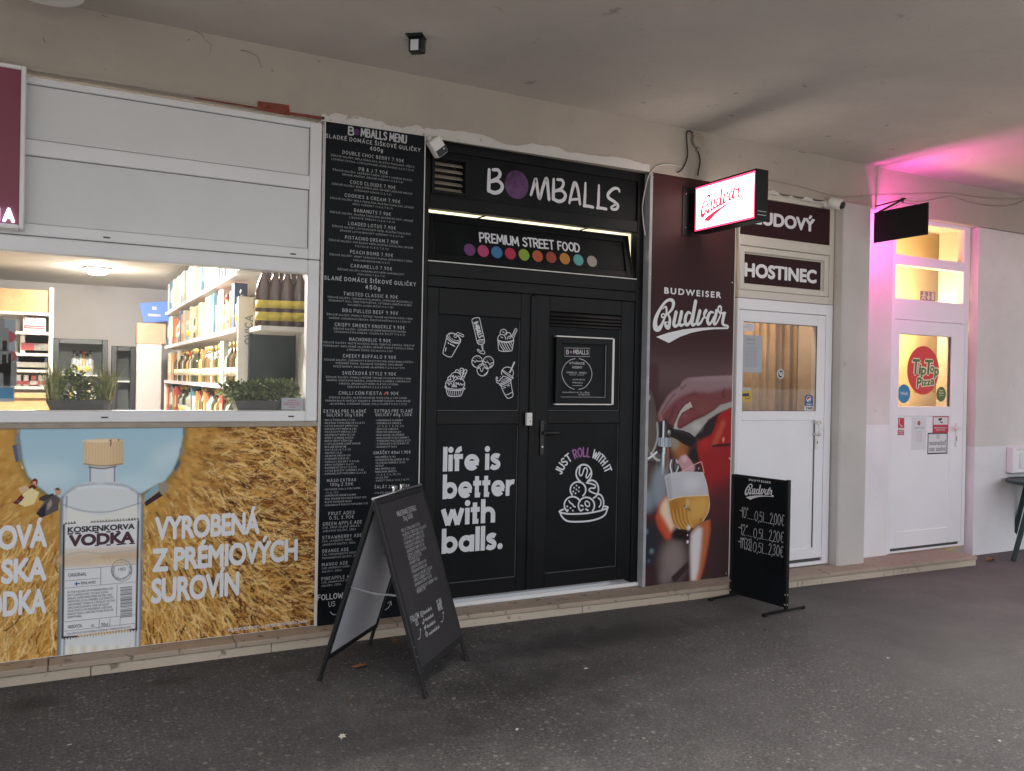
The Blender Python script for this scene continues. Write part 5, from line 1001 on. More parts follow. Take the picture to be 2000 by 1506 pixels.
for i, s_ in enumerate(('IN THE VILLAGE OF KOSKENKORVA, LIFE', 'ISN’T COMPLICATED. WE HAVE GOOD', 'BARLEY, UNFILTERED PURE WATER, AND', 'DEDICATED LOCAL FARMERS. OUR SMOOTH', 'AND HONEST VODKA IS A PRODUCT OF THE', 'CIRCULAR ECONOMY. OUR DISTILLERY', 'RUNS MOSTLY ON BIOENERGY, USES OUR', 'BARLEY FULLY, AND RECYCLES 99.9% OF', 'EVERYTHING.')): y = 1159+i*6.1; typ_px(mb, PV, s_, 132, y, 132+len(s_)*2.55, y-len(s_)*2.55*.075, 4.2, bold=.02, off=.002)
typ_px(mb, PV, 'FOLLOW OUR SUSTAINABILITY JOURNEY: KOSKENKORVA.COM', 131, 1240, 255, 1226, 4, bold=.01, off=.002)
for k, (x0, y0, x1, y1) in enumerate(((124, 1113, 197, 1108), (197, 1108, 268, 1101), (123, 1135, 196, 1129), (123, 1149, 268, 1136), (122, 1215, 266, 1200), (122, 1233, 265, 1217), (197, 1108, 196, 1143), (229, 1142, 227, 1204), (194, 1210, 193, 1228), (215, 1207, 214, 1225), (235, 1204, 234, 1222))): mb.stroke(PV, pxs(PV, [(x0, y0), (x1, y1)]), .9*sy, .0018, False, caps=False)
mb.stroke(PV, pxs(PV, circ(237.5, 1114, 20, ry=21, n=20)), 1.1*sy, .0018, closed=True); mb.stroke(PV, pxs(PV, circ(237.5, 1114, 14.5, ry=15.5, n=20)), .5*sy, .0018, closed=True); typ_px(mb, PV, '1953', 231, 1115, 245, 1114, 6, bold=.02, off=.002)
pc = np.array(PV.px(237.5, 1114)); rad_ = abs(PV.px(237, 1114)[1]-PV.px(237, 1131)[1])
hand(mb, PV, 'KOSKENKORVA FROM FINLAND', 0, -.006, .011, 1.0, 'l', .2, .0019, fn=lambda A, Bq: (pc[0]+(rad_*.98+Bq)*math.cos(-math.pi*1.15+A*math.pi*1.3), pc[1]+(rad_*.98-Bq)*math.sin(-math.pi*1.15+A*math.pi*1.3)))
y = 1147
for hgt in (2, 1, 2.5, 1, 1.5, 3, 0, 1, 2, 4, 1, 3, 1.2, 2, 1, 0, 1.5, 3, 1, 2, 1.5, 2.2):
    if hgt: mb.poly(PV, pxs(PV, [(235, y), (258, y-2.3), (258, y-2.3+hgt), (235, y+hgt)]), .0018)
    y += hgt+1.05
mb.build('lettering', t)
mb = MB().use('sticker_navy'); mb.stroke(PV, pxs(PV, [(145.5, 1140.5), (156, 1139.5)]), 2*sy, .002, False, caps=False); mb.stroke(PV, pxs(PV, [(149.5, 1136.5), (149.5, 1144)]), 2*sy, .0022, False, caps=False); mb.build('printed_flag', t)
# ------------------------------------------------------------------ beer poster
t = thing('beer_poster', 'tall maroon poster of a hand pouring beer from a chrome tap', 'poster', ((XB0+XB1)/2, -.01, ZL))
BT = Z(1350, 345, -.026)
mb = MB().use('white_plastic'); mb.box(XB0, XB1, -.0258, .018, ZL+.002, BT); mb.build('backing_board', t)
Bp = Picture(PBR, XB0+.002, ZL+.003, XB1-.005, BT-.001, .0034, (60, 36, 38)); cb = crop(1240, 680, 3.1364); qb = lambda *p: pxs(PBR, cb(*p))
zf = lambda y: PBR.px(1340, y)[1]
cA = crop(1255, 720, 5.289); cL = crop(1255, 880, 3.662); qa = lambda *p: pxs(PBR, cA(*p)); ql = lambda *p: pxs(PBR, cL(*p))
Bp.put(np.clip((Bp.B-zf(520))/(zf(420)-zf(520)), 0, 1)*.3, (74, 44, 40)); Bp.put(np.exp(-((Bp.B-zf(735))/.17)**2)*.95, (92, 70, 72)); Bp.put(np.clip((zf(820)-Bp.B)/.3, 0, 1)*.8, (62, 44, 46))
Bp.poly(qa((30, -60), (165, -60), (165, 300), (150, 460), (30, 480)), (74, 44, 48), .02, .9); Bp.poly(qa((60, 220), (150, 300), (160, 470), (60, 400)), (62, 42, 40), .02, .8)
# shirt and the bright sleeve
Bp.poly(qa((930, 395), (820, 450), (760, 520), (740, 620), (700, 690), (630, 695), (570, 760), (560, 850), (590, 960), (680, 1200), (930, 1300)), (152, 34, 34), .006)
Bp.poly(ql((395, -60), (640, -60), (640, 420), (560, 330), (470, 330), (440, 120)), (142, 34, 38), .02, .9); Bp.poly(ql((470, 260), (640, 200), (640, 520), (480, 520)), (84, 40, 44), .05, .85)
Bp.line(qa((835, 560), (790, 670), (740, 780)), .045, (178, 84, 62), .014, .8); Bp.ell(qa((835, 735))[0], .012, .02, (222, 140, 110), .006, .8); Bp.line(qa((728, 802), (800, 792), (900, 786)), .018, (46, 24, 26), .005); Bp.ell(qa((640, 760))[0], .05, .06, (176, 44, 40), .03, .7)
Bp.poly(qa((780, 470), (680, 530), (600, 610), (540, 700), (590, 745), (700, 690), (760, 560)), (42, 32, 36), .012)
Bp.ell(qa((390, 840))[0], .07, .08, (156, 96, 52), .025, .9); Bp.ell(qa((330, 760))[0], .05, .06, (148, 136, 120), .02, .85); Bp.poly(qa((500, 830), (560, 810), (575, 960), (450, 960)), (36, 28, 30), .015)
Bp.poly(qa((930, 335), (880, 350), (800, 375), (740, 430), (640, 490), (540, 535), (460, 580), (400, 620), (330, 600), (310, 620), (440, 665), (540, 705), (600, 630), (680, 525), (780, 460), (930, 392)), (156, 150, 146), .004); Bp.ell(qa((560, 600))[0], .05, .03, (182, 178, 176), .02, .8)
# disc of the beer tower
Bp.ell(qa((30, 610))[0], .105, .30, (84, 74, 70), .006); Bp.line(qa((150, 560), (156, 690), (132, 800), (80, 905)), .014, (176, 172, 170), .004); Bp.ell(qa((60, 296))[0], .018, .022, (176, 168, 164), .008, .8); Bp.ell(qa((50, 640))[0], .05, .12, (104, 96, 90), .05, .6); Bp.ell(qa((40, 840))[0], .02, .03, (150, 146, 142), .012, .8)
# the hand on the tap handle
hand_ = qa((930, 68), (640, 80), (460, 95), (405, 130), (385, 180), (310, 228), (258, 280), (222, 340), (185, 400), (155, 470), (160, 530), (185, 578), (225, 525), (270, 565), (322, 592), (345, 530), (370, 450), (430, 375), (490, 345), (510, 395), (590, 490), (640, 480), (740, 425), (800, 370), (930, 332))
Bp.poly(hand_, (112, 62, 64), .004); hm = Bp.blur(Bp.mask(hand_), .004)
lt_ = Bp.blur(Bp.mask(qa((930, 60), (640, 70), (450, 88), (398, 130), (380, 180), (300, 226), (250, 285), (215, 345), (180, 410), (150, 475), (175, 505), (235, 430), (310, 345), (410, 275), (530, 235), (700, 245), (930, 195))), .016); Bp.put(hm*lt_, (136, 110, 114)); Bp.put(hm*Bp.blur(Bp.mask(qa((930, 62), (640, 76), (450, 92), (520, 130), (930, 125))), .012), (148, 124, 128), .8)
for pts, wd, op in (([(445, 172), (420, 190), (395, 215)], .010, .8), ([(340, 262), (310, 285), (285, 318)], .010, .8), ([(280, 325), (245, 375), (225, 420)], .010, .9), ([(215, 420), (195, 470), (185, 520)], .008, .8), ([(470, 285), (520, 265), (560, 262)], .016, .5), ([(850, 215), (830, 250), (840, 300)], .02, .6), ([(330, 400), (300, 470), (270, 540)], .03, .5)): Bp.line(qa(*pts), wd, (84, 44, 46), .006, op)
Bp.ell(qa((188, 510))[0], .018, .03, (150, 100, 102), .008, .8); Bp.ell(qa((240, 540))[0], .014, .02, (70, 34, 36), .008, .8); Bp.ell(qa((620, 400))[0], .08, .04, (122, 70, 68), .03, .7)
Bp.poly(qa((440, 375), (488, 348), (506, 398), (470, 422), (405, 458), (372, 530), (362, 600), (378, 628), (332, 612), (324, 592), (360, 500), (388, 440)), (176, 166, 158), .003)
Bp.poly(qa((354, 592), (368, 522), (408, 462), (468, 422), (512, 414), (560, 450), (612, 492), (540, 530), (470, 572), (402, 612), (374, 624)), (116, 60, 64), .004); Bp.line(qa((372, 612), (440, 580), (540, 520), (600, 492)), .012, (84, 40, 44), .005, .7); Bp.ell(qa((440, 490))[0], .03, .02, (134, 78, 80), .015, .7); Bp.line(qa((488, 348), (498, 372), (508, 396)), .009, (206, 176, 164), .002)
# black lever and chrome tap
Bp.poly(qa((262, 650), (290, 608), (330, 625), (420, 640), (490, 665), (540, 710), (547, 752), (520, 795), (480, 802), (420, 780), (350, 730), (280, 698)), (34, 29, 32), .003); Bp.line(qa((330, 645), (420, 662), (500, 700)), .010, (66, 58, 62), .006, .7)
Bp.poly(qa((172, 560), (190, 540), (255, 560), (262, 715), (170, 715)), (48, 46, 54), .002); Bp.line(qa((218, 548), (214, 712)), .016, (214, 222, 230), .003); Bp.line(qa((240, 570), (240, 712)), .008, (120, 84, 74), .003); Bp.line(qa((196, 580), (192, 712)), .010, (24, 26, 34), .003); Bp.ell(qa((274, 660))[0], .018, .022, (112, 108, 108), .003); Bp.ell(qa((270, 652))[0], .007, .009, (216, 212, 210), .002)
Bp.poly(qa((162, 712), (292, 716), (296, 800), (288, 818), (160, 806)), (140, 148, 160), .002)
for k in range(9): x = 168+k*15; Bp.line(qa((x, 716), (x, 806)), .006, (206, 214, 224) if k in (2, 3, 5) else (92, 98, 110) if k % 2 else (150, 156, 166), .0015, .9)
Bp.line(qa((160, 808), (225, 818), (290, 818)), .010, (40, 40, 48), .002)
Bp.poly(qa((176, 820), (282, 822), (278, 960), (300, 1060), (150, 1060), (170, 960)), (70, 66, 70), .003); Bp.line(qa((222, 824), (216, 960)), .022, (222, 224, 228), .004); Bp.line(qa((262, 824), (258, 960)), .016, (160, 96, 62), .004); Bp.line(qa((190, 824), (186, 960)), .012, (28, 28, 34), .003)
Bp.poly(ql((95, 30), (190, 20), (194, 150), (176, 182), (140, 186), (98, 172), (92, 130)), (84, 82, 86), .003); Bp.line(ql((150, 20), (146, 110), (142, 165)), .020, (220, 222, 226), .004); Bp.line(ql((178, 10), (178, 90), (176, 165)), .013, (150, 92, 62), .004); Bp.line(ql((116, 60), (112, 140)), .014, (34, 34, 40), .004); Bp.line(ql((96, 172), (140, 184), (182, 176)), .012, (32, 28, 30), .002)
Bp.line(ql((20, 76), (60, 58), (98, 30)), .05, (88, 84, 88), .004); Bp.line(ql((20, 66), (60, 46), (100, 12)), .016, (214, 214, 216), .003); Bp.line(ql((22, 92), (64, 78)), .012, (34, 32, 36), .003); Bp.line(ql((60, 20), (95, 60), (120, 70)), .014, (206, 206, 210), .004, .9)
# blurred bar behind
for c, rx, ry, col, bl, op in (((60, 200), .08, .10, (86, 70, 66), .04, .9), ((125, 260), .08, .16, (134, 144, 152), .03, .9), ((45, 360), .05, .09, (128, 142, 152), .03, .85), ((50, 680), .08, .16, (42, 46, 54), .03, .95), ((60, 475), .10, .016, (92, 36, 36), .012, .9), ((30, 580), .014, .02, (110, 124, 134), .008, .9), ((65, 720), .02, .02, (112, 124, 132), .01, .9), ((45, 790), .012, .012, (96, 106, 116), .008, .8), ((50, 850), .07, .012, (70, 30, 32), .01, .8), ((220, 780), .12, .16, (132, 120, 116), .045, .95), ((160, 900), .05, .06, (120, 110, 108), .03, .9)): Bp.ell(ql(c)[0], rx, ry, col, bl, op)
Bp.poly(ql((205, 905), (330, 788), (345, 822), (240, 940), (210, 935)), (58, 46, 46), .006)
Bp.poly(ql((172, 318), (120, 380), (94, 480), (110, 545), (158, 622), (186, 642), (228, 602), (245, 560), (200, 450)), (192, 84, 58), .012); Bp.poly(ql((176, 328), (134, 385), (126, 440), (170, 520), (212, 592), (232, 572), (198, 440)), (226, 200, 174), .014); Bp.line(ql((112, 500), (140, 575), (178, 632)), .018, (178, 58, 46), .008, .8)
Bp.poly(ql((215, 560), (340, 560), (350, 590), (335, 640), (240, 640), (200, 620)), (44, 32, 32), .014)
Bp.poly(ql((250, 75), (275, 36), (310, 28), (345, 70), (376, 115), (370, 152), (280, 152)), (178, 138, 142), .004); Bp.ell(ql((300, 60))[0], .026, .024, (206, 172, 174), .012, .9); Bp.ell(ql((345, 128))[0], .02, .02, (196, 160, 162), .01, .8)
Bp.ell(ql((222, 112))[0], .034, .062, (92, 88, 92), .003); Bp.line(ql((205, 70), (198, 112), (208, 156)), .012, (210, 210, 214), .003); Bp.line(ql((228, 66), (222, 112), (230, 160)), .012, (36, 34, 38), .003); Bp.line(ql((242, 68), (256, 112), (240, 156)), .012, (196, 194, 198), .003); Bp.line(ql((250, 95), (275, 130), (280, 150)), .010, (60, 50, 54), .003)
# glass of beer
foam_ = ql((158, 182), (200, 160), (300, 148), (430, 155), (455, 220), (468, 322), (420, 322), (330, 326), (250, 336), (190, 357)); beer_ = ql((190, 355), (250, 334), (330, 324), (468, 318), (479, 400), (466, 450), (430, 505), (370, 546), (320, 568), (270, 560), (220, 526), (196, 440))
Bp.poly(foam_, (186, 183, 190), .003); Bp.ell(ql((350, 240))[0], .09, .06, (206, 204, 210), .03, .8); Bp.poly(ql((160, 185), (195, 170), (215, 340), (190, 355)), (162, 158, 166), .010, .8)
Bp.poly(beer_, (182, 130, 62), .002); bq = Bp.mask(beer_); Bp.put(bq*Bp.blur(Bp.mask(ql((330, 330), (465, 325), (470, 420), (420, 490), (330, 520))), .03), (214, 166, 92), .8); Bp.put(bq*Bp.blur(Bp.mask(ql((190, 356), (250, 340), (270, 440), (215, 470))), .02), (160, 104, 44), .7)
for k in range(10): x0 = 204+k*13; Bp.line(ql((x0, 430-k*4), (x0+14, 500), (x0+48, 556)), .0045, (232, 190, 120) if k % 2 else (138, 88, 36), .0014, .7)
Bp.line(ql((192, 355), (250, 336), (330, 326), (466, 320)), .009, (222, 206, 176), .003, .8); Bp.ell(ql((322, 372))[0], .016, .03, (206, 190, 140), .008, .7); Bp.line(ql((300, 395), (318, 415), (338, 425)), .014, (84, 72, 62), .004, .85); Bp.ell(ql((310, 405))[0], .008, .010, (180, 190, 190), .003, .8); Bp.line(ql((408, 500), (414, 486)), .006, (96, 60, 30), .002); Bp.line(ql((418, 500), (424, 486)), .006, (96, 60, 30), .002)
Bp.line(ql((280, 150), (350, 112), (415, 82), (426, 100), (440, 160)), .0065, (222, 156, 148), .002); Bp.line(ql((430, 155), (458, 240), (476, 350), (478, 400), (464, 452), (430, 506)), .006, (226, 208, 186), .002, .85); Bp.line(ql((158, 182), (176, 280), (196, 440), (222, 528), (270, 562)), .005, (216, 200, 178), .002, .8); Bp.ell(ql((330, 552))[0], .018, .02, (230, 222, 206), .007, .9); Bp.ell(ql((402, 128))[0], .005, .008, (220, 180, 176), .002)
# forearm below the glass
Bp.poly(ql((345, 590), (370, 546), (430, 510), (482, 494), (488, 560), (470, 680), (440, 830), (410, 928), (345, 930), (340, 700)), (172, 98, 62), .006); Bp.poly(ql((348, 600), (398, 545), (426, 558), (416, 700), (400, 850), (380, 930), (346, 930), (342, 700)), (214, 208, 210), .014); Bp.line(ql((480, 510), (478, 600), (450, 780), (420, 905)), .016, (142, 54, 38), .008, .8)
for c, r_ in (((322, 605), .006), ((322, 653), .011)): Bp.ell(ql(c)[0], r_, r_*1.2, (224, 210, 208), .002)
Bp.build('printed_picture', print_mat('beer_print').name, .0002, t, 1.08)
mb = MB().use('white_print'); typ_px(mb, PBR, 'BUDWEISER', 1297, 573.5, 1408, 582, 12.5, bold=.035, space=1.35, off=.0018); logo(mb, PBR, LBOX[0], LBOX[1], LBOX[2], .0018); mb.build('lettering', t)
for x, y in ((1275, 346), (1345, 373), (1270, 536), (1430, 552), (1266, 737), (1266, 746), (1424, 895), (1257, 1137), (1418, 1120), (1426, 897)):
    a, b = PBR.px(x, y); mb = MB().use('steel'); mb.lathe([(.006, 0), (.005, .003)], PBR.pt(a, b, .001), 8, PBR.n); mb.build('screw', t)
# ================================================================== pub door unit with its two name boards
YQ = .02; PQ = wall(YQ)
xq0, xq1 = X(1434.5, 800, YQ), X(1624, 600, YQ)
zq = dict(t=ZB-.004, u1=Z(1610, 408, YQ), u0=Z(1610, 479, YQ), s1=Z(1610, 498.5, YQ), s0=Z(1610, 580.5, YQ), j=Z(1618, 596, YQ), d1=Z(1605, 616, YQ), d0=Z(1600, 1088, YQ))
mb = MB().use('pvc_cream')
sash(mb, xq0, xq1, zq['j']+.002, zq['t'], YQ-.018, YQ+.07, X(1443, 450, YQ)-xq0, xq1-X(1619, 450, YQ), zq['s0']-zq['j']-.002, zq['t']-zq['u1'], .004)
mb.box(X(1443, 450, YQ), X(1619, 450, YQ), YQ-.0175, YQ+.07, zq['s1'], zq['u0'], .004)
sash(mb, X(1443, 500, YQ)+.004, X(1618, 500, YQ)-.002, zq['s0']+.003, zq['s1']-.003, YQ-.012, YQ+.05, .05, bev=.005)
mb.use('seal').box(xq0, xq1, YQ-.01, YQ+.05, zq['j']-.002, zq['j']+.002)
part(mb, 'window_frame', label='cream plastic window frame above the pub door')
mb = MB().use('pvc_door'); sash(mb, xq0, xq1, ZL+.006, zq['j']-.002, YQ-.018, YQ+.07, X(1440, 700, YQ)-xq0, xq1-X(1611, 640, YQ), .03, zq['j']-.002-zq['d1'], .004); part(mb, 'door_frame')
dx0, dx1, dz0, dz1 = X(1440, 700, YQ)+.003, X(1611, 640, YQ)-.003, zq['d0'], zq['d1']-.003
gx0, gx1, gz1, gz0, lz1, lz0 = X(1449, 715, YQ), X(1593, 720, YQ), Z(1520, 632.5, YQ), Z(1520, 803, YQ), Z(1520, 821.5, YQ), Z(1584, 1069, YQ)
lx1 = X(1587.5, 900, YQ)
mb = MB().use('pvc_door'); y0, y1 = YQ-.014, YQ+.05
mb.box(dx0, gx0, y0, y1, dz0, dz1, .004); mb.box(gx1, dx1, y0, y1, dz0, dz1, .004)
for a, b in ((gz1, dz1), (lz1, gz0), (dz0, lz0)): mb.box(gx0, gx1, y0+.0004, y1, a, b, .004)
mb.box(lx1+.0, gx1, y0+.0008, y1, lz0, lz1); mb.box(gx0, lx1, y0+.010, y1-.01, lz0, lz1)
o_pd = part(mb, 'pub_door', label='white plastic door with a glazed upper half')
mb = MB().use('seal'); sash(mb, gx0-.001, gx1+.001, gz0-.001, gz1+.001, y0+.006, y0+.011, .005, bev=0); mb.box(lx1-.003, lx1+.001, y0-.0002, y0+.01, lz0+.004, lz1); mb.box(dx1-.001, dx1+.005, YQ-.008, YQ+.03, dz0, dz1); mb.box(dx0, dx1, YQ+.0, YQ+.05, ZL+.036, dz0-.001); part(mb, 'joint_line', o_pd)
mb = MB().use('door_glass'); mb.rect(wall(y0+.012), gx0, gz0, gx1, gz1); part(mb, 'pane', o_pd)
mb = MB().use('white_plastic'); hx, hz0, hz1 = X(1596, 836, YQ-.03), Z(1597, 851, YQ-.03), Z(1597, 822, YQ-.03)
mb.tube([(hx-.02, y0, hz1-.012), (hx-.02, y0-.045, hz1-.012), (hx-.005, y0-.055, (hz0+hz1)/2), (hx-.02, y0-.045, hz0+.012), (hx-.02, y0, hz0+.012)], .010, 8)
mb.lathe([(.014, 0), (.016, .03), (.010, .036)], (hx+.03, y0-.001, hz1-.012), 12, (0, -1, 0)); mb.lathe([(.014, 0), (.016, .03), (.010, .036)], (hx+.03, y0-.001, hz0+.012), 12, (0, -1, 0))
zk = Z(1601, 866, YQ); mb.box(hx-.006, hx+.028, y0-.006, y0-.0005, zk-.05, zk+.05, .005); mb.use('seal').box(hx+.012, hx+.02, y0-.0075, y0-.006, zk-.002, zk+.022); part(mb, 'handle', o_pd)
# curtain and lamp in the pub behind the pane
mb = MB().use('curtain'); nx = 160; ya = .42
pts = [(gx0-.15+(gx1-gx0+.6)*k/nx, ya+.022*math.sin(k*.62)+.012*math.sin(k*.23+1)) for k in range(nx+1)]
for k in range(nx):
    f = mb.face([(pts[k][0], pts[k][1], .2), (pts[k+1][0], pts[k+1][1], .2), (pts[k+1][0], pts[k+1][1], 2.6), (pts[k][0], pts[k][1], 2.6)], True)
o = mb.build('curtain'); bmc = bmesh.new(); bmc.from_mesh(o.data); bmesh.ops.remove_doubles(bmc, verts=bmc.verts, dist=1e-5); bmc.to_mesh(o.data); bmc.free(); tag(o, 'tan pleated curtain hanging behind the glass of the white pub door', 'curtain')
mb = MB().use('warm_wall_dark'); mb.box(xq0-.1, xq1+.3, .9, .95, 0, 3); mb.box(xq0-.15, xq0-.1, .43, .9, 0, 3); mb.box(xq1+.3, xq1+.35, .43, .9, 0, 3); mb.box(xq0-.1, xq1+.3, .1, .9, 2.75, 2.8); part(mb, 'pub_wall')
emis('pub_lamp', (1, .74, .45), 20); t = thing('pub_lamp', 'small warm ceiling lamp inside the pub above the tan curtain', 'lamp', (gx0+.25, .2, 2.72))
mb = MB().use('pub_lamp'); mb.lathe([(.03, 0), (.10, .02), (.11, .05), (.08, .08)], (gx0+.25, .24, 2.62), 16); mb.build('globe', t)
mb = MB().use('white_plastic'); mb.lathe([(.05, 0), (.05, .04)], (gx0+.25, .24, 2.705), 12); mb.build('base', t)
def board(name, label, cat, pl, a0, b0, a1, b1, m, th=.004, group=None, off=0.0):
    t = thing(name, label, cat, pl.pt((a0+a1)/2, b0, off), group); mb = MB().use(m)
    mb.slab(pl, [(a0, b0), (a1, b0), (a1, b1), (a0, b1)], off, th); mb.build('sheet', t); return t
def prect(pl, x0, y0, x1, y1):
    (a0, b1), (a1, b0) = pl.px(x0, y0), pl.px(x1, y1); return a0, b0, a1, b1
mb = MB().use('pvc_cream'); mb.box(X(1443, 500, YQ), X(1618, 500, YQ), YQ+.012, YQ+.04, zq['s0'], zq['s1']); mb.box(X(1443, 500, YQ), X(1619, 500, YQ), YQ+.004, YQ+.04, zq['u0'], zq['u1']); part(mb, 'panel')
P1 = wall(YQ-.004); a0, b0, a1, b1 = X(1443.5, 450, YQ)+.003, zq['u0']+.003, X(1619, 450, YQ)-.003, zq['u1']-.003
t = board('name_board', 'maroon board reading ĽUDOVÝ, partly hidden by the glowing beer sign', 'sign', P1, a0, b0, a1, b1, 'maroon'); P1b = wall(YQ-.008)
mb = MB().use('white_print'); xr, yr = P1b.px(1590, 456); cb_, ct = P1b.px(1518, 440)[1], P1b.px(1518, 418)[1]
q0 = P1b.px(1491, 440); typ(mb, P1b, 'ĽUDOVÝ', P1b.px(1472, 436)[0], P1b.px(1540, 446.5)[1], abs(P1b.px(1518, 420)[1]-P1b.px(1518, 446)[1]), P1b.px(1591, 455)[0]-P1b.px(1472, 436)[0], bold=.045, off=.0012); mb.build('lettering', t)
a0, b0, a1, b1 = X(1447, 530, YQ), Z(1602, 566.5, YQ), X(1604, 540, YQ), Z(1604, 512.5, YQ)
P2 = wall(YQ+.011); t = board('name_board', 'maroon board reading HOSTINEC above the white pub door', 'sign', P2, a0, b0, a1, b1, 'maroon'); P2b = wall(YQ+.007)
mb = MB().use('white_print'); typ_px(mb, P2b, 'HOSTINEC', 1453.5, 540, 1594.5, 553.5, 27.5, bold=.045, off=.0012); mb.build('lettering', t)
PG = wall(y0+.010)
def sheet(name, label, cat, x0, y0_, x1, y1_, m, lines=(), pl=None, ink='ink_grey'):
    pl = pl or PG; a0, b0, a1, b1 = prect(pl, x0, y0_, x1, y1_); t = board(name, label, cat, pl, a0, b0, a1, b1, m, .0012)
    if lines:
        mb = MB().use(ink); H_ = b1-b0; W_ = a1-a0
        for s_, u, v, h, w_ in lines: typ(mb, pl, s_, a0+u*W_, b0+v*H_, h*H_, w_*W_, align='c', bold=.02, off=.0022)
        mb.build('lettering', t)
    return t
sheet('paper_notice', 'small white printed slip in the top left corner of the pub door glass', 'notice', 1451, 631, 1473, 647, 'paper', [('OZNAM', .5, .78, .1, .4), ('OTVÁRACIA DOBA HOSTINEC', .5, .55, .08, .8), ('PREVÁDZKOVATEĽ ĽUDOVÝ', .5, .36, .08, .8), ('PO - NE', .5, .16, .08, .4)])
sheet('paper_notice', 'larger grey printed price list taped inside the pub door glass', 'notice', 1451, 654, 1487.5, 728, 'paper_grey', [('CENNÍK', .4, .86, .05, .5), ('NÁPOJE', .4, .76, .03, .4)]+[(s_, .4, .66-i*.055, .02, .6) for i, s_ in enumerate(('pivo 10° 0,5l 2,00', 'pivo 12° 0,5l 2,20', 'pivo 11° 0,5l 2,30', 'kofola 0,3l 1,20', 'minerálka 0,3l 1,20', 'káva 7g 1,50', 'čaj 0,3l 1,50', 'víno 0,1l 1,30', 'rum 0,04l 1,60', 'vodka 0,04l 1,60'))])
t = sheet('camera_sticker', 'small yellow camera warning sticker low on the pub door glass', 'sticker', 1448, 756.5, 1467, 784.5, 'sticker_yellow')
mb = MB().use('ink'); c6 = crop(1420, 580, 4.183); PG2 = wall(y0+.0085); u = abs(PG2.px(1460, 770)[1]-PG2.px(1460, 771)[1]); mb.poly(PG2, pxs(PG2, c6((122, 790), (178, 786), (182, 812), (126, 812))), .0005); mb.stroke(PG2, pxs(PG2, c6((150, 812), (150, 832), (186, 830), (190, 812))), 1.2*u, .0007, False)
mb.use('paper_grey').poly(PG2, pxs(PG2, c6((118, 738), (194, 742), (194, 766), (118, 764))), .0005); mb.build('printed_mark', t)
t = thing('round_sticker', 'round black and white prohibition sticker in the middle of the pub door glass', 'sticker', PG.pt(*PG.px(1524.5, 737)))
mb = MB().use('paper'); a, b = PG.px(1524.5, 730.5); r = abs(PG.px(1524, 721)[1]-b); mb.disc(PG, a, b, r, .001, 24); mb.build('sheet', t)
mb = MB().use('ink'); mb.disc(PG, a, b, r*.78, .0014, 24); mb.use('paper'); typ(mb, PG, 'N8', a, b-r*.42, r*.8, r*1.1, 'c', .03, off=.0018); mb.stroke(PG, [(a-r*.5, b+r*.55), (a+r*.5, b-r*.55)], r*.14, .0021, False); mb.build('printed_mark', t)
t = thing('pull_sticker', 'blue cola sticker reading TAM in the lower right corner of the pub door glass', 'sticker', PG.pt(*PG.px(1578, 802)))
mb = MB().use('sticker_navy'); mb.poly(PG, pxs(PG, [(1572, 793), (1587.5, 793), (1587.5, 775), (1584, 771.5), (1575, 771.3), (1572, 775)]), .001); mb.use('paper').rect(PG, *[v for p in (PG.px(1570.5, 802), PG.px(1587.5, 793.2)) for v in p], off=.0011); mb.build('sheet', t)
mb = MB().use('paper'); a, b = PG.px(1579.3, 779.5); r = abs(PG.px(1579, 773.2)[1]-b); mb.disc(PG, a, b, r, .0014, 24); mb.use('sign_red'); mb.poly(PG, [(a+r*.8*math.cos(t_), b+r*.85*math.sin(t_)) for t_ in np.linspace(.5, 3.5, 12)], .0017); mb.use('sticker_blue'); mb.poly(PG, [(a+r*.8*math.cos(t_), b+r*.85*math.sin(t_)) for t_ in np.linspace(4.0, 6.0, 10)], .0018)
mb.use('paper'); typ_px(mb, PG, 'pepsi', 1575, 791, 1584.5, 791.3, 4, bold=.03, off=.0016); mb.use('ink'); typ_px(mb, PG, 'TAM', 1573, 800, 1586, 800.5, 5, bold=.05, off=.0016); mb.build('printed_mark', t)
# ================================================================== pizzeria door in its recess
YT = .08; PT_ = wall(YT); zp = dict(t=Z(1814, 421, YT), a1=Z(1850, 445, YT), a0=Z(1850, 509.5, YT), b1=Z(1850, 528, YT), b0=Z(1850, 591.5, YT), j=Z(1870, 633, YT), d0=Z(1860, 1058, YT))
xt0, xt1 = X(1738, 700, YT), XT1
mb = MB().use('white_wall'); mb.box(XP1, XW2, .0, .42, zp['t'], ZB-.002); part(mb, 'lintel')
mb = MB().use('pvc_door'); pw0, pw1 = X(1748, 520, YT), X(1881, 520, YT)
sash(mb, xt0, xt1, ZL+.004, zp['t']-.001, YT-.012, YT+.07, pw0-xt0, xt1-pw1, .02, zp['t']-zp['a1'], .004)
mb.box(pw0, pw1, YT-.0118, YT+.07, zp['b1'], zp['a0'], .004); mb.box(pw0, pw1, YT-.0118, YT+.07, zp['j']+.003, zp['b0'], .004)
part(mb, 'door_frame', label='white plastic frame with two small panes above the pizzeria door')
mb = MB().use('door_glass'); mb.rect(wall(YT+.02), pw0, zp['a0'], pw1, zp['a1']); mb.rect(wall(YT+.02), pw0, zp['b0'], pw1, zp['b1']); part(mb, 'pane')
d1x, d0x = pw1+.03, pw0-.03; wz1, wz0 = Z(1800, 655, YT), Z(1800, 794, YT); wx0, wx1 = X(1753.5, 720, YT), X(1855, 720, YT)
lx1 = X(1846.5, 960, YT); lz1, lz0 = Z(1800, 813, YT), Z(1846, 1029, YT)
mb = MB().use('pvc_door'); y0t, y1t = YT-.016, YT+.05
mb.box(d0x, wx0, y0t, y1t, zp['d0'], zp['j'], .004); mb.box(wx1, d1x, y0t, y1t, zp['d0'], zp['j'], .004)
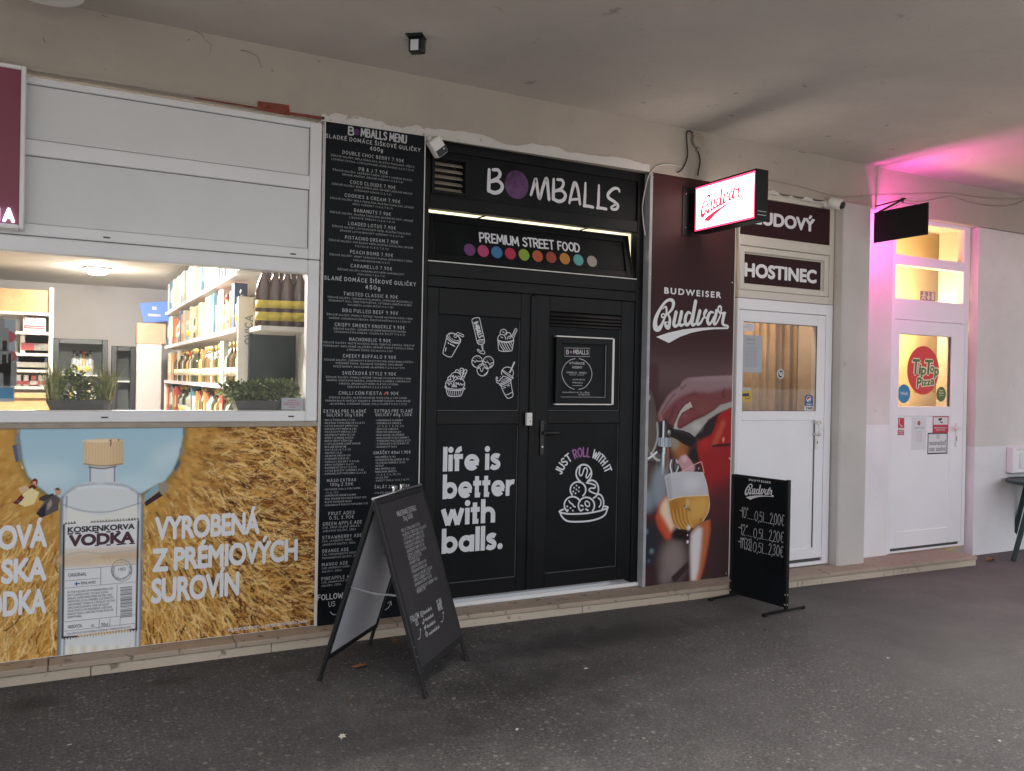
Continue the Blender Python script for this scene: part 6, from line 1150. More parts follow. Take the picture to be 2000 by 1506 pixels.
for a, b in ((wz1, zp['j']), (lz1, wz0), (zp['d0'], lz0)): mb.box(wx0, wx1, y0t+.0004, y1t, a, b, .004)
mb.box(wx0, wx1, y0t+.008, y1t-.01, lz0, lz1)
o_td = part(mb, 'pizzeria_door', label='white plastic door with a warmly lit pane')
mb = MB().use('seal'); mb.box(d0x+.01, d1x-.01, YT, YT+.05, zp['d0']-.028, zp['d0']-.001); mb.box(d1x+.0005, d1x+.0035, YT-.0125, YT, zp['d0'], zp['j']); mb.box(wx1-.014, wx1-.001, y0t+.012, y0t+.03, wz0, wz1); part(mb, 'joint_line', o_td)
mb = MB().use('door_glass'); mb.rect(wall(y0t+.018), wx0, wz0, wx1-.014, wz1); part(mb, 'pane', o_td)
mb = MB().use('white_plastic'); hz = Z(1864, 836, YT); hx = X(1864, 845, YT); mb.box(hx-.016, hx+.016, y0t-.008, y0t-.0005, Z(1864, 872, YT), Z(1864, 826, YT), .005, seg=2); mb.tube([(hx, y0t-.006, hz), (hx, y0t-.05, hz), (hx-.02, y0t-.056, hz), (hx-.115, y0t-.056, hz)], .010, 8); mb.use('seal').box(hx-.004, hx+.004, y0t-.0095, y0t-.008, Z(1864, 861, YT), Z(1864, 852, YT)); part(mb, 'handle', o_td)
mb = MB().use('warm_wall'); mb.box(xt0-.3, xt1+1.6, .75, .8, 0, 3.3); mb.box(xt0-.35, xt0-.3, .43, .75, 0, 3.3); mb.box(xt1+1.6, xt1+1.65, .43, .75, 0, 3.3); mb.box(xt0-.3, xt1+1.6, .15, .75, 3.25, 3.3); mb.box(xt0-.3, xt1+1.6, .43, .75, 0, .05); part(mb, 'pizzeria_wall')
emis('pizza_fill', (1, .72, .36), 21); zl_ = (zp['b0']+zp['j'])/2+.05; t = thing('pizzeria_fill_lamp', 'unseen warm strip lamp added behind the cross rail to light the pizzeria panes', 'lamp', ((xt0+xt1)/2, .3, zl_-.03))
mb = MB().use('pizza_fill'); mb.box(xt0+.05, xt1+.25, .21, .27, zl_-.035, zl_+.035, .006); mb.build('diffuser', t); mb = MB().use('white_plastic'); mb.box(xt0+.04, xt1+.26, .155, .209, zl_-.03, zl_+.03); mb.build('housing', t)  # hidden strip added to light panes and back wall evenly
PGT = wall(y0t+.016); PLT = wall(y0t+.0078)
t = thing('pizza_sticker', 'large round red pizza shop sticker on the lit door glass', 'sticker', PGT.pt(*PGT.px(1803, 771)))
mb = MB().use('logo_red'); a, b = PGT.px(1803, 723.5); r = abs(PGT.px(1803, 676)[1]-b); mb.disc(PGT, a, b, r, .001, 40, r); mb.build('sheet', t)
cz_ = crop(1740, 640, 5.794); mb = MB(); random.seed(2)
def tip(ch, x, y, w_, h, dy, bold, off, mname, grow=0.0):
    mb.use(mname); (a0, b0), (a1, _) = PGT.px(1740+x/5.794, 640+y/5.794), PGT.px(1740+(x+w_)/5.794, 640+y/5.794); H_ = abs(PGT.px(1800, 700)[1]-PGT.px(1800, 700+h/5.794)[1])
    g = grow*r; typ(mb, PGT, ch, a0-g, b0-g, H_+2*g, a1-a0+2*g, bold=bold, off=off, slant=.08)
for mname, gr, bo, of in (('logo_cream', .045, .14, .0014), ('logo_green', 0, .03, .0026)):
    for ch, x, y, w_, h in (('T', 232, 530, 82, 175), ('i', 310, 528, 24, 120), ('p', 336, 530, 58, 112), ('T', 372, 530, 90, 168), ('o', 438, 506, 46, 105), ('p', 486, 540, 50, 112), ('P', 288, 680, 52, 118), ('i', 345, 660, 16, 80), ('z', 362, 655, 40, 80), ('z', 402, 652, 42, 80), ('a', 444, 646, 44, 92)): tip(ch, x, y, w_, h, 0, bo, of, mname, gr)
mb.build('lettering', t)
for nm, lab, x, y, ry, mname, tx in (('delivery_sticker', 'round blue delivery sticker on the lower left of the lit door glass', 1765.4, 769, 18.5, 'sticker_blue', (('Wolt', 0, -.14, .34, 1.2),)), ('delivery_sticker', 'small round green sticker on the lower right of the lit door glass', 1838, 770, 14.5, 'logo_green', (('Bistro', 0, .4, .22, .8), ('Food', 0, .06, .22, .9), ('delivery', 0, -.2, .1, .9)))):
    a, b = PGT.px(x, y); r2 = abs(PGT.px(x, y-ry)[1]-b); t = thing(nm, lab, 'sticker', PGT.pt(a, b-r2)); mb = MB().use(mname); mb.disc(PGT, a, b, r2, .0011, 28); mb.build('sheet', t)
    mb = MB().use('paper' if 'blue' in mname else 'logo_cream')
    for s_, u, v, h, w_ in tx: typ(mb, PGT, s_, a+u*r2, b+v*r2, h*r2, w_*r2, 'c', .03, off=.0022)
    mb.build('lettering', t)
t = sheet('phone_sticker', 'red sticker with a white telephone receiver on the pizzeria door', 'sticker', 1752, 816, 1766, 850, 'paper', pl=PLT); PL2 = wall(y0t+.0064)
mb = MB().use('sign_red'); mb.poly(PL2, pxs(PL2, cz_((72, 1020), (150, 1022), (150, 1136), (72, 1134))), .0003); mb.poly(PL2, pxs(PL2, cz_((72, 1156), (148, 1160), (148, 1216), (72, 1214))), .0003)
mb.use('paper').stroke(PL2, pxs(PL2, cz_((96, 1040), (92, 1075), (108, 1105), (126, 1116))), [.012, .006, .007, .013], .0007); typ_px(mb, PL2, 'TIESŇOVÉ', 1740+80/5.794, 640+1184/5.794, 1740+142/5.794, 640+1186/5.794, 3, bold=.03, off=.0007); typ_px(mb, PL2, 'VOLANIE', 1740+82/5.794, 640+1206/5.794, 1740+138/5.794, 640+1208/5.794, 3, bold=.03, off=.0007); mb.build('printed_mark', t)
t = sheet('paper_notice', 'pale paper notice in a clear sleeve on the white pizzeria door', 'notice', 1781, 815.5, 1808, 878, 'paper', [('PREVÁDZKA', .55, .66, .035, .7)]+[(s_, .5, .54-i*.07, .022, .35) for i, s_ in enumerate(('PO 10-22', 'UT 10-22', 'ST 10-22', 'ŠT 10-22', 'PI 10-23'))], pl=PLT)
mb = MB().use('candy_6'); mb.disc(PLT, *PLT.px(1794.5, 826.5), .022, .0016, 18); mb.build('printed_mark', t)
t = sheet('camera_sticker', 'red and white camera warning sticker at the top right of the door panel', 'sticker', 1822, 812.5, 1852, 845, 'paper', pl=PLT)
mb = MB().use('sign_red'); a0, b0, a1, b1 = prect(PL2, 1822, 812.5, 1852, 845); k = .012
for q in ((a0, b0, a1, b0+(b1-b0)*.48), (a0, b1-k, a1, b1), (a0, b0+(b1-b0)*.48, a0+k, b1-k), (a1-k, b0+(b1-b0)*.48, a1, b1-k)): mb.rect(PL2, *q, off=.0003)
mb.use('ink'); mb.poly(PL2, pxs(PL2, cz_((535, 1030), (575, 1020), (582, 1040), (540, 1054))), .0004); mb.stroke(PL2, pxs(PL2, cz_((560, 1050), (566, 1072), (584, 1072))), .012, .0005, False)
mb.use('paper'); typ(mb, PL2, 'PRIESTOR MONITOROVANÝ', (a0+a1)/2, b0+(b1-b0)*.26, .012, (a1-a0)*.8, 'c', .03, off=.0006); typ(mb, PL2, 'KAMEROVÝM SYSTÉMOM', (a0+a1)/2, b0+(b1-b0)*.13, .012, (a1-a0)*.6, 'c', .03, off=.0006); mb.build('printed_mark', t)
t = sheet('paper_notice', 'black framed white notice below the red camera sticker', 'notice', 1812, 845.5, 1850, 886, 'ink', pl=PLT)
a0, b0, a1, b1 = prect(PL2, 1812, 845.5, 1850, 886); k = .012; mb = MB().use('paper'); mb.rect(PL2, a0+k, b0+k, a1-k, b1-k, off=.0003); mb.build('paper_face', t)
mb = MB().use('ink_grey'); typ(mb, PL2, 'TU', (a0+a1)/2, b0+(b1-b0)*.72, .05, .05, 'c', .03, off=.0006); typ(mb, PL2, 'nezavadzať', (a0+a1)/2, b0+(b1-b0)*.42, .045, (a1-a0)*.85, 'c', .03, off=.0006); typ(mb, PL2, 'cez zadnú', (a0+a1)/2, b0+(b1-b0)*.14, .045, (a1-a0)*.85, 'c', .03, off=.0006); mb.build('lettering', t)
PEX = wall(YT+.018); t = sheet('exit_sticker', 'pale emergency exit pictogram on the pane above the pizzeria door', 'sticker', 1797.5, 568, 1826, 589, 'beige_plastic', pl=PEX); PE2 = wall(YT+.0165)
mb = MB().use('logo_cream'); a0, b0, a1, b1 = prect(PE2, 1797.5, 568, 1826, 589); W_, H_ = a1-a0, b1-b0; f = lambda u, v: (a0+u*W_, b0+v*H_)
mb.stroke(PE2, [f(.56, .85), f(.56, .2)], .02, .0004, False); mb.stroke(PE2, [f(.47, .4), f(.56, .18), f(.65, .4)], .018, .0005, False); mb.rect(PE2, *f(.76, .12), *f(.94, .9), off=.0004); mb.disc(PE2, *f(.26, .82), .016, .0004); mb.stroke(PE2, [f(.24, .7), f(.22, .4), f(.32, .2)], .02, .0004, False); mb.stroke(PE2, [f(.22, .4), f(.12, .15)], .018, .0006, False); mb.stroke(PE2, [f(.1, .5), f(.22, .62), f(.36, .52)], .015, .0005, False); mb.build('printed_mark', t)
# ================================================================== glowing signs hung out from the wall
def out_box(xl, yi, yo, th, z0, z1): return xl, xl+th, yo, yi, z0, z1
XS = X(1357, 400, -.10); PSL = Plane((XS, 0, 0), (0, -1, 0), (0, 0, 1))           # left face of the beer light box
o_i, zt_i = PSL.px(1357.5, 377); o_o, zt_o = PSL.px(1475, 317); zb_o = PSL.px(1473, 429)[1]; zb_i = PSL.px(1357, 453)[1]
sz1, sz0 = (zt_i+zt_o)/2+.004, (zb_i+zb_o)/2-.004; so0, so1 = o_i-.012, o_o+.012; TH = .115
emis('beer_glow', (1, .95, .86), 2.3); emis('beer_red', (1, .035, .11), 1.6); emis('beer_script', (.75, .03, .10), .55)
t = thing('light_box_sign', 'glowing white beer light box sign with a red border, projecting from the wall', 'sign', (XS+TH/2, -so0, sz0))
mb = MB().use('sign_black'); k = .012
mb.box(XS, XS+TH, -so0, -so0-k, sz0, sz1, .002); mb.box(XS, XS+TH, -so1+k, -so1, sz0, sz1, .002); mb.box(XS, XS+TH, -so1+k, -so0-k, sz0, sz0+k, .002); mb.box(XS, XS+TH, -so1+k, -so0-k, sz1-k, sz1, .002)
mb.use('steel'); 
for v in (.035, .06): mb.box(XS+.02, XS+TH-.015, -so1-.0006, -so1-.0002, sz0+v, sz0+v+.004)
mb.build('case', t)
mb = MB().use('sign_black'); mb.box(XS+.02, XS+.10, -so0, -.026, sz0+.04, sz1-.04, .003); mb.box(XS-.06, XS+.03, -.034, -.0265, sz0-.015, sz1+.01, .002); mb.use('steel'); mb.lathe([(.005, 0), (.004, .003)], (XS-.03, -.034, sz1-.05), 8, (0, -1, 0)); mb.lathe([(.005, 0), (.004, .003)], (XS-.03, -.034, sz0+.05), 8, (0, -1, 0)); mb.build('bracket', t)
for side in (0, 1):
    pl = Plane((XS+.006, 0, 0), (0, -1, 0), (0, 0, 1)) if side == 0 else Plane((XS+TH-.006, 0, 0), (0, 1, 0), (0, 0, 1))
    e0, e1 = (so0+k, so1-k) if side == 0 else (-(so1-k), -(so0+k)); bd = .014
    mb = MB().use('beer_red'); f0, f1 = sz0+k, sz1-k
    for q in ((e0, f0, e1, f0+bd), (e0, f1-bd, e1, f1), (e0, f0+bd, e0+bd, f1-bd), (e1-bd, f0+bd, e1, f1-bd)): mb.rect(pl, *q, off=0)
    mb.build('lit_border', t)
    mb = MB().use('beer_glow'); mb.rect(pl, e0+bd, f0+bd, e1-bd, f1-bd, off=0); mb.build('lit_face', t)
    mb = MB().use('beer_script'); W_, H_ = e1-e0, f1-f0; logo(mb, pl, e0+W_*.13, f0+H_*.13, W_*.68, .001, 1.12, math.radians(6)); mb.use('ink_grey')
    typ(mb, pl, 'LAGER', e0+W_*.5, f0+H_*.16, H_*.07, W_*.31, 'l', .02, 1.2, .0012); mb.build('lettering', t)
XS2 = 6.235; P2L = Plane((XS2, 0, 0), (0, -1, 0), (0, 0, 1))
o_i, a1_ = P2L.px(1707, 412.5); o_o, a2_ = P2L.px(1812.5, 398); b1_ = P2L.px(1706, 472)[1]; b2_ = P2L.px(1810.5, 461)[1]; z1_, z0_ = (a1_+a2_)/2, (b1_+b2_)/2
emis('pink_glow', (1, .08, .56), 75)
t = thing('pizzeria_light_box', 'black backed sign glowing pink away from us, hung on a strut by the pizzeria door', 'sign', (XS2+.03, -o_i, z0_))
mb = MB().use('sign_black'); mb.box(XS2, XS2+.014, -o_o, -o_i, z0_, z1_, .002); mb.build('case', t)
mb = MB().use('pink_glow'); ya_, yb_, za_, zb_ = -o_o+.055, -o_i-.03, z0_+.045, z1_-.045; xx = XS2+.0225
mb.tube([(xx, ya_+.01, za_), (xx, yb_-.01, za_), (xx, yb_, za_+.01), (xx, yb_, zb_-.01), (xx, yb_-.01, zb_), (xx, ya_+.01, zb_), (xx, ya_, zb_-.01), (xx, ya_, za_+.012)], .008, 10); mb.build('neon_tube', t)
mb = MB().use('sign_black'); zc_ = P2L.px(1760, 385)[1]; mid = (o_i+o_o)/2
mb.beam((XS2+.03, -.03, P2L.px(1706, 418)[1]), (XS2+.03, -mid-.02, z1_+.075), .016, .016); mb.beam((XS2+.03, -.03, z1_+.06), (XS2+.03, -mid-.03, z1_+.075), .010, .010)
mb.tube([(XS2+.03, -mid, z1_+.085), (XS2+.03, -mid, z1_+.04)], .010, 8); mb.tube([(XS2+.03, -o_i-.1, z1_), (XS2+.03, -mid, z1_+.045), (XS2+.03, -o_o+.1, z1_)], .003, 6); mb.build('strut', t)
# big sign at the far left
t = thing('shop_sign', 'burgundy framed shop sign with glowing white letters above the shop window', 'sign', (-1, -.1, Z(30, 447, -.1)))
YSN = -.10; PSN = wall(YSN); sx1 = X(49, 290, YSN); s1_, s0_ = Z(55, 131, YSN), Z(41, 448, YSN); sx0 = sx1-1.9
mb = MB().use('pvc'); sash(mb, sx0, sx1, s0_, s1_, YSN-.012, -.021, .022, bev=.005); mb.build('frame', t)
mb = MB().use('burgundy'); mb.box(sx0+.022, sx1-.022, YSN, -.03, s0_+.022, s1_-.022); mb.build('panel', t)
emis('neon_white', (.70, .82, 1), 2.2); mb = MB().use('neon_white'); a0, b0 = PSN.px(5, 433.5); a1, _ = PSN.px(29, 435.5); hh = abs(PSN.px(15, 405)[1]-PSN.px(15, 434)[1])
typ(mb, PSN, 'A', a0, b0, hh*.95, a1-a0, bold=.05, off=.012); typ(mb, PSN, 'N', a0-.012, b0, hh*.95, (a1-a0)*.95, 'r', bold=.05, off=.012); mb.build('lettering', t)
# ================================================================== sandwich board on the pavement
def V3(p): return Vector([float(v) for v in p])
F1, F2, B1, B2 = (V3(G(*p)) for p in ((827.5, 1365), (911, 1288.5), (623, 1331), (725, 1259)))
ZR = .978; R1 = Vector(((F1.x+B1.x)/2, (F1.y+B1.y)/2, ZR)); R2 = Vector(((F2.x+B2.x)/2, (F2.y+B2.y)/2, ZR))
fo = (F1-B1).normalized()*.006
t = thing('sandwich_board', 'black folding sandwich board with white hand lettered extras list, standing on the pavement', 'sandwich board', ((F1+F2+B1+B2)/4)[:])
def panel_plane(P, Q, R, out):
    u = (Q-P).normalized(); v = (R-P); v = (v-u*v.dot(u)).normalized(); return Plane(P+out, u, v), (R-P).dot(v), (Q-P).length
for nm, P, Q, R, out, inner in (('front_panel', F1, F2, R1, fo, False), ('back_panel', B1, B2, R1, -fo, True)):
    pl, H_, W_ = panel_plane(P, Q, R, out); M = Matrix(((pl.u[0], -pl.n[0], pl.v[0], pl.o[0]), (pl.u[1], -pl.n[1], pl.v[1], pl.o[1]), (pl.u[2], -pl.n[2], pl.v[2], pl.o[2]), (0, 0, 0, 1)))
    lo = .115; fw = .030
    s_ = 1 if inner else 0                       # the inner plane faces back towards the other panel
    d0, d1 = (-.011, .011)
    mb = MB().use('aframe_black'); 
    mb.box(0, fw, d0, d1, lo, H_, .003, M); mb.box(W_-fw, W_, d0, d1, lo, H_, .003, M); mb.box(fw, W_-fw, d0+.0004, d1-.0004, lo, lo+fw, .003, M); mb.box(fw, W_-fw, d0+.0004, d1-.0004, H_-fw, H_, .003, M)
    po = mb.build(nm, t)
    for x in (0, W_-fw):
        mb = MB().use('aframe_black'); mb.box(x+.004, x+fw-.004, -.008, .008, .012, lo-.0005, .002, M); mb.use('black_plastic').box(x+.001, x+fw-.001, -.011, .011, -.001, .03, .003, M); mb.build('leg', t)
    mb = MB()
    if inner: mb.use('alu_back').box(fw, W_-fw, -.004, .004, lo+fw, H_-fw, 0, M)
    else: mb.use('aframe_sheet').box(fw, W_-fw, -.0112, .004, lo+fw, H_-fw, 0, M)
    mb.build('sheet', po)
    if not inner: AF, AW, AH = pl, W_, H_
    for z in (lo+.09, lo+.14): mb = MB().use('steel'); mb.box(fw*.4, fw*.6, d0-.001, d0, z, z+.006, 0, M); mb.build('rivet', po)
mb = MB().use('alu'); up_ = Vector((0, 0, 1)); rd = (R2-R1).normalized()
mb.tube([R1+up_*.006-rd*.012, R2+up_*.006+rd*.004], .006, 8); c = (R1+R2)/2
for k in (-.045, .055): mb.tube([c+rd*(k-.03)+up_*.008, c+rd*(k-.018)+up_*.034, c+rd*(k+.012)+up_*.034, c+rd*(k+.022)+up_*.008], .0065, 8)
mb.build('hinge', t)
for P, Q in ((B1, F1), (B2, F2)):
    z_ = .52; a = P.lerp(R1 if P == B1 else R2, z_/ZR*.98); b = Q.lerp(R1 if P == B1 else R2, (z_-.02)/ZR*.98); ins = rd*(.035 if P == B1 else -.035)
    mb = MB().use('alu'); mb.beam(a+ins, (a+b)/2+ins-up_*.012, .012, .008); mb.beam((a+b)/2+ins*1.12-up_*.012, b+ins*1.12, .012, .008); mb.tube([(a+b)/2+ins*.9-up_*.012, (a+b)/2+ins*1.3-up_*.012], .008, 8); mb.build('brace', t)
# lettering on the front sheet
AS = Plane(AF.pt(0, 0, .0114), AF.u, AF.v); mb = MB().use('menu_white'); ca = crop(760, 940, 3.9625); random.seed(9)
def al(text, x0, y0, x1, y1, lw=.16, cap=None, ref=3.3):
    (a0, b0), (a1, b1) = (AS.px(*p) for p in ca((x0, y0), (x1, y1))); W_ = a1-a0; h = cap or .020
    hand(mb, AS, text, a0, (b0+b1)/2, h, W_, 'l', lw, .0012)
al('MILKSHAKE EXTRAS', 64, 268, 210, 228, .13, .026); al('30g 1.00€', 112, 303, 184, 283, .13, .024)
for i, (s_, k) in enumerate((('BIELA ČOKOLÁDA (7,1,0)', 150), ('MLIEČNA ČOKOLÁDA (3,5,6,8,11)', 192), ('LOTUS BISCOFF KRÉM (1,6)', 160), ('KARAMELOVÝ KRÉM (6,7,8)', 162), ('PISTÁCIOVÝ KRÉM (6,7,8)', 150), ('ARAŠIDOVÝ KRÉM (5,7,8)', 145), ('DŽEM Z LESNÉHO OVOCIA', 152), ('PISTÁCIE (5,7,8,11)', 108), ('ARAŠIDY (5,8)', 86), ('LIESKOVÉ ORECHY (8)', 128), ('STRÚHANÝ KOKOS (8)', 126), ('HORALKY KEKSÍKY (1,5,6,8)', 160), ('OREO SUŠIENKY (1,6,7)', 138), ('BANÁNOVÉ ČIPSY (7,8,11)', 140), ('LOTUS BISCOFF SUŠIENKY (1,6)', 176), ('HERBEL (6)', 74))):
    x = 88+i*8.0; y = 390+i*31.6; al('• '+s_, x, y, x+k, y-k*.30, .13, .0145)
al('FOLLOW', 170, 1090, 234, 1056, .13, .028); al('US', 208, 1118, 226, 1108, .13, .026)
for i, s_ in enumerate(('@bomballs.sk', '@bomballs.sk', '@bomballs.sk', 'www.bomballs.sk')): x = 266+i*14; y = 1028+i*52; al(s_, x, y, x+(64 if i < 3 else 82), y-(64 if i < 3 else 82)*.52, .15, .018)
al('SCAN', 372, 962, 406, 943, .15, .028); al('HERE', 382, 1002, 414, 984, .15, .028)
for pts in ([(222, 1222), (236, 1216), (240, 1180), (240, 1142)], [(236, 1152), (241, 1140), (246, 1150)], [(398, 1088), (412, 1084), (418, 1050), (417, 1014)], [(412, 1024), (418, 1012), (423, 1022)]): mb.stroke(AS, [AS.px(*p) for p in ca(*pts)], .0035, .0012, len(pts) > 3)
# small marks beside the addresses: camera, note, f, globe
rp = lambda *p: [AS.px(*q) for q in ca(*p)]
mb.stroke(AS, rp((240, 1010), (258, 1006), (262, 1046), (246, 1052)), .004, .0012, False, True); mb.stroke(AS, rp((240, 1010), (246, 1052)), .004, .0013, False); mb.stroke(AS, rp((250, 1020), (256, 1030), (251, 1040), (246, 1030)), .0035, .0012, True, True)
mb.stroke(AS, rp((266, 1066), (266, 1098), (260, 1102), (257, 1094)), .006, .0012); mb.stroke(AS, rp((266, 1068), (272, 1080)), .006, .0013)
mb.stroke(AS, rp((282, 1116), (276, 1122), (277, 1152)), .006, .0012); mb.stroke(AS, rp((270, 1136), (284, 1130)), .006, .0013)
mb.stroke(AS, rp((284, 1164), (297, 1180), (291, 1202), (280, 1186)), .0035, .0012, True, True); mb.stroke(AS, rp((284, 1164), (291, 1202)), .0025, .0012); mb.stroke(AS, rp((281, 1184), (297, 1180)), .0025, .0013)
mb.build('lettering', t)
# ================================================================== beer price stand
SY0, SY1 = -.766, -.236; SXc = 4.495; tl = math.atan2(4.524-4.466, -.759+.255)
t = thing('price_stand', 'black upright beer price board on two flat bar feet in front of the white door', 'price board', (SXc, (SY0+SY1)/2, 0))
PN0 = Vector((4.528, -.764, 0)); PN1 = Vector((4.470, -.250, 0)); u_ = (PN0-PN1).normalized(); SP = Plane(PN1, u_, (0, 0, 1)); SW = (PN0-PN1).length; STH = .030
M = Matrix(((SP.u[0], -SP.n[0], 0, SP.o[0]), (SP.u[1], -SP.n[1], 0, SP.o[1]), (0, 0, 1, 0), (0, 0, 0, 1)))
st0, st1 = .022, .938
mb = MB().use('sign_black'); mb.box(0, .022, 0, STH, st0, st1-.01, .002, M); mb.box(SW-.022, SW, 0, STH, st0, st1, .002, M); mb.box(.022, SW-.022, .001, STH-.001, st1-.026, st1-.006, .002, M); mb.box(.022, SW-.022, .001, STH-.001, st0+.012, st0+.03, .002, M); mb.build('frame', t)
mb = MB().use('menu_black'); mb.box(.022, SW-.022, .006, STH-.006, st0+.03, st1-.026, 0, M); fo_ = mb.build('sheet', t)
for a in (.011, SW-.011):
    for z in (.055, .125): mb = MB().use('steel'); mb.lathe([(.007, 0), (.005, .003)], SP.pt(a, z, 0), 10, SP.n); mb.build('screw', t)
for z in (.055, .125): mb = MB().use('steel'); mb.lathe([(.007, 0), (.005, .003)], SP.pt(SW, z, -STH/2), 10, SP.u); mb.build('screw', t)
for a in (.012, SW-.012):
    c = Vector(SP.pt(a, 0, -STH/2)); d = Vector(-SP.n); mb = MB().use('sign_black'); mb.beam(c-d*.245+up_*.016, c+d*.205+up_*.016, .024, .012, bev=.002); mb.use('black_plastic'); mb.beam(c-d*.243+up_*.005, c-d*.215+up_*.005, .026, .010); mb.beam(c+d*.175+up_*.005, c+d*.203+up_*.005, .026, .010); mb.build('leg', t)
SS = Plane(SP.pt(0, 0, -.006), SP.u, SP.v); cs_ = crop(1370, 890, 4.563); sp = lambda *p: [SS.px(*q) for q in cs_(*p)]
mb = MB().use('white_print'); (a0, b0), (a1, b1) = sp((423, 220), (620, 252)); typ(mb, SS, 'BUDWEISER', a0, (b0+b1)/2, .026, a1-a0, 'l', .04, 1.3, .0012)
(a0, b0), (a1, b1) = sp((392, 392), (642, 392)); logo(mb, SS, a0, sp((440, 394))[0][1], a1-a0, .0012); mb.build('lettering', t)
mb = MB().use('menu_white'); random.seed(21)
for y, dx, l1, l2, l3 in ((548, 0, '10°', '0,5l', '2,00€'), (700, -10, '12°', '0,5l', '2,20€'), (824, -14, '11°(33)', '0,5l', '2,30€')):
    for s_, x0, x1, yy, h in ((l1, 360, 412 if len(l1) < 4 else 452, y+2, 80), (l2, 474, 550, y+34, 76), (l3, 612, 734, y+62, 84)):
        x0, x1 = x0+dx, x1+dx*.6; (a0, b0), (a1, b1) = sp((x0, yy-8), (x1, yy+8)); hand(mb, SS, s_, a0, (b0+b1)/2-.004, .078 if h > 78 else .072, a1-a0, 'l', .058, .0012, .2, .06, jitter=.015)
    for x in list(range(416, 470, 15))+list(range(566, 610, 15)): (a, b), = sp((x+dx, y+12+(x-416)*.22)); mb.disc(SS, a, b, .0035, .0012, 8)
    (a0, b0), (a1, b1) = sp((344+dx, y-62), (366+dx, y-54)); mb.stroke(SS, [(a0, b0), (a1, b1)], .006, .0012, False)
mb.build('lettering', t)
# ================================================================== devices, cables, boxes
def cab(name, label, pts, r, m='cable'):
    mb = MB().use(m); P = np.array(pts, float); P, _ = catmull3(P); mb.tube([tuple(p) for p in P], r, 6); return tag(mb.build(name), label, 'cable')
def catmull3(P, k=6):
    n = len(P); out = []
    for i in range(n-1):
        a, b, c, d = P[max(i-1, 0)], P[i], P[i+1], P[min(i+2, n-1)]
        for j in range(k):
            q = j/k; out.append(.5*((2*b)+(c-a)*q+(2*a-5*b+4*c-d)*q*q+(3*b-a-3*c+d)*q**3))
    out.append(P[-1]); return np.array(out), None
def wp(x, y, Y): a, b = XZ(x, y, Y); return (a, Y, b)
# cube camera over the black door
t = thing('security_camera', 'white cube security camera with black face in the top left corner of the black door', 'camera', wp(852, 306, -.04))
cA = Vector(wp(853, 286, -.05)); RX = Matrix.Translation(cA) @ Matrix.Rotation(math.radians(-40), 4, 'Y') @ Matrix.Rotation(math.radians(8), 4, 'X')
mb = MB().use('white_plastic'); mb.box(-.046, .046, -.03, .03, -.065, .055, .012, RX, seg=3); mb.build('body', t)
mb = MB().use('black_plastic'); mb.box(-.040, .040, -.0315, -.029, -.060, -.018, .001, RX); mb.use('steel').lathe([(.006, 0), (.005, .001)], RX @ Vector((.02, -.0316, -.032)), 10, RX.to_3x3() @ Vector((0, -1, 0))); mb.build('lens_face', t)
mb = MB().use('white_plastic'); e = Vector(wp(838, 272, -.03)); mb.tube([cA+Vector((-.03, .02, .03)), e+Vector((0, -.02, 0)), e+Vector((0, .03, 0))], [.014, .018, .024], 10); mb.build('bracket', t)
# bullet camera by the pillar
t = thing('security_camera', 'round white security camera with a dark glass ball at the top of the pillar', 'camera', wp(1632, 412, -.1)); cB = Vector(wp(1634, 398, -.12)); ax = Vector((.35, -.8, -.35)).normalized()
mb = MB().use('white_plastic'); mb.lathe([(.040, -.06), (.046, -.05), (.046, .035), (.040, .045)], cB, 18, ax); mb.lathe([(.030, 0), (.030, .07)], cB+Vector((-.02, .13, .01)), 14, (0, -1, 0)); mb.build('body', t)
mb = MB().use('black_plastic'); mb.lathe([(.034, .0452), (.033, .055), (.022, .068), (.006, .073)], cB, 18, ax); mb.use('steel').lathe([(.008, .0735), (.006, .0745)], cB, 10, ax); mb.build('lens_ball', t)
# motion sensor under the ceiling
pc_ = CAM+(CR*(815-1000)/F-CU*(74-753)/F+CF)*((ZC-CAM[2])/((CR*(815-1000)/F-CU*(74-753)/F+CF)[2])); t = thing('ceiling_sensor', 'small black box sensor with a pale window hanging under the arcade ceiling', 'sensor', (pc_[0], pc_[1], ZC-.1)); RS = Matrix.Translation(Vector((pc_[0], pc_[1], ZC))) @ Matrix.Rotation(math.radians(-38), 4, 'Z')
mb = MB().use('black_plastic'); mb.box(-.045, .045, -.03, .03, -.088, -.006, .010, RS, seg=2); mb.box(-.05, .05, -.075, .03, -.0058, -.0005, .002, RS); mb.build('case', t)
mb = MB().use('paper'); mb.box(-.030, .016, -.0315, -.0295, -.080, -.02, .0, RS); mb.build('window', t)
# doorbell-like reader on the black door
t = thing('door_alarm', 'small white door alarm box on the meeting edge of the black double door', 'alarm', wp(1031, 831, .03)); a0, b0, a1, b1 = prect(wall(.028), 1026.5, 806, 1037, 831)
mb = MB().use('white_plastic'); mb.box(a0, a1, .008, .0335, b0, b1, .004, seg=2); mb.build('case', t); mb = MB().use('ink_grey'); mb.lathe([(.007, 0), (.006, .002)], ((a0+a1)/2+.006, .008, b0+.03), 10, (0, -1, 0)); mb.box(a0+.006, a1-.006, .0072, .0079, b0+.052, b0+.054); mb.build('button', t)
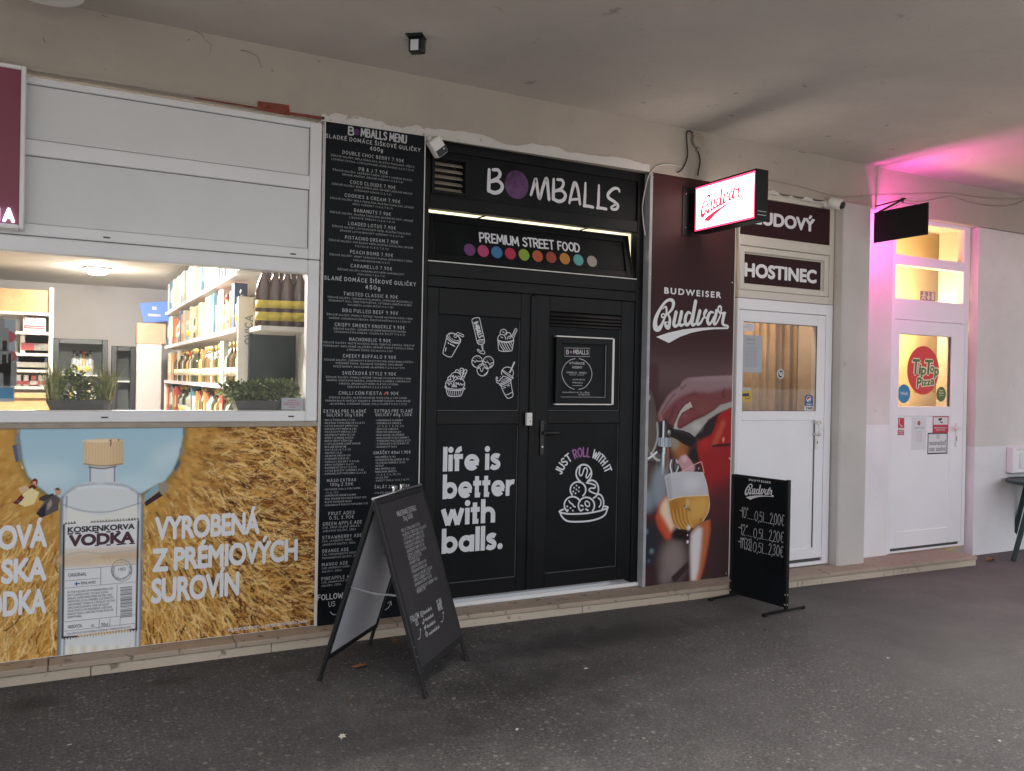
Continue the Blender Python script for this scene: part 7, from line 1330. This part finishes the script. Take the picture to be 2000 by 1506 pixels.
# junction box and its cables
t = thing('junction_box', 'round stained junction box on the beam above the glowing beer sign', 'junction box', wp(1361, 285, -.03)); a, b = PB.px(1361, 276)
mb = MB().use('beige_plastic'); mb.lathe([(.056, 0), (.056, .022), (.050, .030)], (a, -.031, b), 18, (0, -1, 0)); mb.lathe([(.014, 0), (.014, .03)], (a-.045, -.031, b+.045), 8, (0, -1, 0)); mb.lathe([(.014, 0), (.014, .025)], (a, -.031, b-.068), 8, (0, -1, 0)); mb.build('case', t)
cw = crop(1300, 240, 12.55); W3 = lambda pts, Y: [wp(x, y, Y) for x, y in cw(*pts)]
cab('sign_cable', 'black cable looping left of the round junction box down to the beer poster', W3([(650, 240), (590, 195), (530, 220), (515, 340), (530, 560), (540, 760), (510, 920), (440, 1080), (360, 1180), (290, 1215)], -.043), .005)
cab('sign_cable', 'black cable running from under the junction box down to the glowing beer sign', W3([(785, 670), (820, 780), (845, 920), (835, 1040), (805, 1180), (790, 1290)], -.045), .0055)
cab('white_cable', 'thin white cable running down the jamb right of the black door', [wp(1340, 328, -.036), wp(1310, 322, -.037), wp(1285, 324, -.036), wp(1270, 338, -.035), wp(1262, 360, -.034), wp(1255, 400, -.033), wp(1256, 430, -.032), wp(1260, 460, -.030)], .004, 'cable_white')
cab('wall_cable', 'long slack cable along the beam above the white pub door', [wp(1500, 352, -.036), wp(1560, 364, -.036), wp(1640, 384, -.036), wp(1700, 381, -.037), wp(1760, 380, -.036), wp(1850, 377, -.037), wp(1930, 387, -.036), wp(2010, 388, -.036)], .0035, 'beige_plastic')
cab('wall_cable', 'drooping dark cable on the pink lit wall above the pizzeria door', [wp(1755, 388, -.036), wp(1790, 395, -.038), wp(1830, 388, -.037), wp(1860, 384, -.036), wp(1900, 396, -.038), wp(1950, 403, -.04), wp(1985, 398, -.038), wp(2020, 380, -.036)], .0035, 'beige_plastic')
# ceiling lamp at the left edge, of which only the rim shows
pc_ = CAM+(CR*(90-1000)/F-CU*(-6-753)/F+CF)*((ZC-.07-CAM[2])/((CR*(90-1000)/F-CU*(-6-753)/F+CF)[2])); t = thing('ceiling_lamp', 'round unlit white ceiling lamp at the top left corner of the arcade', 'lamp', (pc_[0], pc_[1]-.1, ZC-.09))
mb = MB().use('white_plastic'); mb.lathe([(.17, 0), (.18, .02), (.18, .075), (.165, .089)], (pc_[0], pc_[1]-.115, ZC-.09), 36); mb.build('diffuser', t); mb = MB().use('grey_jamb'); mb.lathe([(.186, 0), (.186, .012)], (pc_[0], pc_[1]-.115, ZC-.065), 36); mb.build('rim', t)
# ventilation box on the right wall
t = thing('wall_box', 'white plastic cabinet box on the low white wall at the right edge', 'box', (X(1990, 900)+.1, -.04, Z(1985, 923))); a0, b0, a1, b1 = prect(FW, 1965, 875, 2030, 923); b0, b1 = Z(1975, 922.5), Z(1975, 873)
mb = MB().use('pvc_door'); sash(mb, a0, a0+.72, b0, b1, -.075, -.003, .05, .05, .02, .025, .006); mb.box(a0+.05, a0+.67, -.058, -.01, b0+.02, b1-.025); mb.build('case', t)
mb = MB().use('pvc'); mb.box(a0+.13, a0+.62, -.066, -.0582, b0+.04, b1-.06, .004); mb.build('door', t); mb = MB().use('grey_jamb'); mb.box(a0+.2, a0+.4, -.072, -.0662, b1-.11, b1-.085, .003); mb.build('handle', t)
# dark green garden table at the right edge
lg = V3(G(1979, 1096)); t = thing('garden_table', 'dark green round plastic garden table at the right edge of the arcade', 'table', (lg.x+.52, lg.y-.1, 0)); tz = Z(1990, 945, lg.y-.1); tcx, tcy = lg.x+.50, lg.y-.12
mb = MB().use('green_plastic'); mb.lathe([(.43, -.035), (.445, -.03), (.445, -.004), (.435, 0), (.01, .001)], (tcx, tcy, tz), 40); mb.build('table_top', t)
for k in range(4):
    an = math.radians(172+k*90); f0 = Vector((tcx+.5*math.cos(an), tcy+.5*math.sin(an), 0)); 
    if k == 0: f0 = lg
    top = Vector((tcx+.33*math.cos(an), tcy+.33*math.sin(an), tz-.03)); mb = MB().use('green_plastic'); mb.beam(f0, top, .045, .030, bev=.004); mb.build('leg', t)
# litter: dry leaves and scraps
def leaf_thing(px, py, s, rot, m, label, fold=.35, n=9, cat='leaf', name='dry_leaf', z0=.004):
    p = G(px, py); rr = random.Random(int(px)); mb = MB().use(m); out = []
    for k in range(n*2):
        an = 2*math.pi*k/(n*2); r = s*(.62+.38*abs(math.sin(an*2.5+rr.random())))*(.55 if k % 2 else 1); out.append((r*math.cos(an), r*.6*math.sin(an)))
    c, d = math.cos(rot), math.sin(rot); pts = [(p[0]+x*c-y*d, p[1]+x*d+y*c, z0+abs(y)*fold+rr.uniform(0, s*.12)) for x, y in out]; ctr = (p[0], p[1], z0+s*.03)
    for k in range(len(pts)): mb.face([ctr, pts[k], pts[(k+1) % len(pts)]])
    return tag(mb.build(name), label, cat)
leaf_thing(705, 1304, .062, .2, 'leaf_brown', 'flat orange brown dry leaf between the feet of the sandwich board')
leaf_thing(773, 1257, .055, 1.0, 'leaf_brown', 'curled brown dry leaf behind the sandwich board by the ledge', .9)
leaf_thing(684, 1367, .016, .3, 'leaf_brown', 'tiny brown leaf scrap in front of the left sandwich board foot')
for i, (x, y, s, r, m, lab) in enumerate(((136, 1457, .016, .4, 'litter_pale', 'pale crumpled scrap at the bottom left of the pavement'), (669, 1441, .038, 1.1, 'litter_pale', 'thin pale twig shaped scrap below the sandwich board'), (743, 1370, .014, .4, 'litter_dark', 'small dark scrap left of the front sandwich board foot'), (1494, 1232, .022, .2, 'litter_dark', 'dark crumpled scrap in front of the beer price stand'), (1542, 1207, .014, .4, 'litter_pale', 'white scrap right beside the near foot of the price stand'), (1735, 1287, .018, .1, 'litter_pale', 'pale flat scrap on the open pavement right of the price stand'), (1248, 1316, .016, .3, 'leaf_brown', 'yellowish scrap on the pavement below the beer poster'), (1010, 1427, .02, .9, 'litter_pale', 'pale torn scrap low in the middle of the pavement'), (1952, 1449, .018, .7, 'litter_pale', 'pale scrap near the bottom right corner of the pavement'), (1145, 1308, .024, .2, 'litter_pale', 'pale curl of peel on the dark pavement below the black door'), (1020, 1227, .018, .5, 'leaf_brown', 'brown scrap against the ledge below the black door'), (1688, 1155, .012, .1, 'litter_pale', 'small white scrap on the pavement by the white pub door'), (1258, 1132, .004, 0, 'litter_dark', ''))):
    if lab: leaf_thing(x, y, s, r, m, lab, .3, 6, 'litter', 'litter_scrap')
leaf_thing(1935, 1096, .10, .1, 'leaf_brown', 'heap of dry brown leaves at the right end of the stone ledge', .5, 14, 'leaves', 'leaf_heap')
# ================================================================== inside the liquor shop
Yb = 6.9; zcl = Z(160, 556, Yb); rx0, rx1 = -3.1, XW+.02; rp_ = X(283, 730, 5.0)
mb = MB().use('shop_wall'); mb.box(rx0, rx1, Yb, Yb+.1, 0, zcl); mb.box(rx0-.1, rx0, .42, Yb, 0, zcl); mb.box(rx1+.02, rx1+.1, .42, Yb, 0, zcl); part(mb, 'shop_wall')
mb = MB().use('shop_ceiling'); mb.box(rx0, rx1+.1, .42, Yb, zcl, zcl+.08); part(mb, 'shop_ceiling')
mb = MB().use('shop_floor'); mb.box(rx0, rx1, .42, Yb, .0, .05); part(mb, 'shop_floor')
emis('shop_lamp', (1, .94, .85), 215); pl_ = wp(190, 524, 4.9); t = thing('shop_lamp', 'round bright ceiling lamp glowing inside the liquor shop', 'lamp', (pl_[0], 4.9, pl_[2]-.1))
mb = MB().use('shop_lamp'); mb.lathe([(.04, -.03), (.08, -.022), (.10, -.008), (.105, .02)], (pl_[0], 4.9, zcl-.04), 24); mb.build('globe', t); mb = MB().use('white_plastic'); mb.lathe([(.14, 0), (.14, .018)], (pl_[0], 4.9, zcl-.0195), 24); mb.build('base', t)
t = thing('shop_lamp', 'unseen second ceiling lamp added to brighten the liquor shop, above the window head', 'lamp', (-.1, 1.6, zcl-.1))
mb = MB().use('shop_lamp'); mb.lathe([(.06, -.07), (.15, -.05), (.19, -.01), (.2, .02)], (.2, 1.7, zcl-.04), 24); mb.build('globe', t); mb = MB().use('white_plastic'); mb.lathe([(.21, 0), (.21, .018)], (.2, 1.7, zcl-.0195), 24); mb.build('base', t)  # extra lamp out of view, added to brighten the shop interior
# shelving along the right wall
YS0, YS1 = .75, 5.3; XSF = X(464, 560, YS0); XSB = rx1+.012; lv = [Z(464, 528, YS0), Z(464, 640, YS0), Z(458, 753, YS0)]; lv.append(lv[2]-(lv[1]-lv[2])*.92)
ts = thing('shelving_unit', 'long white bottle shelving along the right wall inside the liquor shop', 'shelf', ((XSF+XSB)/2, 3, .05))
for z in lv+[.25]:
    mb = MB().use('shelf_white'); mb.box(XSF, XSB, YS0, YS1, z-.03, z, .003); mb.use('price_strip').box(XSF-.006, XSF-.0005, YS0, YS1, z-.028, z+.004); mb.build('shelf', ts)
mb = MB().use('shelf_white'); mb.box(XSB-.02, XSB, YS0, YS1, .05, zcl-.1)
part_ = mb.build('back_panel', ts)
mb = MB().use('shelf_white'); mb.box(XSF, XSB-.021, YS1, YS1+.03, .05, lv[2]); mb.build('side_panel', ts)
ex0, ex1 = X(464, 650, YS0-.02), X(494, 650, YS0-.02); ez0, ez1 = Z(478, 790, YS0), Z(480, 580, YS0)
mb = MB().use('shelf_white'); mb.box(ex0, ex1, YS0-.035, YS0-.003, .3, ez1, .004); mb.build('upright', ts)
mb = MB().use('ink_grey'); PU = wall(YS0-.035); hand(mb, PU, 'OVICA', 0, 0, .045, .19, 'l', .2, .002, fn=lambda A, Bq: (X(486, 660, YS0-.035)-Bq+.02, Z(488, 672, YS0-.035)+A)); mb.build('lettering', ts)
# kinds of stock
def bottle(i, h, r, neck, glass, cap, lab, lz=(.2, .40)):
    mb = MB().use(glass); s_ = h*.60
    mb.lathe([(r*.9, 0), (r, .008), (r, s_), (r*.85, s_+h*.06), (neck, s_+h*.14), (neck, h*.9)], (0, 0, 0), 12); mb.use(cap).lathe([(neck*1.15, h*.86), (neck*1.15, h)], (0, 0, 0), 10); mb.use(lab).lathe([(r*1.015, h*lz[0]), (r*1.015, h*lz[1])], (0, 0, 0), 12)
    return mb
def carton(w_, d_, h, m, m2):
    mb = MB().use(m); mb.box(-w_/2, w_/2, -d_/2, d_/2, 0, h, .002); mb.use(m2); mb.box(-w_/2-.0006, -w_/2-.0001, -d_*.35, d_*.35, h*.3, h*.7); mb.box(-w_*.35, w_*.35, -d_/2-.0006, -d_/2-.0001, h*.3, h*.7); return mb
kinds = []
for (mbk, nm, ds, cat, fw_) in [(bottle(0, .30, .040, .013, 'bottle_glass_0', 'cap_black', 'label_cream'), 'bottle', 'clear glass bottle with a cream label', 'bottle', .085), (bottle(1, .31, .038, .014, 'bottle_glass_1', 'cap_gold', 'label_cream'), 'bottle', 'brown glass bottle with a gold cap', 'bottle', .082), (bottle(2, .29, .042, .014, 'bottle_glass_3', 'cap_red', 'label_cream'), 'bottle', 'amber glass bottle with a red cap', 'bottle', .09), (bottle(3, .27, .045, .015, 'bottle_glass_4', 'cap_black', 'label_yellow'), 'bottle', 'grey glass bottle with a yellow label', 'bottle', .095), (bottle(4, .31, .036, .013, 'bottle_glass_2', 'cap_gold', 'label_cream'), 'bottle', 'dark green glass bottle', 'bottle', .08),
        (carton(.09, .09, .32, 'carton_0', 'carton_8'), 'carton', 'tall pale gift carton', 'carton', .095), (carton(.09, .10, .33, 'carton_5', 'carton_2'), 'carton', 'tall white gift carton', 'carton', .105), (carton(.10, .09, .31, 'carton_1', 'label_cream'), 'carton', 'tall sand coloured gift carton', 'carton', .1), (carton(.09, .09, .33, 'carton_6', 'carton_5'), 'carton', 'tall teal gift carton', 'carton', .095), (carton(.09, .08, .28, 'carton_4', 'carton_8'), 'carton', 'orange gift carton', 'carton', .085), (carton(.09, .09, .30, 'carton_3', 'carton_8'), 'carton', 'red gift carton', 'carton', .095), (carton(.09, .09, .33, 'carton_2', 'carton_5'), 'carton', 'dark blue gift carton', 'carton', .095)]:
    kinds.append([mbk, nm, ds, cat, fw_, None])
def stock(k, x, y, z, where, rot=0.0):
    K = kinds[k]
    if K[5] is None: o = K[0].build(K[1]); K[5] = o; 
    else: o = copy_tree(K[5])
    o.location = (x, y, z); o.rotation_euler[2] = rot; tag(o, K[2].replace('glass bottle', 'bottle')+' '+where, K[3], K[2]+' '+where); return o
random.seed(31)
names_s = ['on the top shelf of the white shelving', 'on the second shelf of the white shelving', 'on the third shelf of the white shelving', 'on the lowest shelf of the white shelving']
pools = [[6, 6, 5, 11, 8, 5, 6, 7, 5], [0, 0, 10, 11, 2, 7, 6, 9, 8, 5, 1, 3, 0], [0, 4, 1, 3, 9, 2, 7, 0, 1, 4, 1, 4, 5], [2, 0, 10, 1, 9, 4, 3, 1, 0, 4, 8]]
for s_, z in enumerate(lv):
    y = YS0+.08; 
    while y < YS1-.08:
        k = random.choice(pools[s_]); w_ = kinds[k][4]; stock(k, XSF+.055+random.uniform(0, .02), y+w_/2, z+.0005, names_s[s_], random.uniform(-.15, .15)); y += w_+random.uniform(.004, .03)
# the short end shelf right behind the glass with its dark bottles
es0, es1 = X(500, 640, .45), XSB-.01; ez = Z(560, 638, .32)
mb = MB().use('shelf_white'); mb.box(es0, es1, .30, .70, ez-.03, ez, .003); tag(mb.build('end_shelf'), 'short white shelf close behind the glass at the right end of the shop window', 'shelf')
mb = MB().use('teal_dark'); mb.box(es0, es1, .66, .70, .3, ez-.04); mb.use('shelf_white').box(es0, es1, .64, .70, Z(560, 753, .66)-.03, Z(560, 753, .66)); tag(mb.build('dark_cabinet'), 'dark teal glass cabinet under the short shelf behind the shop window', 'cabinet')
def big_bottle():
    r = thing('dark_bottle', 'dark amber bottle with two yellow labels on the short shelf behind the glass', 'bottle', (0, 0, 0), 'dark bottles with yellow labels on the short shelf')
    mb = MB().use('amber'); mb.lathe([(.045, 0), (.049, .01), (.049, .22), (.040, .27), (.017, .33), (.015, .42)], (0, 0, 0), 18); mb.build('glass', r)
    mb = MB().use('label_yellow'); mb.lathe([(.0498, .115), (.0498, .165)], (0, 0, 0), 18); mb.build('label', r); mb = MB().use('label_yellow'); mb.lathe([(.0498, .035), (.0498, .09)], (0, 0, 0), 18); mb.build('label', r); mb = MB().use('amber'); mb.lathe([(.018, .41), (.018, .45)], (0, 0, 0), 12); mb.build('cap', r); return r
bb = big_bottle(); n = 0
for px_, yy in ((514, .42), (537, .40), (560, .38), (585, .36), (524, .55), (549, .54), (573, .53)):
    o = bb if n == 0 else copy_tree(bb); o.location = (X(px_, 600, yy), yy, ez+.001); n += 1
# back of the shop: fridges, box, screen, counter, left shelves
def fridge(name, label, x0p, x1p, ytp, Y):
    x0, x1, zt_ = X(x0p, 730, Y), X(x1p, 730, Y), Z((x0p+x1p)/2, ytp, Y); t = thing(name, label, 'fridge', ((x0+x1)/2, Y+.3, .05))
    mb = MB().use('fridge_black'); sash(mb, x0, x1, .05, zt_, Y, Y+.06, .06, bev=.005); mb.build('door_frame', t)
    mb = MB().use('fridge_inside'); mb.box(x0+.03, x1-.03, Y+.45, Y+.5, .06, zt_-.01); mb.box(x0+.02, x0+.05, Y+.061, Y+.45, .06, zt_-.01); mb.box(x1-.05, x1-.02, Y+.061, Y+.45, .06, zt_-.01); mb.box(x0+.05, x1-.05, Y+.061, Y+.45, zt_-.05, zt_-.02); mb.build('cabinet', t)
    mb = MB().use('shelf_white')
    for k in range(1, 4): mb.box(x0+.055, x1-.055, Y+.08, Y+.44, zt_-.05-k*.38, zt_-.035-k*.38)
    mb.build('shelf', t); return x0, x1, zt_
x0, x1, zt_ = fridge('drinks_fridge', 'wide black drinks fridge with glass front against the back wall of the shop', 103, 210, 662, 5.9)
for k in range(6): stock([0, 3, 0, 2, 3, 0][k], x0+.22+k*(x1-x0-.4)/5, 6.15, zt_-.43+.004, 'inside the wide black fridge')
for k in range(7): stock([2, 0, 4, 3, 0, 2, 0][k], x0+.2+k*(x1-x0-.35)/6, 6.15, zt_-.81+.004, 'on the middle rack of the wide black fridge')
x0, x1, zt_ = fridge('narrow_fridge', 'narrow dark fridge between the wide fridge and the pale partition', 217, 265, 676, 5.95)
mb = MB().use('shop_wall'); pa0 = X(266, 740, 5.75); mb.box(pa0, XSF, 5.70, 5.80, .05, Z(285, 672, 5.7)); tag(mb.build('partition'), 'low pale partition wall beside the narrow fridge at the back of the shop', 'partition')
a0, b0, a1, b1 = prect(wall(5.55), 270, 629, 305, 672); mb = MB().use('cardboard'); mb.box(a0, a1+.12, 5.70, 5.80+.2, b0+.002, b1, .004); tag(mb.build('cardboard_box'), 'brown cardboard box standing on the pale partition at the back', 'box')
a0, b0, a1, b1 = prect(wall(6.3), 272, 590, 330, 632); mb = MB().use('screen_blue'); mb.slab(wall(6.3), [(a0, b1-.02), (a0+.06, b0), (a1, b0+.03), (a1, b1+.03)], 0, .02); mb.use('paper'); mb.rect(wall(6.28), a0+.2, b0+.16, a1-.2, b0+.2, off=.002); mb.rect(wall(6.28), a0+.1, b0+.08, a1-.1, b0+.11, off=.002); tag(mb.build('blue_sign'), 'bright blue hanging sign at the back right of the liquor shop', 'sign')
# counter with shelves behind on the left
YC = 3.6; cz1 = Z(70, 770, YC); cx1 = X(112, 775, YC); cz2 = Z(70, 778, YC); t = thing('shop_counter', 'wooden shop counter with pale top at the left inside the shop', 'counter', (cx1-1, YC+.3, .05))
mb = MB().use('counter_wood'); mb.box(rx0, cx1-.06, YC+.04, YC+.6, .05, cz2-.002); mb.build('body', t); mb = MB().use('counter_wood'); mb.box(rx0, cx1, YC, YC+.65, cz2, cz1, .004); mb.build('counter_top', t)
YL = 5.3; lx0, lx1 = -3.0, X(103, 680, YL); t = thing('wall_shelving', 'pale open shelving with small packets behind the wooden counter', 'shelf', (lx1-1, YL+.2, .05)); lvl = [Z(60, y, YL) for y in (610, 648, 690, 722, 755)]
mb = MB().use('shelf_white'); mb.box(lx1-.04, lx1, YL, YL+.35, .05, Z(100, 562, YL), .003); mb.build('side_panel', t); mb = MB().use('shop_wall'); mb.box(lx0, lx1-.041, YL+.33, YL+.35, .05, Z(60, 562, YL)); mb.build('back_panel', t)
for z in lvl: mb = MB().use('shelf_white'); mb.box(lx0, lx1-.041, YL, YL+.329, z-.03, z, .002); mb.build('shelf', t)
mb = MB().use('counter_wood'); mb.box(lx0, lx1-.041, YL+.02, YL+.05, lvl[0]+.001, Z(60, 562, YL)-.02); mb.build('mirror_panel', t)
a0, b0, a1, b1 = prect(wall(YL), 45, 619, 99, 647); mb = MB().use('paper'); mb.box(a0, a1-.05, YL+.03, YL+.28, lvl[1]+.001, b1, .003); mb.use('carton_3'); PBx = wall(YL+.03)
for q in ((a0+.01, b0+.02, a1-.06, b0+.035), (a0+.01, b1-.10, a1-.06, b1-.085), (a0+.01, b0+.04, a0+.025, b1-.11)): mb.rect(PBx, *q, off=.001)
mb.stroke(PBx, [(a1-.2+.05*math.cos(q), b0+.13+.05*math.sin(q)) for q in np.linspace(0, 5.8, 12)], .01, .001, True, True); tag(mb.build('white_box'), 'white box with thin red lines on the shelving behind the counter', 'box')
pk = {}
for row, ys, n, x0p, x1p, h, cols in ((2, 690, 6, 50, 92, .22, (5, 5, 5, 4, 8, 8)), (3, 722, 8, 40, 84, .16, (2, 2, 2, 2, 2, 2, 2, 2)), (4, 755, 4, 36, 80, .12, (5, 5, 3, 5))):
    for k in range(n):
        c = cols[k]; key = (row, c)
        lab = {2: 'upright drink packet', 3: 'small dark blue and white packet', 4: 'small pack'}[row]+{5: ' in white', 4: ' in orange', 8: ' in yellow', 2: '', 3: ' in red'}[c]+{2: ' on the upper shelf behind the counter', 3: ' in the row behind the counter', 4: ' on the bottom shelf behind the counter'}[row]
        if key not in pk:
            mb = MB().use('carton_%d' % c); mb.box(-.05, .05, -.04, .04, 0, h, .003); mb.use('carton_5' if c != 5 else 'carton_3'); mb.box(-.042, .042, -.0408, -.0402, h*.15, h*.5); pk[key] = mb.build('packet'); o = pk[key]
        else: o = copy_tree(pk[key])
        o.location = (X(x0p+(x1p-x0p)*k/(n-1), ys, YL+.1), YL+.12, lvl[row]+.001); tag(o, lab, 'packet', lab)
# advert hanging inside the glass at the left edge
a0, b0, a1, b1 = prect(wall(.06), -30, 622, 28, 785); t = thing('window_advert', 'grey blue bottle advert hanging inside the left edge of the shop window', 'poster', ((a0+a1)/2, .06, b0)); pw = wall(.06); mb = MB().use('window_film'); mb.slab(pw, [(a0, b0), (a1, b0), (a1, b1), (a0, b1)], 0, .003); mb.build('sheet', t)
mb = MB().use('ink_grey'); f = lambda x, y: pw.px(x, y)
for x, y in ((4, 652), (9, 695), (8, 722), (20, 720)): a, b = f(x, y); mb.box(a-.03, a+.03, .054, .0565, b-.09, b+.03, .0); mb.box(a-.01, a+.01, .054, .0565, b+.03, b+.08)
mb.build('printed_bottle', t); mb = MB().use('sign_red')
for x, y in ((18, 658), (20, 696)): mb.disc(pw, *f(x, y), .03, .0035, 16)
mb.build('printed_cherry', t); mb = MB().use('sticker_blue'); mb.rect(pw, *f(-28, 778), *f(26, 757), off=.0034); mb.use('paper'); mb.rect(pw, *f(-28, 757), *f(26.5, 740), off=.0034); mb.build('printed_band', t)
sheet('paper_notice', 'small pale blue notice taped in the lower right corner of the shop window', 'notice', 550, 777, 591, 800, 'paper_grey', [('UPOZORNENIE', .5, .74, .09, .4), ('ZÁKAZ PREDAJA ALKOHOLU', .5, .54, .08, .75), ('OSOBÁM MLADŠÍM AKO 18 ROKOV', .5, .38, .08, .8), ('ĎAKUJEME', .5, .16, .08, .3)], pl=wall(.010), ink='sign_red')
# planters on the window board
mb = MB().use('shelf_white'); mb.box(rx0+.3, rx1-.02, .063, .40, zz_sill-.03, zz_sill, .004); part(mb, 'window_board')
def blades(mb, x, y, z, n, h, spread, wd):
    for _ in range(n):
        an = random.uniform(0, 2*math.pi); l = h*random.uniform(.6, 1.1); s_ = random.uniform(.2, 1)*spread; bx, by = x+random.uniform(-.03, .03), y+random.uniform(-.02, .02); tx_, ty = bx+math.cos(an)*s_, by+math.sin(an)*s_*.5; px_, py = -math.sin(an)*wd, math.cos(an)*wd
        m1 = ((bx*.6+tx_*.4), (by*.6+ty*.4), z+l*.6); mb.face([(bx-px_, by-py, z), (bx+px_, by+py, z), (m1[0]+px_*.7, m1[1]+py*.7, m1[2]), (m1[0]-px_*.7, m1[1]-py*.7, m1[2])]); mb.face([(m1[0]-px_*.7, m1[1]-py*.7, m1[2]), (m1[0]+px_*.7, m1[1]+py*.7, m1[2]), (tx_, ty, z+l)])
def leaves(mb, c, r, n, s):
    for i_ in range(n):
        mb.use('foliage_light' if i_ % 3 == 0 else 'foliage_dark')
        d = Vector((random.gauss(0, 1), random.gauss(0, 1), random.gauss(0, 1))).normalized()*random.uniform(.5, 1); p = Vector(c)+Vector((d.x*r[0], d.y*r[1], d.z*r[2])); q = Vector((random.gauss(0, 1), random.gauss(0, 1), random.gauss(0, 1))).normalized(); e = q.cross(Vector((.3, .5, .8))).normalized(); l = s*random.uniform(.6, 1.3)
        mb.face([p, p+q*l*.5+e*l*.3, p+q*l, p+q*l*.5-e*l*.3])
def planter(label, xa, xb, ztp, Y):
    x0, x1, zt_ = X(xa, 790, Y), X(xb, 790, Y), Z((xa+xb)/2, ztp, Y); t = thing('planter', label, 'planter', ((x0+x1)/2, Y+.08, zz_sill)); mb = MB().use('planter_grey'); r = [(x0+.03, Y+.02), (x1-.03, Y+.02), (x1-.03, Y+.15), (x0+.03, Y+.15)]; q = [(x0, Y), (x1, Y), (x1, Y+.17), (x0, Y+.17)]
    for i in range(4): j = (i+1) % 4; mb.face([(*r[i], zz_sill+.001), (*r[j], zz_sill+.001), (*q[j], zt_), (*q[i], zt_)])
    mb.face([(*v, zz_sill+.001) for v in r[::-1]]); mb.face([(*v, zt_-.015) for v in [(a*.98+(x0+x1)/2*.02, b) for a, b in q]]); mb.build('trough', t); return t, x0, x1, zt_
random.seed(8)
t, x0, x1, zt_ = planter('grey trough planter of dry grass and small shrubs at the left of the window board', 88, 216, 782, .12)
mb = MB().use('foliage_grass'); blades(mb, X(104, 780, .2), .2, zt_-.02, 130, .22, .10, .004); blades(mb, X(205, 780, .2), .2, zt_-.02, 150, .22, .13, .004); mb.build('grass_tuft', t)
mb = MB().use('foliage_dark'); c = (X(140, 760, .2), .2, Z(140, 757, .2)); leaves(mb, c, (.09, .06, .11), 380, .030); c = (X(170, 770, .2), .2, Z(170, 770, .2)); leaves(mb, c, (.08, .06, .06), 200, .028); mb.build('shrub', t)
t, x0, x1, zt_ = planter('dark trough planter with a low leafy bush at the right of the window board', 458, 548, 783, .12)
mb = MB().use('foliage_dark')
for px_ in (452, 470, 490, 510, 530, 550, 562): leaves(mb, (X(px_, 760, .19), .19, Z(px_, 764, .19)), (.07, .06, .065), 230, .034)
mb.build('bush', t)
